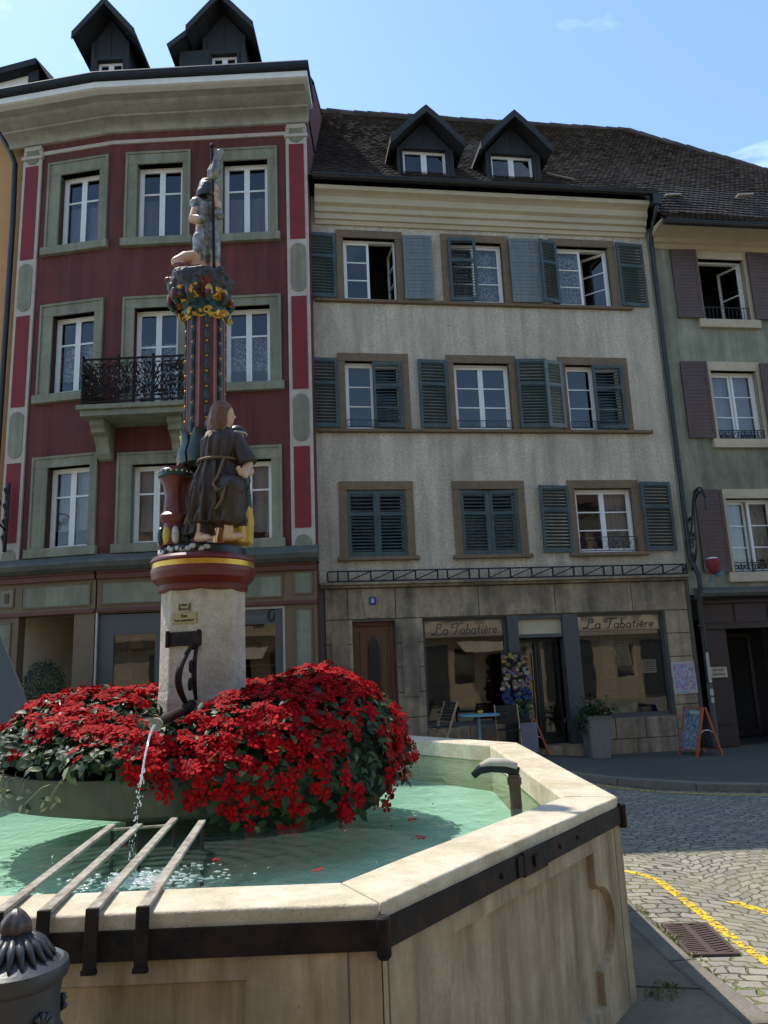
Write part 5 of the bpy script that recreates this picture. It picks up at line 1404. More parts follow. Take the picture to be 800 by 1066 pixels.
# bent knee under the cloth
limb(mb, [O(.15, -.28, 3.08), O(.25, -.36, 3.0), O(.24, -.34, 2.80)], [.10, .10, .085])
fuse(mb, 'robe', S1, [mt['robe']], lambda c: 0, .0065, 1)
mb = MB(); cc = Vector(O(.16, -.24, 3.615))
mb.ball(cc + Vector((-.012, 0, .022)), (.088, .088, .088), 0, 16, 12)
for k in range(26):
    t = R(60 + 240 * k / 25); r0 = .078
    p = cc + Vector((r0 * math.cos(t), r0 * math.sin(t), .03)); q = cc + Vector((r0 * 1.18 * math.cos(t) - .012, r0 * 1.15 * math.sin(t), -.07)); s_ = cc + Vector((r0 * 1.12 * math.cos(t) - .02, r0 * 1.1 * math.sin(t), -.155 + .02 * math.sin(k * 2.3)))
    w_ = Vector((random.uniform(-.01, .01), random.uniform(-.01, .01), 0))
    mb.tube([p, q + w_, s_ - w_], [.022, .022, .012], 7)
fuse(mb, 'hair', S1, [mt['hair']], lambda c: 0, .008, 2)
mb = MB()
mb.tube([O(.13 + .155 * math.cos(t), -.24 + .14 * math.sin(t), 3.235) for t in [R(15 * k) for k in range(25)]], .010, 6)
mb.tube([O(.20, -.385, 3.23), O(.16, -.41, 3.08), O(.13, -.43, 3.02), O(.17, -.46, 2.96), O(.225, -.46, 2.99), O(.20, -.45, 2.90), O(.15, -.43, 2.83)], .011, 6); mb.build('rope_belt', M('rope', (.16, .09, .04), (.1, .055, .025), 40, .7), S1, smooth=True)
# second figure on the far side with her jar
S2 = empty('jar_bearer_figure', (CX - .045, FY + .09, 2.62), 0, 'painted statue of a woman in dark headdress and yellow dress behind the robed figure', 'statue')
mb = MB(); head(mb, O(.275, .05, 3.555), .07, (.75, -.6, -.1)); limb(mb, [O(.27, .06, 3.45), O(.27, .06, 3.1)], [.075, .085]); limb(mb, [O(.30, .0, 3.40), O(.40, -.08, 3.22), O(.36, -.17, 3.13)], [.04, .036, .026]); hand(mb, O(.36, -.175, 3.13), (-.4, -.6, .3), (0, 0, 1))
fuse(mb, 'body', S2, [mt['skin']], lambda c: 0, .01, 3)
mb = MB(); cloth_loft(mb, [(z - 2.62, cx, cy, rx, ry, a) for z, cx, cy, rx, ry, a in ((2.66, .25, .02, .15, .13, 1.2), (2.85, .26, .03, .14, .13, 1.1), (3.05, .26, .04, .12, .11, .9), (3.2, .27, .05, .10, .09, .6), (3.38, .27, .05, .105, .09, .4), (3.45, .27, .05, .06, .06, .2))], 48, 10, .07, seed=9)
fuse(mb, 'dress', S2, [mt['yellow_enamel'], mt['dkgreen']], lambda c: 0 if c.z < .34 else 1, .011, 3)
mb = MB(); mb.ball(O(.268, .065, 3.585), (.078, .078, .066), 0, 14, 10); mb.build('headdress', mt['black_enamel'], S2, smooth=True)
mb = MB(); mb.tube([O(.268 + .08 * math.cos(R(15 * k)), .065 + .08 * math.sin(R(15 * k)), 3.575) for k in range(25)], .008, 6); mb.build('headband', mt['white_enamel'], S2, smooth=True)
mb = MB(); mb.lathe([(.03, 3.02 - 2.62), (.055, 3.06 - 2.62), (.068, 3.12 - 2.62), (.05, 3.19 - 2.62), (.03, 3.22 - 2.62), (.04, 3.25 - 2.62)], 16, (.36, -.20)); mb.build('jar', mt['black_enamel'], S2, smooth=True)
# the well
WL = empty('painted_well', (CX - .19, FY - .13, 2.59), 0, 'oxblood painted stone well with a dotted rim, left of the robed statue', 'statue')
mb = MB()
rg = []
for z, r, tw in ((.03, .115, 0), (.12, .10, 10), (.20, .085, 25), (.235, .115, 35), (.26, .118, 38), (.29, .085, 50), (.40, .072, 65), (.50, .085, 72), (.55, .115, 80), (.60, .125, 80), (.63, .12, 80)):
    rg.append([(r * (1 + .06 * math.cos(4 * (t + R(tw)))) * math.cos(t), r * (1 + .06 * math.cos(4 * (t + R(tw)))) * math.sin(t), z) for t in [2 * math.pi * k / 32 for k in range(32)]])
mb.rings(rg); w = mb.build('well_body', mt['ring'], WL, smooth='auto')
mb = MB(); mb.lathe([(.118, .555), (.130, .565), (.130, .61), (.118, .62)], 32); mb.build('dark_rim', mt['dkgreen'], WL, smooth='auto')
mb = MB()
for k in range(20): t = 2 * math.pi * k / 20; mb.ball((.131 * math.cos(t), .131 * math.sin(t), .595), .009, 0, 8, 5)
mb.build('rim_dots', mt['white_enamel'], WL, smooth=True)
mb = MB()
for k in range(10):
    t = 2 * math.pi * k / 10; mb.ball((.105 * math.cos(t), .105 * math.sin(t), .10), (.03, .03, .075), k % 3, 10, 7)
mb.build('acanthus_base', [mt['dkgreen'], mt['yellow_enamel'], mt['white_enamel']], WL, smooth=True)

# figure on top with a pole
S3 = empty('pole_bearer_figure', (CX, FY, 4.90), 0, 'silver painted statue of a figure holding a tall pole on top of the fountain column', 'statue')
mb = MB(); Q = lambda x, y, z: (x, y, z - 5.0)
head(mb, Q(.045, -.03, 5.775), .078, (.92, -.3, -.15))
limb(mb, [Q(.0, -.02, 5.60), Q(.005, -.02, 5.45), Q(.0, -.02, 5.34)], [.098, .088, .092], 16)
mb.ball(Q(-.06, -.05, 5.645), (.075, .07, .058)); mb.ball(Q(.085, -.05, 5.63), (.055, .06, .055))
limb(mb, [Q(-.06, -.06, 5.62), Q(-.085, -.10, 5.48), Q(.0, -.15, 5.44)], [.05, .042, .033]); 
limb(mb, [Q(.08, -.05, 5.62), Q(.13, -.10, 5.50), Q(.10, -.13, 5.62)], [.045, .038, .028]); hand(mb, Q(.10, -.135, 5.64), (.0, -.1, 1), (0, -1, 0), .007)
limb(mb, [Q(-.035, -.03, 5.33), Q(-.04, -.06, 5.20), Q(-.03, -.03, 5.02)], [.075, .058, .045])
limb(mb, [Q(.055, -.02, 5.33), Q(.075, -.03, 5.18), Q(.08, -.02, 5.02)], [.07, .052, .04])
for x in (-.03, .08): limb(mb, [Q(x, -.03, 5.025), Q(x + .03, -.13, 5.015)], [.035, .022])
cloth_loft(mb, [(z - 5.0, cx, cy, rx, ry, a) for z, cx, cy, rx, ry, a in ((5.16, -.03, -.04, .045, .045, 1.2), (5.24, -.01, -.03, .07, .065, 1.1), (5.32, .005, -.03, .092, .085, 1), (5.40, .005, -.02, .092, .085, .6))], 40, 8, .09, seed=4)
def f3(c):
    z = c.z
    if z > .70 and c.x > .06: return 1
    if z > .56 and c.x > .085 and c.y < -.05: return 1
    if .40 < z < .58 and c.x < -.05: return 1
    if z < .10: return 1
    return 0
fuse(mb, 'body', S3, [mt['silver'], mt['skin']], f3, .0085, 3)
mb = MB(); c = Vector(Q(.03, -.025, 5.80)); mb.ball(c + Vector((-.012, 0, .02)), (.082, .08, .078), 0, 14, 10)
for k in range(16): t = R(70 + 220 * k / 15); mb.tube([c + Vector((.07 * math.cos(t), .07 * math.sin(t), .02)), c + Vector((.088 * math.cos(t) - .01, .086 * math.sin(t), -.06)), c + Vector((.09 * math.cos(t) - .01, .09 * math.sin(t), -.10))], [.02, .02, .012], 6)
fuse(mb, 'hair', S3, [mt['bronzehair']], lambda c: 0, .008, 2)
mb = MB(); mb.tube([Q(.10, -.155, 5.0), Q(.085, -.15, 5.7), Q(.075, -.145, 6.12)], .013, 8); mb.ball(Q(.075, -.145, 6.125), (.022, .022, .022), 0, 8, 6); pole = mb.build('pole', mt['iron'], S3)
mb = MB()
rg = [[(r * (1 + .25 * math.sin(3 * t + z * 20)) * math.cos(t) + cx, r * .8 * (1 + .25 * math.sin(3 * t)) * math.sin(t) - .145, z - 5.0) for t in [2 * math.pi * k / 20 for k in range(20)]] for z, r, cx in ((5.80, .018, .085), (5.84, .045, .09), (5.90, .05, .10), (5.96, .032, .10), (6.02, .03, .115), (6.06, .034, .135), (6.085, .016, .15))]
mb.rings(rg); mb.build('furled_banner', mt['silver'], S3, smooth=True)
# crouching child figure at his feet
S4 = empty('crouching_figure', (CX - .15, FY - .05, 4.89), 0, 'small flesh coloured crouching figure at the feet of the pole bearer statue', 'statue')
mb = MB()
limb(mb, [(.10, 0, .17), (.0, -.03, .145), (-.075, -.04, .11)], [.055, .055, .042]); limb(mb, [(-.075, -.04, .10), (-.02, -.06, .05), (.06, -.06, .03)], [.042, .036, .028]); limb(mb, [(.10, .0, .16), (.08, .02, .04)], [.06, .06]); limb(mb, [(.06, -.06, .03), (.02, -.10, .02)], [.026, .018])
fuse(mb, 'body', S4, [mt['skin'], mt['ring']], lambda c: 0 if c.z > .075 else 1, .009, 3)

# ------------------------------------------------------------------ iron bars over the rim
BR = empty('bucket_rest', (-1.05, 3.1, 0), 0, 'rest of four lime crusted iron bars hooked over the front rim of the fountain', 'iron bars')
inner = [(-1.43, 4.10), (-1.29, 4.08), (-1.15, 4.22), (-.98, 4.11)]; outer = [(-1.20, 2.485), (-1.06, 2.485), (-.915, 2.485), (-.765, 2.485)]
bw = MB()
for (xi, yi), (xo, yo) in zip(inner, outer):
    mb = MB(); P = lambda x, y, z: Vector((x + 1.05, y - 3.1, z)); w = .036
    a, b = P(xo, yo - .004, .968), P(xi, yi, .932)
    mb.bar(a, b, w, .014)
    o = mb.build('rest_bar', mt['limedbar'], BR, bevel=.003)
    mb = MB(); mb.bar(P(xo, yo - .010, .974), P(xo, yo - .020, .800), w + .004, .010, up=(0, 1, 0)); mb.bar(P(xo, yo - .022, .812), P(xo, yo - .022, .797), w + .010, .018, up=(0, 1, 0))
    mb.build('bar_hook', mt['iron'], o, bevel=.003)
    mb = MB(); mb.tube([P(xi, yi, .922), P(xi, yi, .55)], .010, 8); mb.build('bar_leg', mt['iron'], o)
mb = MB(); mb.bar((-1.45 + 1.05, 4.03 - 3.1, .922), (-1.13 + 1.05, 4.09 - 3.1, .922), .016, .010); mb.build('cross_bar', mt['limedbar'], BR)

# spout
SPT = empty('water_spout', (-1.42, 5.5, 1.4), 0, 'black wrought iron spout with a scrolled arch pouring water from the column front', 'water spout')
mb = MB(); S = lambda x, y, z: (x + 1.42, y - 5.5, z - 1.4)
mb.tube([S(-1.40, 5.54, 1.47), S(-1.385, 5.2, 1.435), S(-1.345, 4.8, 1.42), S(-1.315, 4.42, 1.40)], [.034, .032, .030, .028], 12); mb.build('spout_pipe', mt['iron'], SPT, smooth='auto')
mb = MB(); mb.tube([S(-1.315, 4.43, 1.40), S(-1.312, 4.385, 1.398)], [.036, .036], 12); mb.build('nozzle', mt['limedbar'], SPT)
mb = MB()
P1_ = []; P2_ = []
for k in range(17):
    t = k / 16; a = R(95 - 200 * t)
    P1_.append(S(-1.385 - .03 * math.sin(t * 3), 5.43 - .20 * math.sin(math.pi * t) , 1.86 - .42 * t)); P2_.append(S(-1.375 + .012, 5.50 - .06 * math.sin(math.pi * t), 1.86 - .36 * t))
mb.tube(P1_, [.014 + .010 * math.sin(math.pi * k / 16) for k in range(17)], 10); mb.tube(P2_, [.012 + .007 * math.sin(math.pi * k / 16) for k in range(17)], 10)
mb.tube([S(-1.38, 5.55, 1.86), S(-1.38, 5.44, 1.86)], .018, 10)
for z, y in ((1.72, 5.36), (1.6, 5.34)):
    mb.tube([S(-1.375, y + .05 + .045 * math.cos(a) * (1 - .05 * i), z + .05 * math.sin(a) * (1 - .05 * i)) for i, a in enumerate([R(32 * j) for j in range(14)])], .011, 6)
mb.tube([S(-1.385, 5.42, 1.47), S(-1.385, 5.38, 1.40)], .03, 10)
mb.build('scrolled_arch', mt['iron'], SPT, smooth=True)
def wetmat():
    m, nt, b = newmat('falling_water'); nt.nodes.remove(b)
    tr = nt.nodes.new('ShaderNodeBsdfTransparent'); gl = nt.nodes.new('ShaderNodeBsdfGlossy'); gl.inputs['Roughness'].default_value = .08
    df = nt.nodes.new('ShaderNodeBsdfDiffuse'); df.inputs[0].default_value = (.8, .82, .84, 1); tl = nt.nodes.new('ShaderNodeBsdfTranslucent'); tl.inputs[0].default_value = (.85, .87, .9, 1)
    a = nt.nodes.new('ShaderNodeMixShader'); a.inputs[0].default_value = .5; L(nt, df.outputs[0], a.inputs[1]); L(nt, tl.outputs[0], a.inputs[2])
    b2 = nt.nodes.new('ShaderNodeMixShader'); b2.inputs[0].default_value = .45; L(nt, a.outputs[0], b2.inputs[1]); L(nt, gl.outputs[0], b2.inputs[2])
    c = nt.nodes.new('ShaderNodeMixShader'); c.inputs[0].default_value = .62; L(nt, tr.outputs[0], c.inputs[1]); L(nt, b2.outputs[0], c.inputs[2])
    L(nt, c.outputs[0], nt.nodes['Material Output'].inputs[0]); return m
mt['wet'] = wetmat()
mb = MB(); pts = []; rs = []
A = Vector((-1.312, 4.38, 1.395)); B = Vector((-1.22, 3.74, .80))
for k in range(30):
    t = k / 29; p = A.lerp(B, t); p.z = A.z - (A.z - B.z) * t * t * .92 - (A.z - B.z) * .08 * t
    if k == 0: drops = MB()
    if t < .66: pts.append(p); rs.append(.0080 - .0062 * t + .0006 * math.sin(k * 2.1))
    if t > .5:
        for q in range(7): s_ = random.uniform(.0014, .0034); drops.ball(p + Vector((random.gauss(0, .004 + .012 * (t - .5)), random.gauss(0, .006), random.uniform(-.02, .02))), (s_, s_, s_ * random.uniform(1.2, 4)), 0, 7, 5)
mb.tube(pts, rs, 10)
wj = tag(mb.build('water_jet', mt['wet'], smooth=True), 'thin jet of water breaking into drops below the iron spout', 'water jet'); wd = drops.build('water_drops', mt['wet'], wj, smooth=True); wd['kind'] = 'stuff'
mb = MB()
for k in range(700):
    r = abs(random.gauss(0, .15)); t = random.uniform(0, 2 * math.pi)
    x, y = -1.09 + r * 1.15 * math.cos(t), 3.55 + r * .8 * math.sin(t)
    if y < 2.82: continue
    s = random.uniform(.0015, .006); mb.ball((x, y, ZW + s * .2), (s * random.uniform(1, 4), s * random.uniform(.8, 1.6), s * .5), 0, 7, 5)
tag(mb.build('splash_foam', mt['wet'], smooth=True), kind='stuff')
# overflow pipe
OV = empty('overflow_pipe', (.74, 5.02, .32), 0, 'short brown pipe with grey bent spout standing in the water near the right rim', 'pipe')
mb = MB(); mb.tube([(0, 0, 0), (0, 0, .66)], .036, 14); mb.lathe([(.044, .60), (.044, .64)], 14); mb.build('standpipe', M('rusty_pipe', (.10, .055, .035), (.06, .04, .03), 14, .7, .4, 40), OV, smooth='auto')
mb = MB(); mb.tube([(.03, -.01, .672), (-.05, .0, .70), (-.14, .02, .705), (-.21, .03, .69), (-.25, .035, .655)], [.03, .032, .031, .028, .022], 12); mb.build('bent_spout', mt['darkzinc'], OV, smooth=True)
mb = MB(); mb.tube([(.02, -.01, .700), (-.05, .0, .724), (-.14, .02, .728), (-.2, .03, .710)], [.026, .034, .033, .022], 8); mb.build('lime_crust', mt['offwhite'], OV, smooth=True)

# ------------------------------------------------------------------ impatiens in the tray
def lerpk(K, x):
    K = sorted(K)
    if x <= K[0][0]: return K[0][1]
    for (a, b), (c, d) in zip(K, K[1:]):
        if a <= x <= c:
            t = (x - a) / (c - a); t = t * t * (3 - 2 * t); return b + (d - b) * t
    return K[-1][1]
ZT = [(-180, 1.55), (-150, 1.54), (-125, 1.46), (-104, 1.36), (-88, 1.38), (-66, 1.48), (-45, 1.56), (-20, 1.62), (10, 1.64), (40, 1.62), (90, 1.58), (180, 1.55)]
HM = [(-180, 1.14), (-140, 1.14), (-112, 1.14), (-101, 1.13), (-92, 1.06), (-80, .95), (-66, .80), (-52, .74), (-38, .78), (-15, .90), (10, 1.0), (90, 1.04), (180, 1.14)]
RM = [(-180, 1.42), (-130, 1.36), (-103, 1.33), (-90, 1.36), (-60, 1.42), (-30, 1.46), (0, 1.45), (60, 1.45), (180, 1.42)]
def mound(phi, t, inset=0):
    p = math.degrees(phi); zt, hm, rm = lerpk(ZT, p), lerpk(HM, p), lerpk(RM, p)
    n_ = mnoise.noise((1.9 * math.cos(phi) + t, 1.9 * math.sin(phi), t * 2.5)) * .085 + mnoise.noise((6 * math.cos(phi), 6 * math.sin(phi), t * 6)) * .035
    if t < .3: r, z = .40 + .45 * t / .3, zt - .10 * (1 - t / .3) ** 2
    else:
        a = (t - .3) / .7 * math.pi * .5; r, z = .85 + (rm - .85) * math.sin(a) ** .9, hm + (zt - hm) * math.cos(a) ** .8
    r = r + n_ * (.3 + t) - inset; z = z + n_ * (1 - t * .6) - inset * (1 - t)
    return Vector((r * math.cos(phi), r * math.sin(phi), z))
def mnorm(phi, t):
    e = .02; a = mound(phi + e, t) - mound(phi - e, t); b = mound(phi, min(1, t + e)) - mound(phi, max(0, t - e))
    n = a.cross(b)
    if n.dot(Vector((math.cos(phi), math.sin(phi), .6))) < 0: n = -n
    return n.normalized()
def blossom_verts(rad, seed):
    rnd = random.Random(seed); V = []; F = []
    for k in range(5):
        a = 2 * math.pi * (k + rnd.uniform(-.08, .08)) / 5; w = .80 * rnd.uniform(.92, 1.08); l = rad * rnd.uniform(.92, 1.08); cup = rnd.uniform(-.1, .25)
        b = len(V)
        for (rr, ww, zz) in ((.08, 0, 0), (.5, -w * .55, .06), (.5, w * .55, .06), (.86, -w * .62, .05), (.86, w * .62, .05), (1.02, -w * .22, .0), (1.02, w * .22, .0), (.62, 0, .12)):
            ang = a + ww * (.95 if rr < .9 else 1); V.append(Vector((l * rr * math.cos(ang), l * rr * math.sin(ang), l * (zz + cup * rr * rr * .5) + k * .0008)))
        F += [(b, b + 1, b + 7), (b, b + 7, b + 2), (b + 1, b + 3, b + 7), (b + 2, b + 7, b + 4), (b + 3, b + 5, b + 7), (b + 5, b + 6, b + 7), (b + 6, b + 4, b + 7)]
    return V, F
def frame(n, spin):
    x = n.orthogonal().normalized(); y = n.cross(x); c, s = math.cos(spin), math.sin(spin)
    u, v = x * c + y * s, -x * s + y * c
    return Matrix(((u.x, v.x, n.x), (u.y, v.y, n.y), (u.z, v.z, n.z)))
def leaf_add(mb, p, d, n, l, w, m=0):
    d = d.normalized(); s = d.cross(n).normalized(); n2 = s.cross(d)
    q = [p, p + d * l * .3 - s * w * .8 + n2 * w * .25, p + d * l * .3 + s * w * .8 + n2 * w * .25, p + d * l * .65 - s * w * .75 + n2 * w * .1, p + d * l * .65 + s * w * .75 + n2 * w * .1, p + d * l - n2 * l * .16, p + d * l * .35, p + d * l * .68 - n2 * .02 * l]
    mb.mesh(q, [(0, 1, 6), (0, 6, 2), (1, 3, 7, 6), (6, 7, 4, 2), (3, 5, 7), (7, 5, 4)], m)
variants = [blossom_verts(1.0, s) for s in range(5)]
bmesh_cache = []
for V, F in variants:
    me = bpy.data.meshes.new('blossom'); me.from_pydata([tuple(v * .037) for v in V], [], F); me.materials.append(mt['petal']); me.polygons.foreach_set('use_smooth', [True] * len(F)); bmesh_cache.append(me)
PIPE_A, PIPE_B = Vector((-1.40 - FX, 5.54 - FY, 1.46)), Vector((-1.315 - FX, 4.40 - FY, 1.40))
def near_pipe(p, r):
    d = PIPE_B - PIPE_A; t = max(0, min(1, (p - PIPE_A).dot(d) / d.length_squared)); q = PIPE_A + d * t
    v = p - q
    # also the view corridor above the pipe
    return v.length < r or (abs(v.x) < .07 and 0 < v.z < .22 and 0 < t < 1)
for name, lo, hi, lab, dens in (('impatiens_plants', -276, -93.5, 'sparser red impatiens filling the left half of the fountain tray above its bare edge', .62), ('impatiens_plants', -93.5, 84, 'dense red impatiens spilling over the right side of the fountain tray', 1.0)):
    pt = empty(name, (FX, FY, 0), 0, lab, 'flowers', 'red impatiens in the fountain tray')
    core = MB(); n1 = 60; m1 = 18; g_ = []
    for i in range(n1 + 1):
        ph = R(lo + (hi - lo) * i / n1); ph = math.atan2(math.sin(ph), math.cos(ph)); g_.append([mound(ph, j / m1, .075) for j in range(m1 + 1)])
    core.rings(g_, 0, False, closed=False); core.build('dark_core', M('dark_core_green', (.010, .018, .008), (.006, .012, .005), 12, .9), pt, smooth=True)  # inner filler shell; shade between the leaves put into its dark colour
    lf = MB(); blos = []
    rn = random.Random(11 if lo < -100 else 12)
    for k in range(int(4200)):
        ph = R(rn.uniform(lo, hi)); ph = math.atan2(math.sin(ph), math.cos(ph)); t = rn.random() ** .8; p = mound(ph, t, rn.uniform(-.02, .06))
        if near_pipe(p, .05): continue
        n = mnorm(ph, t); n = (n + Vector((rn.gauss(0, .35), rn.gauss(0, .35), rn.gauss(.25, .3)))).normalized()
        d = Vector((rn.gauss(0, 1), rn.gauss(0, 1), rn.gauss(-.3, .6))) + n * .4; d = d - n * d.dot(n) * .8
        l = rn.uniform(.055, .105); leaf_add(lf, p, d, n, l, l * .27, 1 if rn.random() < .05 else 0)
    # stray hanging stems over the bare edge
    if lo < -100:
        for k in range(16):
            ph = R(rn.uniform(-165, -99)); p = mound(ph, .98, .0); p.z = 1.10 + rn.uniform(-.02, .05); q = p + Vector((math.cos(ph), math.sin(ph), 0)) * rn.uniform(.02, .08) + Vector((rn.gauss(0, .05), 0, -rn.uniform(.03, .14)))
            lf.tube([p, p.lerp(q, .5) + Vector((0, 0, .03)), q], [.004, .0035, .002], 5, 1)
            for j in range(3): leaf_add(lf, q + Vector((rn.gauss(0, .02), rn.gauss(0, .01), rn.gauss(0, .02))), Vector((rn.gauss(0, 1), rn.gauss(0, .4) - .4, rn.gauss(-.6, .5))), Vector((math.cos(ph), math.sin(ph), .5)), .05, .014, rn.choice((0, 1, 1)))
    lv = lf.build('leaves', [mt['leaf'], mt['leafpale']], pt, smooth=True, fix=False)
    N = int(2500 if lo > -100 else 1900)
    for k in range(N):
        ph = R(rn.uniform(lo, hi)); ph = math.atan2(math.sin(ph), math.cos(ph)); t = rn.random() ** .75
        dgr = math.degrees(ph)
        if lo < -100 and t > .78 and -180 < dgr < -96 and rn.random() < .85: continue
        if lo < -100 and t > .62 and -150 < dgr < -96 and rn.random() < .4: continue
        if mnoise.noise((math.cos(ph) * 3.2, math.sin(ph) * 3.2, t * 5)) < (-.32 if lo > -100 else -.26) : continue
        if t > .62 and rn.random() < .16: continue
        p = mound(ph, t, rn.uniform(-.05, .0))
        if near_pipe(p, .075): continue
        n = (mnorm(ph, t) + Vector((rn.gauss(0, .32), rn.gauss(0, .32), rn.gauss(.1, .3)))).normalized()
        blos.append((p, n, rn.uniform(0, 6.28), rn.uniform(.85, 1.2), rn.randrange(5)))
    # the hundred that show largest become parts, the others one mass
    cam_l = Vector((-FX, -FY, 1.62))
    blos.sort(key=lambda q: -(max(0, (cam_l - q[0]).normalized().dot(q[1])) + .3) / (cam_l - q[0]).length_squared * (1 if (q[0].y < .2) else .2))
    rest = MB()
    for i, (p, n, sp, s, v) in enumerate(blos):
        Fm = frame(n, sp)
        if i < 100:
            o = bpy.data.objects.new('blossom', bmesh_cache[v]); col.objects.link(o); o.parent = pt
            o.matrix_basis = Matrix.Translation(p) @ Fm.to_4x4() @ Matrix.Scale(s, 4)
        else:
            rest.mesh([p + Fm @ (q * .037 * s) for q in variants[v][0]], variants[v][1])
    o = rest.build('blossoms', mt['petal'], pt, smooth=True, fix=False); o['kind'] = 'stuff'
# fallen blossoms on the water
for x, y in ((-.86, 3.87), (.12, 4.18), (.09, 4.68), (1.0, 6.41), (-1.45, 4.30), (.15, 8.0), (.55, 7.9), (-.35, 3.6)):
    o = bpy.data.objects.new('floating_blossom', bmesh_cache[random.randrange(5)]); col.objects.link(o); o.location = (x, y, ZW + .004); o.rotation_euler = (random.uniform(-.2, .2), random.uniform(-.2, .2), random.uniform(0, 6)); o.scale = (.75, .75, .75)
    tag(o, 'single red blossom floating on the fountain water', 'blossom', 'blossoms floating on the water')
mb = MB()
for k in range(120):
    x, y = random.uniform(-3.4, .7), random.uniform(3.0, 8.6)
    if abs(x - FX) + abs(y - FY) > 4.0 or math.hypot(x - FX, y - FY) < 1.3: continue
    leaf_add(mb, Vector((x, y, ZW + .003)), Vector((random.gauss(0, 1), random.gauss(0, 1), 0)), Vector((0, 0, 1)), random.uniform(.02, .05), .008)
tag(mb.build('floating_leaf_litter', mt['leafdark']), kind='stuff')

# ------------------------------------------------------------------ cast iron post at the lower left
PO = empty('cast_iron_post', (-.885, 1.92, 0), 0, 'grey cast iron post with a leafy bud finial in front of the fountain basin', 'post'); PO.scale = (1.13, 1.13, 1.04)
mb = MB(); mb.lathe([(.13, 0), (.13, .1), (.115, .14), (.10, .2), (.10, .70), (.112, .73), (.112, .76), (.098, .78), (.103, .80), (.103, .82), (.092, .84), (.090, .905), (.094, .93), (.094, .935)], 40); mb.build('post_shaft', mt['castiron'], PO, smooth='auto')
mb = MB(); mb.lathe([(.094, .93), (.103, .94), (.1055, .955), (.103, .968), (.094, .974), (.088, .970), (.062, .985), (.045, 1.0), (.03, 1.015)], 40); cpo = mb.build('post_cap', mt['castiron'], PO, smooth='auto')
mb = MB()
for k in range(20):
    t = 2 * math.pi * k / 20
    for j, (r0, z0, r1, z1, w) in enumerate(((.024, 1.03, .078, .978, .017),)):
        a = Vector((r0 * math.cos(t), r0 * math.sin(t), z0)); b = Vector((r1 * math.cos(t), r1 * math.sin(t), z1)); mb.tube([a, a.lerp(b, .5) + Vector((0, 0, .004)), b], [.006, .0095, .003], 6)
mb.build('leaf_collar', mt['castiron'], cpo, smooth=True)
mb = MB()
rg = []
for r, z in ((.016, 1.01), (.022, 1.025), (.03, 1.04), (.028, 1.055), (.018, 1.07), (.006, 1.082)):
    rg.append([(r * (1 + .12 * math.cos(6 * t)) * math.cos(t), r * (1 + .12 * math.cos(6 * t)) * math.sin(t), z) for t in [2 * math.pi * k / 36 for k in range(36)]])
mb.rings(rg); mb.build('bud_finial', M('worn_finial', (.035, .032, .032), (.09, .045, .035), 16, .4, .3, 50), cpo, smooth=True)
for k in range(6):
    mb = MB(); t = R(-90 + 60 * k); T = Matrix.Translation((.091 * math.cos(t), .091 * math.sin(t), .868)) @ Matrix.Rotation(t + R(90), 4, 'Z')
    for j in range(5):
        a = R(30 + 30 * j); mb.tube([T @ Vector((0, 0, -.012)), T @ Vector((.026 * math.cos(a), -.006, -.012 + .034 * math.sin(a)))], [.003, .006], 6)
    mb.build('shell_relief', mt['castiron'], PO, smooth=True)

# ------------------------------------------------------------------ street things
def FW(u, y): return (4.46 + u * math.cos(AZC) - y * math.sin(AZC), 14.98 + u * math.sin(AZC) + y * math.cos(AZC))
def chair(u, y, rz, label):
    x, yy = FW(u, y); c = empty('folding_chair', (x, yy, gz(x, yy)), rz, label, 'chair', 'chairs outside the shop')
    mb = MB()
    for s in (-1, 1): mb.bar((s * .20, .20, 0), (s * .20, -.17, .86), .03, .02, up=(1, 0, 0)); 
    mb.build('back_frame', mt['lightwood'], c)
    mb = MB()
    for s in (-1, 1): mb.bar((s * .175, -.20, 0), (s * .175, .18, .45), .028, .02, up=(1, 0, 0))
    mb.bar((-.17, -.14, .08), (.17, -.14, .08), .02, .02); mb.build('leg_frame', mt['lightwood'], c)
    mb = MB()
    for k in range(6): mb.box(-.20, .20, -.19 + k * .066 + .0, -.19 + k * .066 + .055, .44, .455)
    mb.build('seat', mt['black'], c)
    mb = MB()
    for k in range(6): z = .55 + k * .052; yk = .20 - .43 * z; mb.box(-.19, .19, yk - .02, yk - .006, z, z + .044)
    mb.build('backrest', mt['black'], c); return c
chair(-3.72, -.72, R(118), 'left folding chair with black slats, turned sideways to the blue table by the shop window')
chair(-2.58, -.70, R(178), 'right folding chair with black slats, showing its back to the street beside the display rack')
x, y = FW(-3.10, -.72); T_ = empty('bistro_table', (x, y, gz(x, y)), 0, 'small round pale blue bistro table between two chairs outside the shop', 'table')
mb = MB(); mb.lathe([(.0, .655), (.36, .655), (.37, .665), (.37, .678), (.36, .685), (0, .686)], 32); mb.build('tabletop', mt['tin_blue'], T_, smooth='auto')
mb = MB(); mb.tube([(0, 0, .03), (0, 0, .655)], .022, 10)
for k in range(3): t = R(120 * k + 20); mb.bar((0, 0, .06), (.24 * math.cos(t), .24 * math.sin(t), .0), .03, .02)
mb.build('pedestal', mt['tin_blue'], T_)
o = MB(); o.lathe([(.03, 0), (.045, .02), (.05, .06), (.04, .065)], 14); pot = tag(o.build('table_pot', mt['yellow_enamel'], None, smooth='auto', loc=(x + .03, y - .02, gz(x, y) + .686)), 'tiny yellow pot standing on the blue table', 'pot')
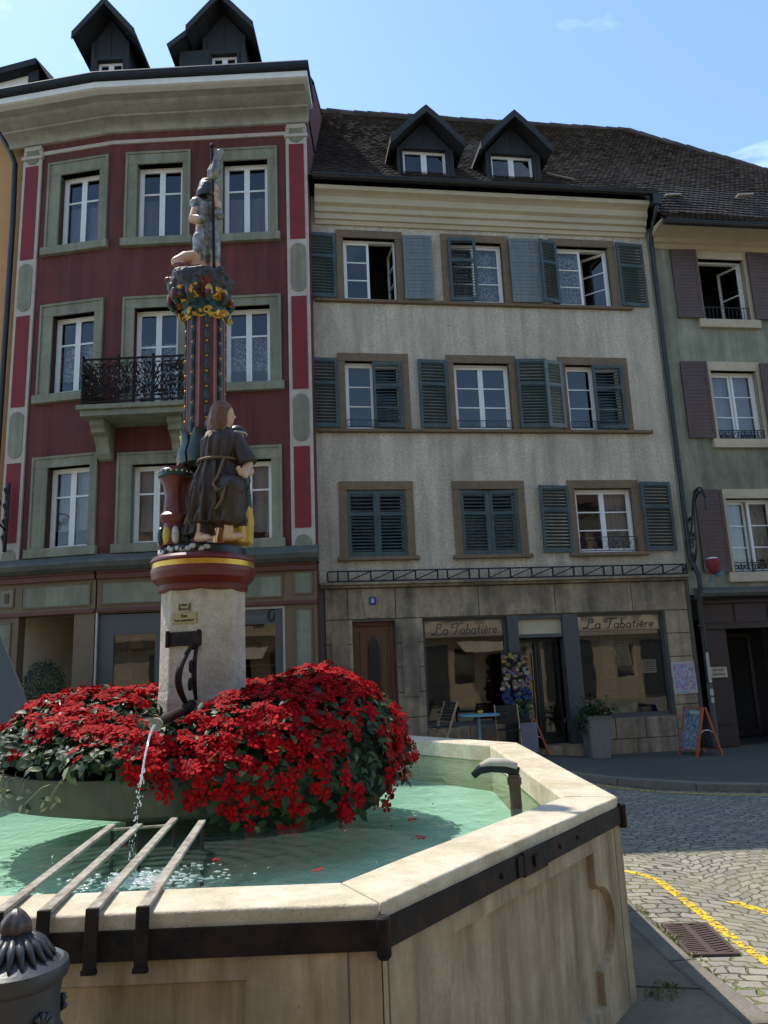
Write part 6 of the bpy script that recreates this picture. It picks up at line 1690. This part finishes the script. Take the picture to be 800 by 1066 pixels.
# sandwich boards
def printmat(name, sc_, cols):
    m, nt, b = newmat(name); v = coords(nt)
    vr = nt.nodes.new('ShaderNodeTexVoronoi'); vr.inputs['Scale'].default_value = sc_; L(nt, v, vr.inputs['Vector'])
    f = noisetex(nt, v, sc_ * .35, 3)
    sp = nt.nodes.new('ShaderNodeSeparateColor'); L(nt, vr.outputs['Color'], sp.inputs[0])
    L(nt, mixc(nt, .15, ramp(nt, sp.outputs[0], [(i / (len(cols) - 1), c) for i, c in enumerate(cols)]), ramp(nt, f, [(.35, cols[0]), (.65, cols[-1])])), b.inputs['Base Color']); b.inputs['Roughness'].default_value = .35
    return m
pm1 = printmat('blue_print', 26, [(.03, .08, .20), (.06, .16, .32), (.35, .14, .10), (.10, .22, .10), (.35, .38, .42), (.12, .26, .42)])
pm2 = printmat('map_print', 30, [(.12, .16, .36), (.50, .44, .42), (.40, .10, .08), (.16, .22, .44), (.50, .40, .30), (.20, .24, .46)])
def aboard(x, y, rz, h, label):
    a = empty('sandwich_board', (x, y, gz(x, y)), rz, label, 'sandwich board', 'sandwich boards on the pavement')
    w = .29; sp_ = .24
    for s in (-1, 1):
        mb = MB()
        for t in (-w, w): mb.bar((s * sp_, t, 0), (s * .02, t, h), .035, .045, up=(0, 1, 0))
        mb.bar((s * (sp_ - .03), -w, .10), (s * (sp_ - .03), w, .10), .03, .02); mb.bar((s * .025, -w, h - .02), (s * .025, w, h - .02), .03, .02)
        f = mb.build('board_frame', mt['orangewood'], a)
        mb = MB(); k0, k1 = .10 / h, .97
        P = lambda t, k, o_: (s * (sp_ + (.02 - sp_) * k) + s * o_, t, h * k)
        q = [P(-w + .02, k0, .012), P(w - .02, k0, .012), P(w - .02, k1, .012), P(-w + .02, k1, .012)]; q2 = [P(-w + .02, k0, .0), P(w - .02, k0, .0), P(w - .02, k1, .0), P(-w + .02, k1, .0)]
        mb.mesh(q + q2, [(0, 1, 2, 3), (7, 6, 5, 4), (0, 4, 5, 1), (1, 5, 6, 2), (2, 6, 7, 3), (3, 7, 4, 0)]); mb.build('printed_panel', pm1, f)
        mb = MB(); q = [P(-w + .06, .86, .016), P(w - .2, .86, .016), P(w - .2, .93, .016), P(-w + .06, .93, .016)]; mb.face(q); mb.build('panel_heading', mt['offwhite'], f)
    mb = MB(); mb.tube([(-.14, -w, h * .46), (-.05, -w, h * .53), (.05, -w, h * .53), (.14, -w, h * .46)], .008, 6); mb.build('spreader', mt['white'], a)
aboard(5.44, 14.30, R(9), .82, 'orange framed sandwich board with a blue printed panel by the rain pipe at the right')
aboard(2.48, 14.55, R(9), .62, 'low orange framed sandwich board near the shop door, partly behind the fountain rim')
# toy and souvenir rack
x, y = FW(-2.30, -.38); D_ = empty('souvenir_rack', (x, y, gz(x, y)), AZC, 'colourful rack of plush toys and trinkets standing left of the shop door', 'display rack')
zb = gz(x, y); mb = MB(); mb.box(-.20, .24, .05, .12, .05, 1.80); mb.box(-.25, .28, -.12, .2, 0, .05); mb.build('rack_frame', mt['black'], D_)
mb = MB(); mb.box(.0, .30, -.16, .0, .05, .55); mb.build('rack_box', M('lilac_card', (.22, .18, .22), (.16, .15, .2), 9), D_)
cc_ = [(.22, .11, .05), (.34, .24, .05), (.14, .15, .24), (.30, .10, .07), (.42, .36, .28), (.015, .03, .11), (.02, .05, .17), (.11, .18, .025), (.05, .09, .025), (.28, .18, .09)]
tm_ = [M('trinket_paint', c, tuple(v * .6 for v in c), 20, .7) for c in cc_]
rowz = [(1.66, [0, 1, 9]), (1.44, [2, 3, 4]), (1.22, [3, 2, 4]), (1.0, [5, 6, 5]), (.78, [8, 7, 8])]
for z, cs in rowz:
    for k, ci in enumerate(cs):
        t = MB(); cx = -.21 + k * .2 + random.uniform(-.02, .02); s = random.uniform(.048, .078)
        z += random.uniform(-.03, .03); t.ball((cx, -.05, z), (s * random.uniform(.8, 1.25), .07, s * random.uniform(.8, 1.3)), 0, 14, 10); t.ball((cx + random.uniform(-.05, .05), -.07, z - s), (s * .9, .05, s * .6), 1, 10, 8); t.ball((cx + .02, -.12, z + s * .35), (s * .5, .05, s * .5), 1, 10, 8); t.ball((cx - s * .5, -.03, z + s * .9), s * .3, 0, 8, 6); t.ball((cx + s * .5, -.03, z + s * .9), s * .3, 0, 8, 6)
        t.build('plush_toy', [tm_[ci], tm_[(ci + 1) % 10]], D_, smooth=True)
for k in range(70):
    mb = MB(); mb.box(*(lambda a, b: (a, a + random.uniform(.04, .10), -.135, -.12, b, b + random.uniform(.04, .10)))(random.uniform(-.25, .2), random.uniform(.66, 1.7)))
    mb.build('trinket_card', tm_[random.choice((0, 1, 9) if mb.v[0][2] > 1.5 else (3, 4, 2, 9) if mb.v[0][2] > 1.12 else (5, 6) if mb.v[0][2] > .86 else (7, 8, 6))], D_)
# planter by the door
x, y = FW(-.84, -.36); PL = empty('tall_planter', (x, y, gz(x, y)), AZC, 'tall grey tapered planter with trailing greenery between shop door and right window', 'planter')
mb = MB(); rg = [[(-a, -a, z), (a, -a, z), (a, a, z), (-a, a, z)] for a, z in ((.175, 0), (.225, .74), (.19, .74), (.185, .69))]; mb.rings(rg); mb.build('pot', mt['planter'], PL, bevel=.01)
mb = MB(); rn = random.Random(3)
for k in range(420):
    p = Vector((rn.gauss(-.08, .19), rn.gauss(-.08, .13), .76 + abs(rn.gauss(0, .10)))); 
    if p.x < -.2: p.z -= rn.random() * .35
    leaf_add(mb, p, Vector((rn.gauss(-.3, 1), rn.gauss(-.2, 1), rn.gauss(0, .7))), Vector((rn.gauss(0, .4), rn.gauss(-.3, .4), 1)).normalized(), rn.uniform(.06, .12), .022)
for k in range(14):
    p = Vector((rn.uniform(-.2, .1), rn.uniform(-.15, .1), .75)); q = p + Vector((rn.gauss(-.12, .1), rn.gauss(-.1, .1), rn.uniform(-.1, .12))); mb.tube([p, p.lerp(q, .5) + Vector((0, 0, .06)), q], .004, 5)
mb.build('foliage', mt['leaf'], PL, fix=False)
mb = MB()
for k in range(22): mb.ball((rn.uniform(.0, .22), rn.uniform(-.15, .05), .80 + rn.random() * .10), .02, 0, 6, 5)
mb.build('pink_flowers', M('pink_petals', (.35, .14, .13), (.22, .1, .09), 9), PL)
# posters and plates
x, y = FW(1.165, -.048); PS = empty('wall_poster', (x, y, 1.03), AZC, 'framed town map poster on the stone pier right of the shop window', 'poster')
mb = MB(); mb.box(-.235, .235, -.012, .0, 0, .60); p_ = mb.build('poster_board', mt['offwhite'], PS); mb = MB(); mb.box(-.205, .205, -.016, -.011, .07, .56); mb.build('printed_map', pm2, PS)
mb = MB(); mb.box(-.19, .08, -.017, -.012, .025, .05); mb.build('caption_strip', mt['tin_blue'], PS)
PS.rotation_euler = (0, R(-1.5), AZC)
# window display
for k, (u, w, h, m_) in enumerate(((-.28, .26, .20, 'white'), (.05, .2, .17, 'tin_blue'), (.30, .16, .24, 'offwhite'), (.52, .2, .15, 'offwhite'), (.72, .2, .3, 'blueplate'))):
    x, y = FW(u, .30); mb = MB(); mb.box(-w / 2, w / 2, -.01, .01, 0, h)
    nm = ['white', 'pale blue', 'tall cream', 'small cream', 'dark blue'][k]
    o = mb.build('display_book', mt[m_], None, loc=(x, y, .665)); o.rotation_euler = (R(-28), 0, AZC)
    tag(o, nm + ' book propped in the right shop window of the cream house', 'book', 'books propped in the shop window')
x, y = FW(-.20, .26); CR = empty('card_rack', (x, y, .66), AZC, 'black hanging strip with grey price cards behind the right shop window', 'card rack')
mb = MB(); mb.box(-.13, .13, 0, .02, .25, 1.52); mb.build('rack_strip', mt['black'], CR)
for z, h in ((1.22, .16), (1.02, .16), (.86, .13), (.70, .13), (.42, .22)):
    mb = MB(); mb.box(-.10, .11, -.012, -.001, z, z + h); mb.build('price_card', mt['shopgrey'], CR)
x, y = FW(.60, .20); mb = MB(); mb.box(-.14, .14, 0, .008, 0, .26); nt_ = mb.build('window_notice', mt['white'], None, loc=(x, y, 1.44), rz=AZC); tag(nt_, 'white printed notice hung inside the right shop window', 'notice')
mb = MB()
for k in range(6): mb.box(-.11, .11, -.004, -.001, .04 + k * .035, .05 + k * .035)
mb.build('printed_lines', mt['shopgrey'], nt_)
# boxwood in a pot by the red house entry
x, y = -5.72, 12.95; g_ = gz(x, y); BX = empty('clipped_boxwood', (x, y, g_), 0, 'round clipped dark green bush standing by the red house entrance', 'bush')
mb = MB(); mb.lathe([(.16, 0), (.22, .38), (.23, .42), (.19, .42), (.18, .36)], 24); mb.build('pot', mt['planter'], BX, smooth='auto')
mb = MB(); mb.tube([(0, 0, .36), (.01, 0, .75)], .025, 8); mb.build('trunk', mt['wood'], BX)
mb = MB(); rn = random.Random(5)
for k in range(2600):
    d = Vector((rn.gauss(0, 1), rn.gauss(0, 1), rn.gauss(0, 1))).normalized(); r = .31 * rn.uniform(.72, 1.03) * (1 + .06 * mnoise.noise(d * 3)); p = Vector((0, 0, .86)) + Vector((d.x * r, d.y * r, d.z * r * 1.25))
    leaf_add(mb, p, d + Vector((rn.gauss(0, .7), rn.gauss(0, .7), rn.gauss(0, .7))), d, rn.uniform(.03, .05), .012)
mb.build('crown', mt['box'], BX, fix=False)
# half closed parasol at the left edge
PA = empty('closed_parasol', (-4.72, 8.9, gz(-4.72, 8.9)), 0, 'half closed dark grey parasol at the left edge of the square', 'parasol')
mb = MB(); rg = []
for z, r in ((2.60, .03), (2.35, .17), (2.0, .34), (1.6, .52), (1.28, .64), (1.05, .70)):
    rg.append([(r * (1 - .10 * (k % 2) * min(1, (2.6 - z))) * math.cos(2 * math.pi * k / 16), r * (1 - .10 * (k % 2) * min(1, (2.6 - z))) * math.sin(2 * math.pi * k / 16), z) for k in range(16)])
mb.rings(rg, 0, False); mb.build('canopy', mt['parasol'], PA)
mb = MB(); mb.tube([(0, 0, 0), (0, 0, 2.68)], .024, 10); mb.lathe([(.3, 0), (.3, .06), (.06, .1)], 20); mb.build('pole', mt['black'], PA)
mb = MB(); mb.lathe([(.20, 2.60), (.10, 2.66), (.01, 2.70)], 16); mb.build('top_cap', mt['black'], PA)
mb = MB(); mb.tube([(.30, -.46, 1.86), (.36, -.50, 1.84), (.44, -.52, 1.87), (.46, -.52, 1.92)], .012, 6); mb.build('tie_hook', mt['white'], PA)
# wrought iron sign bracket of the green house, projecting over the street
bx, by = FW(1.60, -.02); SBk = empty('scrolled_sign_bracket', (bx, by, 3.40), AZC, 'black wrought iron gooseneck bracket on the green house wall holding the tulip sign', 'sign bracket'); SBk.scale = (1, .74, 1)
mb = MB()
spine = [(0, -.02, .02), (0, -.20, .15), (0, -.36, .40), (0, -.42, .75), (0, -.46, 1.05), (0, -.56, 1.28), (0, -.75, 1.42), (0, -.95, 1.40), (0, -1.05, 1.26), (0, -1.04, 1.10)]
def smoothp(P, n=6):
    out = []; P = [Vector(p) for p in P]
    for i in range(len(P) - 1):
        p0, p1, p2, p3 = P[max(i - 1, 0)], P[i], P[i + 1], P[min(i + 2, len(P) - 1)]
        for k in range(n):
            t = k / n; out.append(.5 * ((2 * p1) + (p2 - p0) * t + (2 * p0 - 5 * p1 + 4 * p2 - p3) * t * t + (3 * p1 - p0 - 3 * p2 + p3) * t ** 3))
    out.append(P[-1]); return out
mb.tube(smoothp(spine), .022, 8)
sp2 = [(0, -.02, .45), (0, -.10, .62), (0, -.26, .82), (0, -.36, 1.05), (0, -.48, 1.34), (0, -.74, 1.52), (0, -1.0, 1.46), (0, -1.10, 1.28)]
mb.tube(smoothp(sp2), .018, 8)
for cy, cz, r, s in ((-.16, .50, .11, 1), (-.30, .62, .09, -1), (-.24, .95, .09, 1), (-.42, 1.10, .07, -1), (-.14, .25, .08, -1), (-.56, 1.36, .05, 1), (-.76, 1.47, .045, 1), (-.95, 1.42, .045, -1)):
    mb.tube([(0, cy + s * r * (1 - .05 * i) * math.cos(R(40 * i)), cz + r * (1 - .05 * i) * math.sin(R(40 * i))) for i in range(15)], .013, 6)
mb.tube([(0, -.02, -.02), (0, -.02, .62)], .016, 8); mb.ball((0, -1.04, 1.08), .028); mb.tube([(0, -.02, .58), (-.10, -.06, .58)], .01, 6)
mb.build('gooseneck', mt['black'], SBk, smooth=True)
hx, hy = FW(1.60, -.78); HS = empty('tulip_sign', (hx, hy, 3.10), AZC, 'hanging painted metal tulip sign, red cup over blue green leaves, on a wire', 'hanging sign'); HS.scale = (.85, .85, 1)
mb = MB(); mb.tube([(0, 0, .42), (0, 0, 1.36)], .005, 5); mb.build('wire', mt['black'], HS)
mb = MB(); mb.lathe([(.02, .10), (.10, .17), (.145, .28), (.15, .36), (.13, .40)], 20); mb.build('red_cup', mt['redpanel'], HS, smooth='auto')
mb = MB(); mb.ball((0, 0, .395), (.13, .13, .04), 0, 16, 8); mb.build('white_top', mt['white'], HS, smooth=True)
mb = MB(); mb.tube([(-.26, 0, .36), (.20, 0, .36)], .011, 6); mb.build('cross_rod', mt['black'], HS)
mb = MB()
for sx, a, b in ((-1, (-.16, -.05), (.02, .12)), (1, (.0, .08), (.27, .16))):
    pts = [(a[0], a[1]), ((a[0] + b[0]) / 2, (a[1] + b[1]) / 2 - .05), (b[0], b[1]), ((a[0] + b[0]) / 2, (a[1] + b[1]) / 2 + .05)]
    mb.extrude_y(pts, -.03, .03)
mb.build('leaf_plate', M('teal_sign_paint', (.07, .14, .17), (.05, .11, .14), 9, .5), HS, bevel=.01)
# bracket with lantern at the far left, on the red house pilaster
lx, ly = -7.0, 14.02; LB = empty('scrolled_lantern_bracket', (lx, ly, 4.2), R(-9), 'ornate black iron bracket with dark lantern on the left pilaster of the red house', 'lantern bracket')
mb = MB(); mb.box(-.03, .03, -.10, -.06, -.1, 1.2)
for k in range(7):
    z = .15 + k * .15; s = 1 if k % 2 else -1; r = .075
    mb.tube([(0.02 * s + s * r * (1 - .05 * i) * math.cos(R(40 * i)) * .6, -.10 - .02 * (i % 2), z + r * (1 - .05 * i) * math.sin(R(40 * i))) for i in range(13)], .014, 6)
mb.tube(smoothp([(0, -.1, .3), (0, -.5, .55), (0, -.9, .9), (0, -1.3, .95), (0, -1.5, .7)]), .018, 8)
for y_, z in ((-.35, .75), (-.65, .95), (-.7, .5), (-1.0, .7), (-1.2, .8)):
    mb.tube([(0, y_ + .10 * (1 - .05 * i) * math.cos(R(40 * i)), z + .10 * (1 - .05 * i) * math.sin(R(40 * i))) for i in range(14)], .012, 6)
mb.tube([(0, -1.45, .75), (0, -1.45, .35)], .012, 6)
mb.build('scrolled_arm', mt['black'], LB, smooth=True)
mb = MB(); mb.lathe([(.02, .36), (.16, .24), (.17, .20), (.13, .18), (.10, -.14), (.12, -.17), (.02, -.22)], 6, (0, -1.45)); mb.build('lantern', mt['black'], LB)
# weeds
mb = MB(); rn = random.Random(21)
def tuft(x, y, z, n, h):
    for k in range(n):
        a = rn.uniform(0, 6.28); leaf_add(mb, Vector((x + rn.gauss(0, .02), y + rn.gauss(0, .02), z)), Vector((math.cos(a) * .7, math.sin(a) * .7, rn.uniform(.3, 1.2))), Vector((-math.sin(a) * .2, .1, 1)).normalized(), h * rn.uniform(.5, 1.2), h * .16)
for k in range(90):
    y = rn.uniform(3.2, 6.6); tuft(1.66 + .02 * rn.random() + max(0, (3.9 - y) * .13) + rn.uniform(0, .05), y, -.09, 4, .045)
for k in range(12): tuft(1.32 + rn.gauss(0, .06), 4.30 + rn.gauss(0, .05), .0, 5, .04)
for k in range(130):
    x, y = rn.uniform(1.75, 3.2), rn.uniform(3.4, 6.8)
    if mnoise.noise((x * 1.5, y * 1.5, 0)) > .05: tuft(x, y, -.088, 3, .022)
for k in range(40):
    x = rn.uniform(1.5, 6); tuft(x, kl(x) - .04, gz(x, kl(x)) - .09, 4, .05)
tag(mb.build('weeds_between_setts', mt['weed'], fix=False), kind='stuff')

# ------------------------------------------------------------------ light, sky, camera
Sd = Vector((-.45, .39, 1)).normalized()
sun = bpy.data.lights.new('sun', 'SUN'); sun.energy = 3.1; sun.angle = R(.53); sun.color = (1, .94, .84)
so = bpy.data.objects.new('sun', sun); col.objects.link(so); so.rotation_euler = Sd.to_track_quat('Z', 'Y').to_euler(); so.location = (-8, 8, 30)
w = bpy.data.worlds.new('World'); sc.world = w; w.use_nodes = True; nt = w.node_tree; bg = nt.nodes['Background']
sky = nt.nodes.new('ShaderNodeTexSky'); sky.sky_type = 'NISHITA'; sky.sun_disc = False
sky.sun_elevation = math.asin(Sd.z); sky.sun_rotation = math.atan2(Sd.x, Sd.y); sky.air_density = 1.0; sky.dust_density = .25; sky.ozone_density = .8
t = nt.nodes.new('ShaderNodeTexCoord'); mp = nt.nodes.new('ShaderNodeMapping'); mp.inputs['Scale'].default_value = (1.6, 1.6, 4.2); mp.inputs['Rotation'].default_value = (0, R(14), R(25)); L(nt, t.outputs['Generated'], mp.inputs[0])
nf = noisetex(nt, mp.outputs[0], 1.7, 9, .62, .5)
cm = ramp(nt, nf, [(.56, (0, 0, 0)), (.84, (.55,) * 3)])
mx = nt.nodes.new('ShaderNodeMix'); mx.data_type = 'RGBA'; L(nt, cm, mx.inputs[0]); L(nt, sky.outputs[0], mx.inputs[6]); mx.inputs[7].default_value = (9, 9.6, 10, 1)
L(nt, mixc(nt, 1.0, mx.outputs[2], (.92, .99, .99), 'MULTIPLY'), bg.inputs[0]); bg.inputs[1].default_value = .15
cam = bpy.data.cameras.new('camera'); cam.sensor_fit = 'HORIZONTAL'; cam.sensor_width = 36; cam.lens = 36 * 801 / 800; cam.clip_end = 1500; cam.clip_start = .05
co = bpy.data.objects.new('camera', cam); col.objects.link(co)
pt_, rl = R(11.905), R(2.35)
fw = Vector((0, math.cos(pt_), math.sin(pt_))); up0 = Vector((0, -math.sin(pt_), math.cos(pt_))); rt0 = Vector((1, 0, 0))
rt = rt0 * math.cos(rl) - up0 * math.sin(rl); up = rt0 * math.sin(rl) + up0 * math.cos(rl)
co.matrix_world = Matrix(((rt.x, up.x, -fw.x, 0), (rt.y, up.y, -fw.y, 0), (rt.z, up.z, -fw.z, 1.62), (0, 0, 0, 1)))
sc.camera = co
sc.view_settings.view_transform = 'Standard'; sc.view_settings.look = 'None'; sc.view_settings.gamma = 1; sc.view_settings.exposure = .95
sc.render.engine = 'CYCLES'; sc.cycles.use_denoising = True; sc.cycles.max_bounces = 8; sc.cycles.transparent_max_bounces = 16; sc.cycles.sample_clamp_indirect = 6
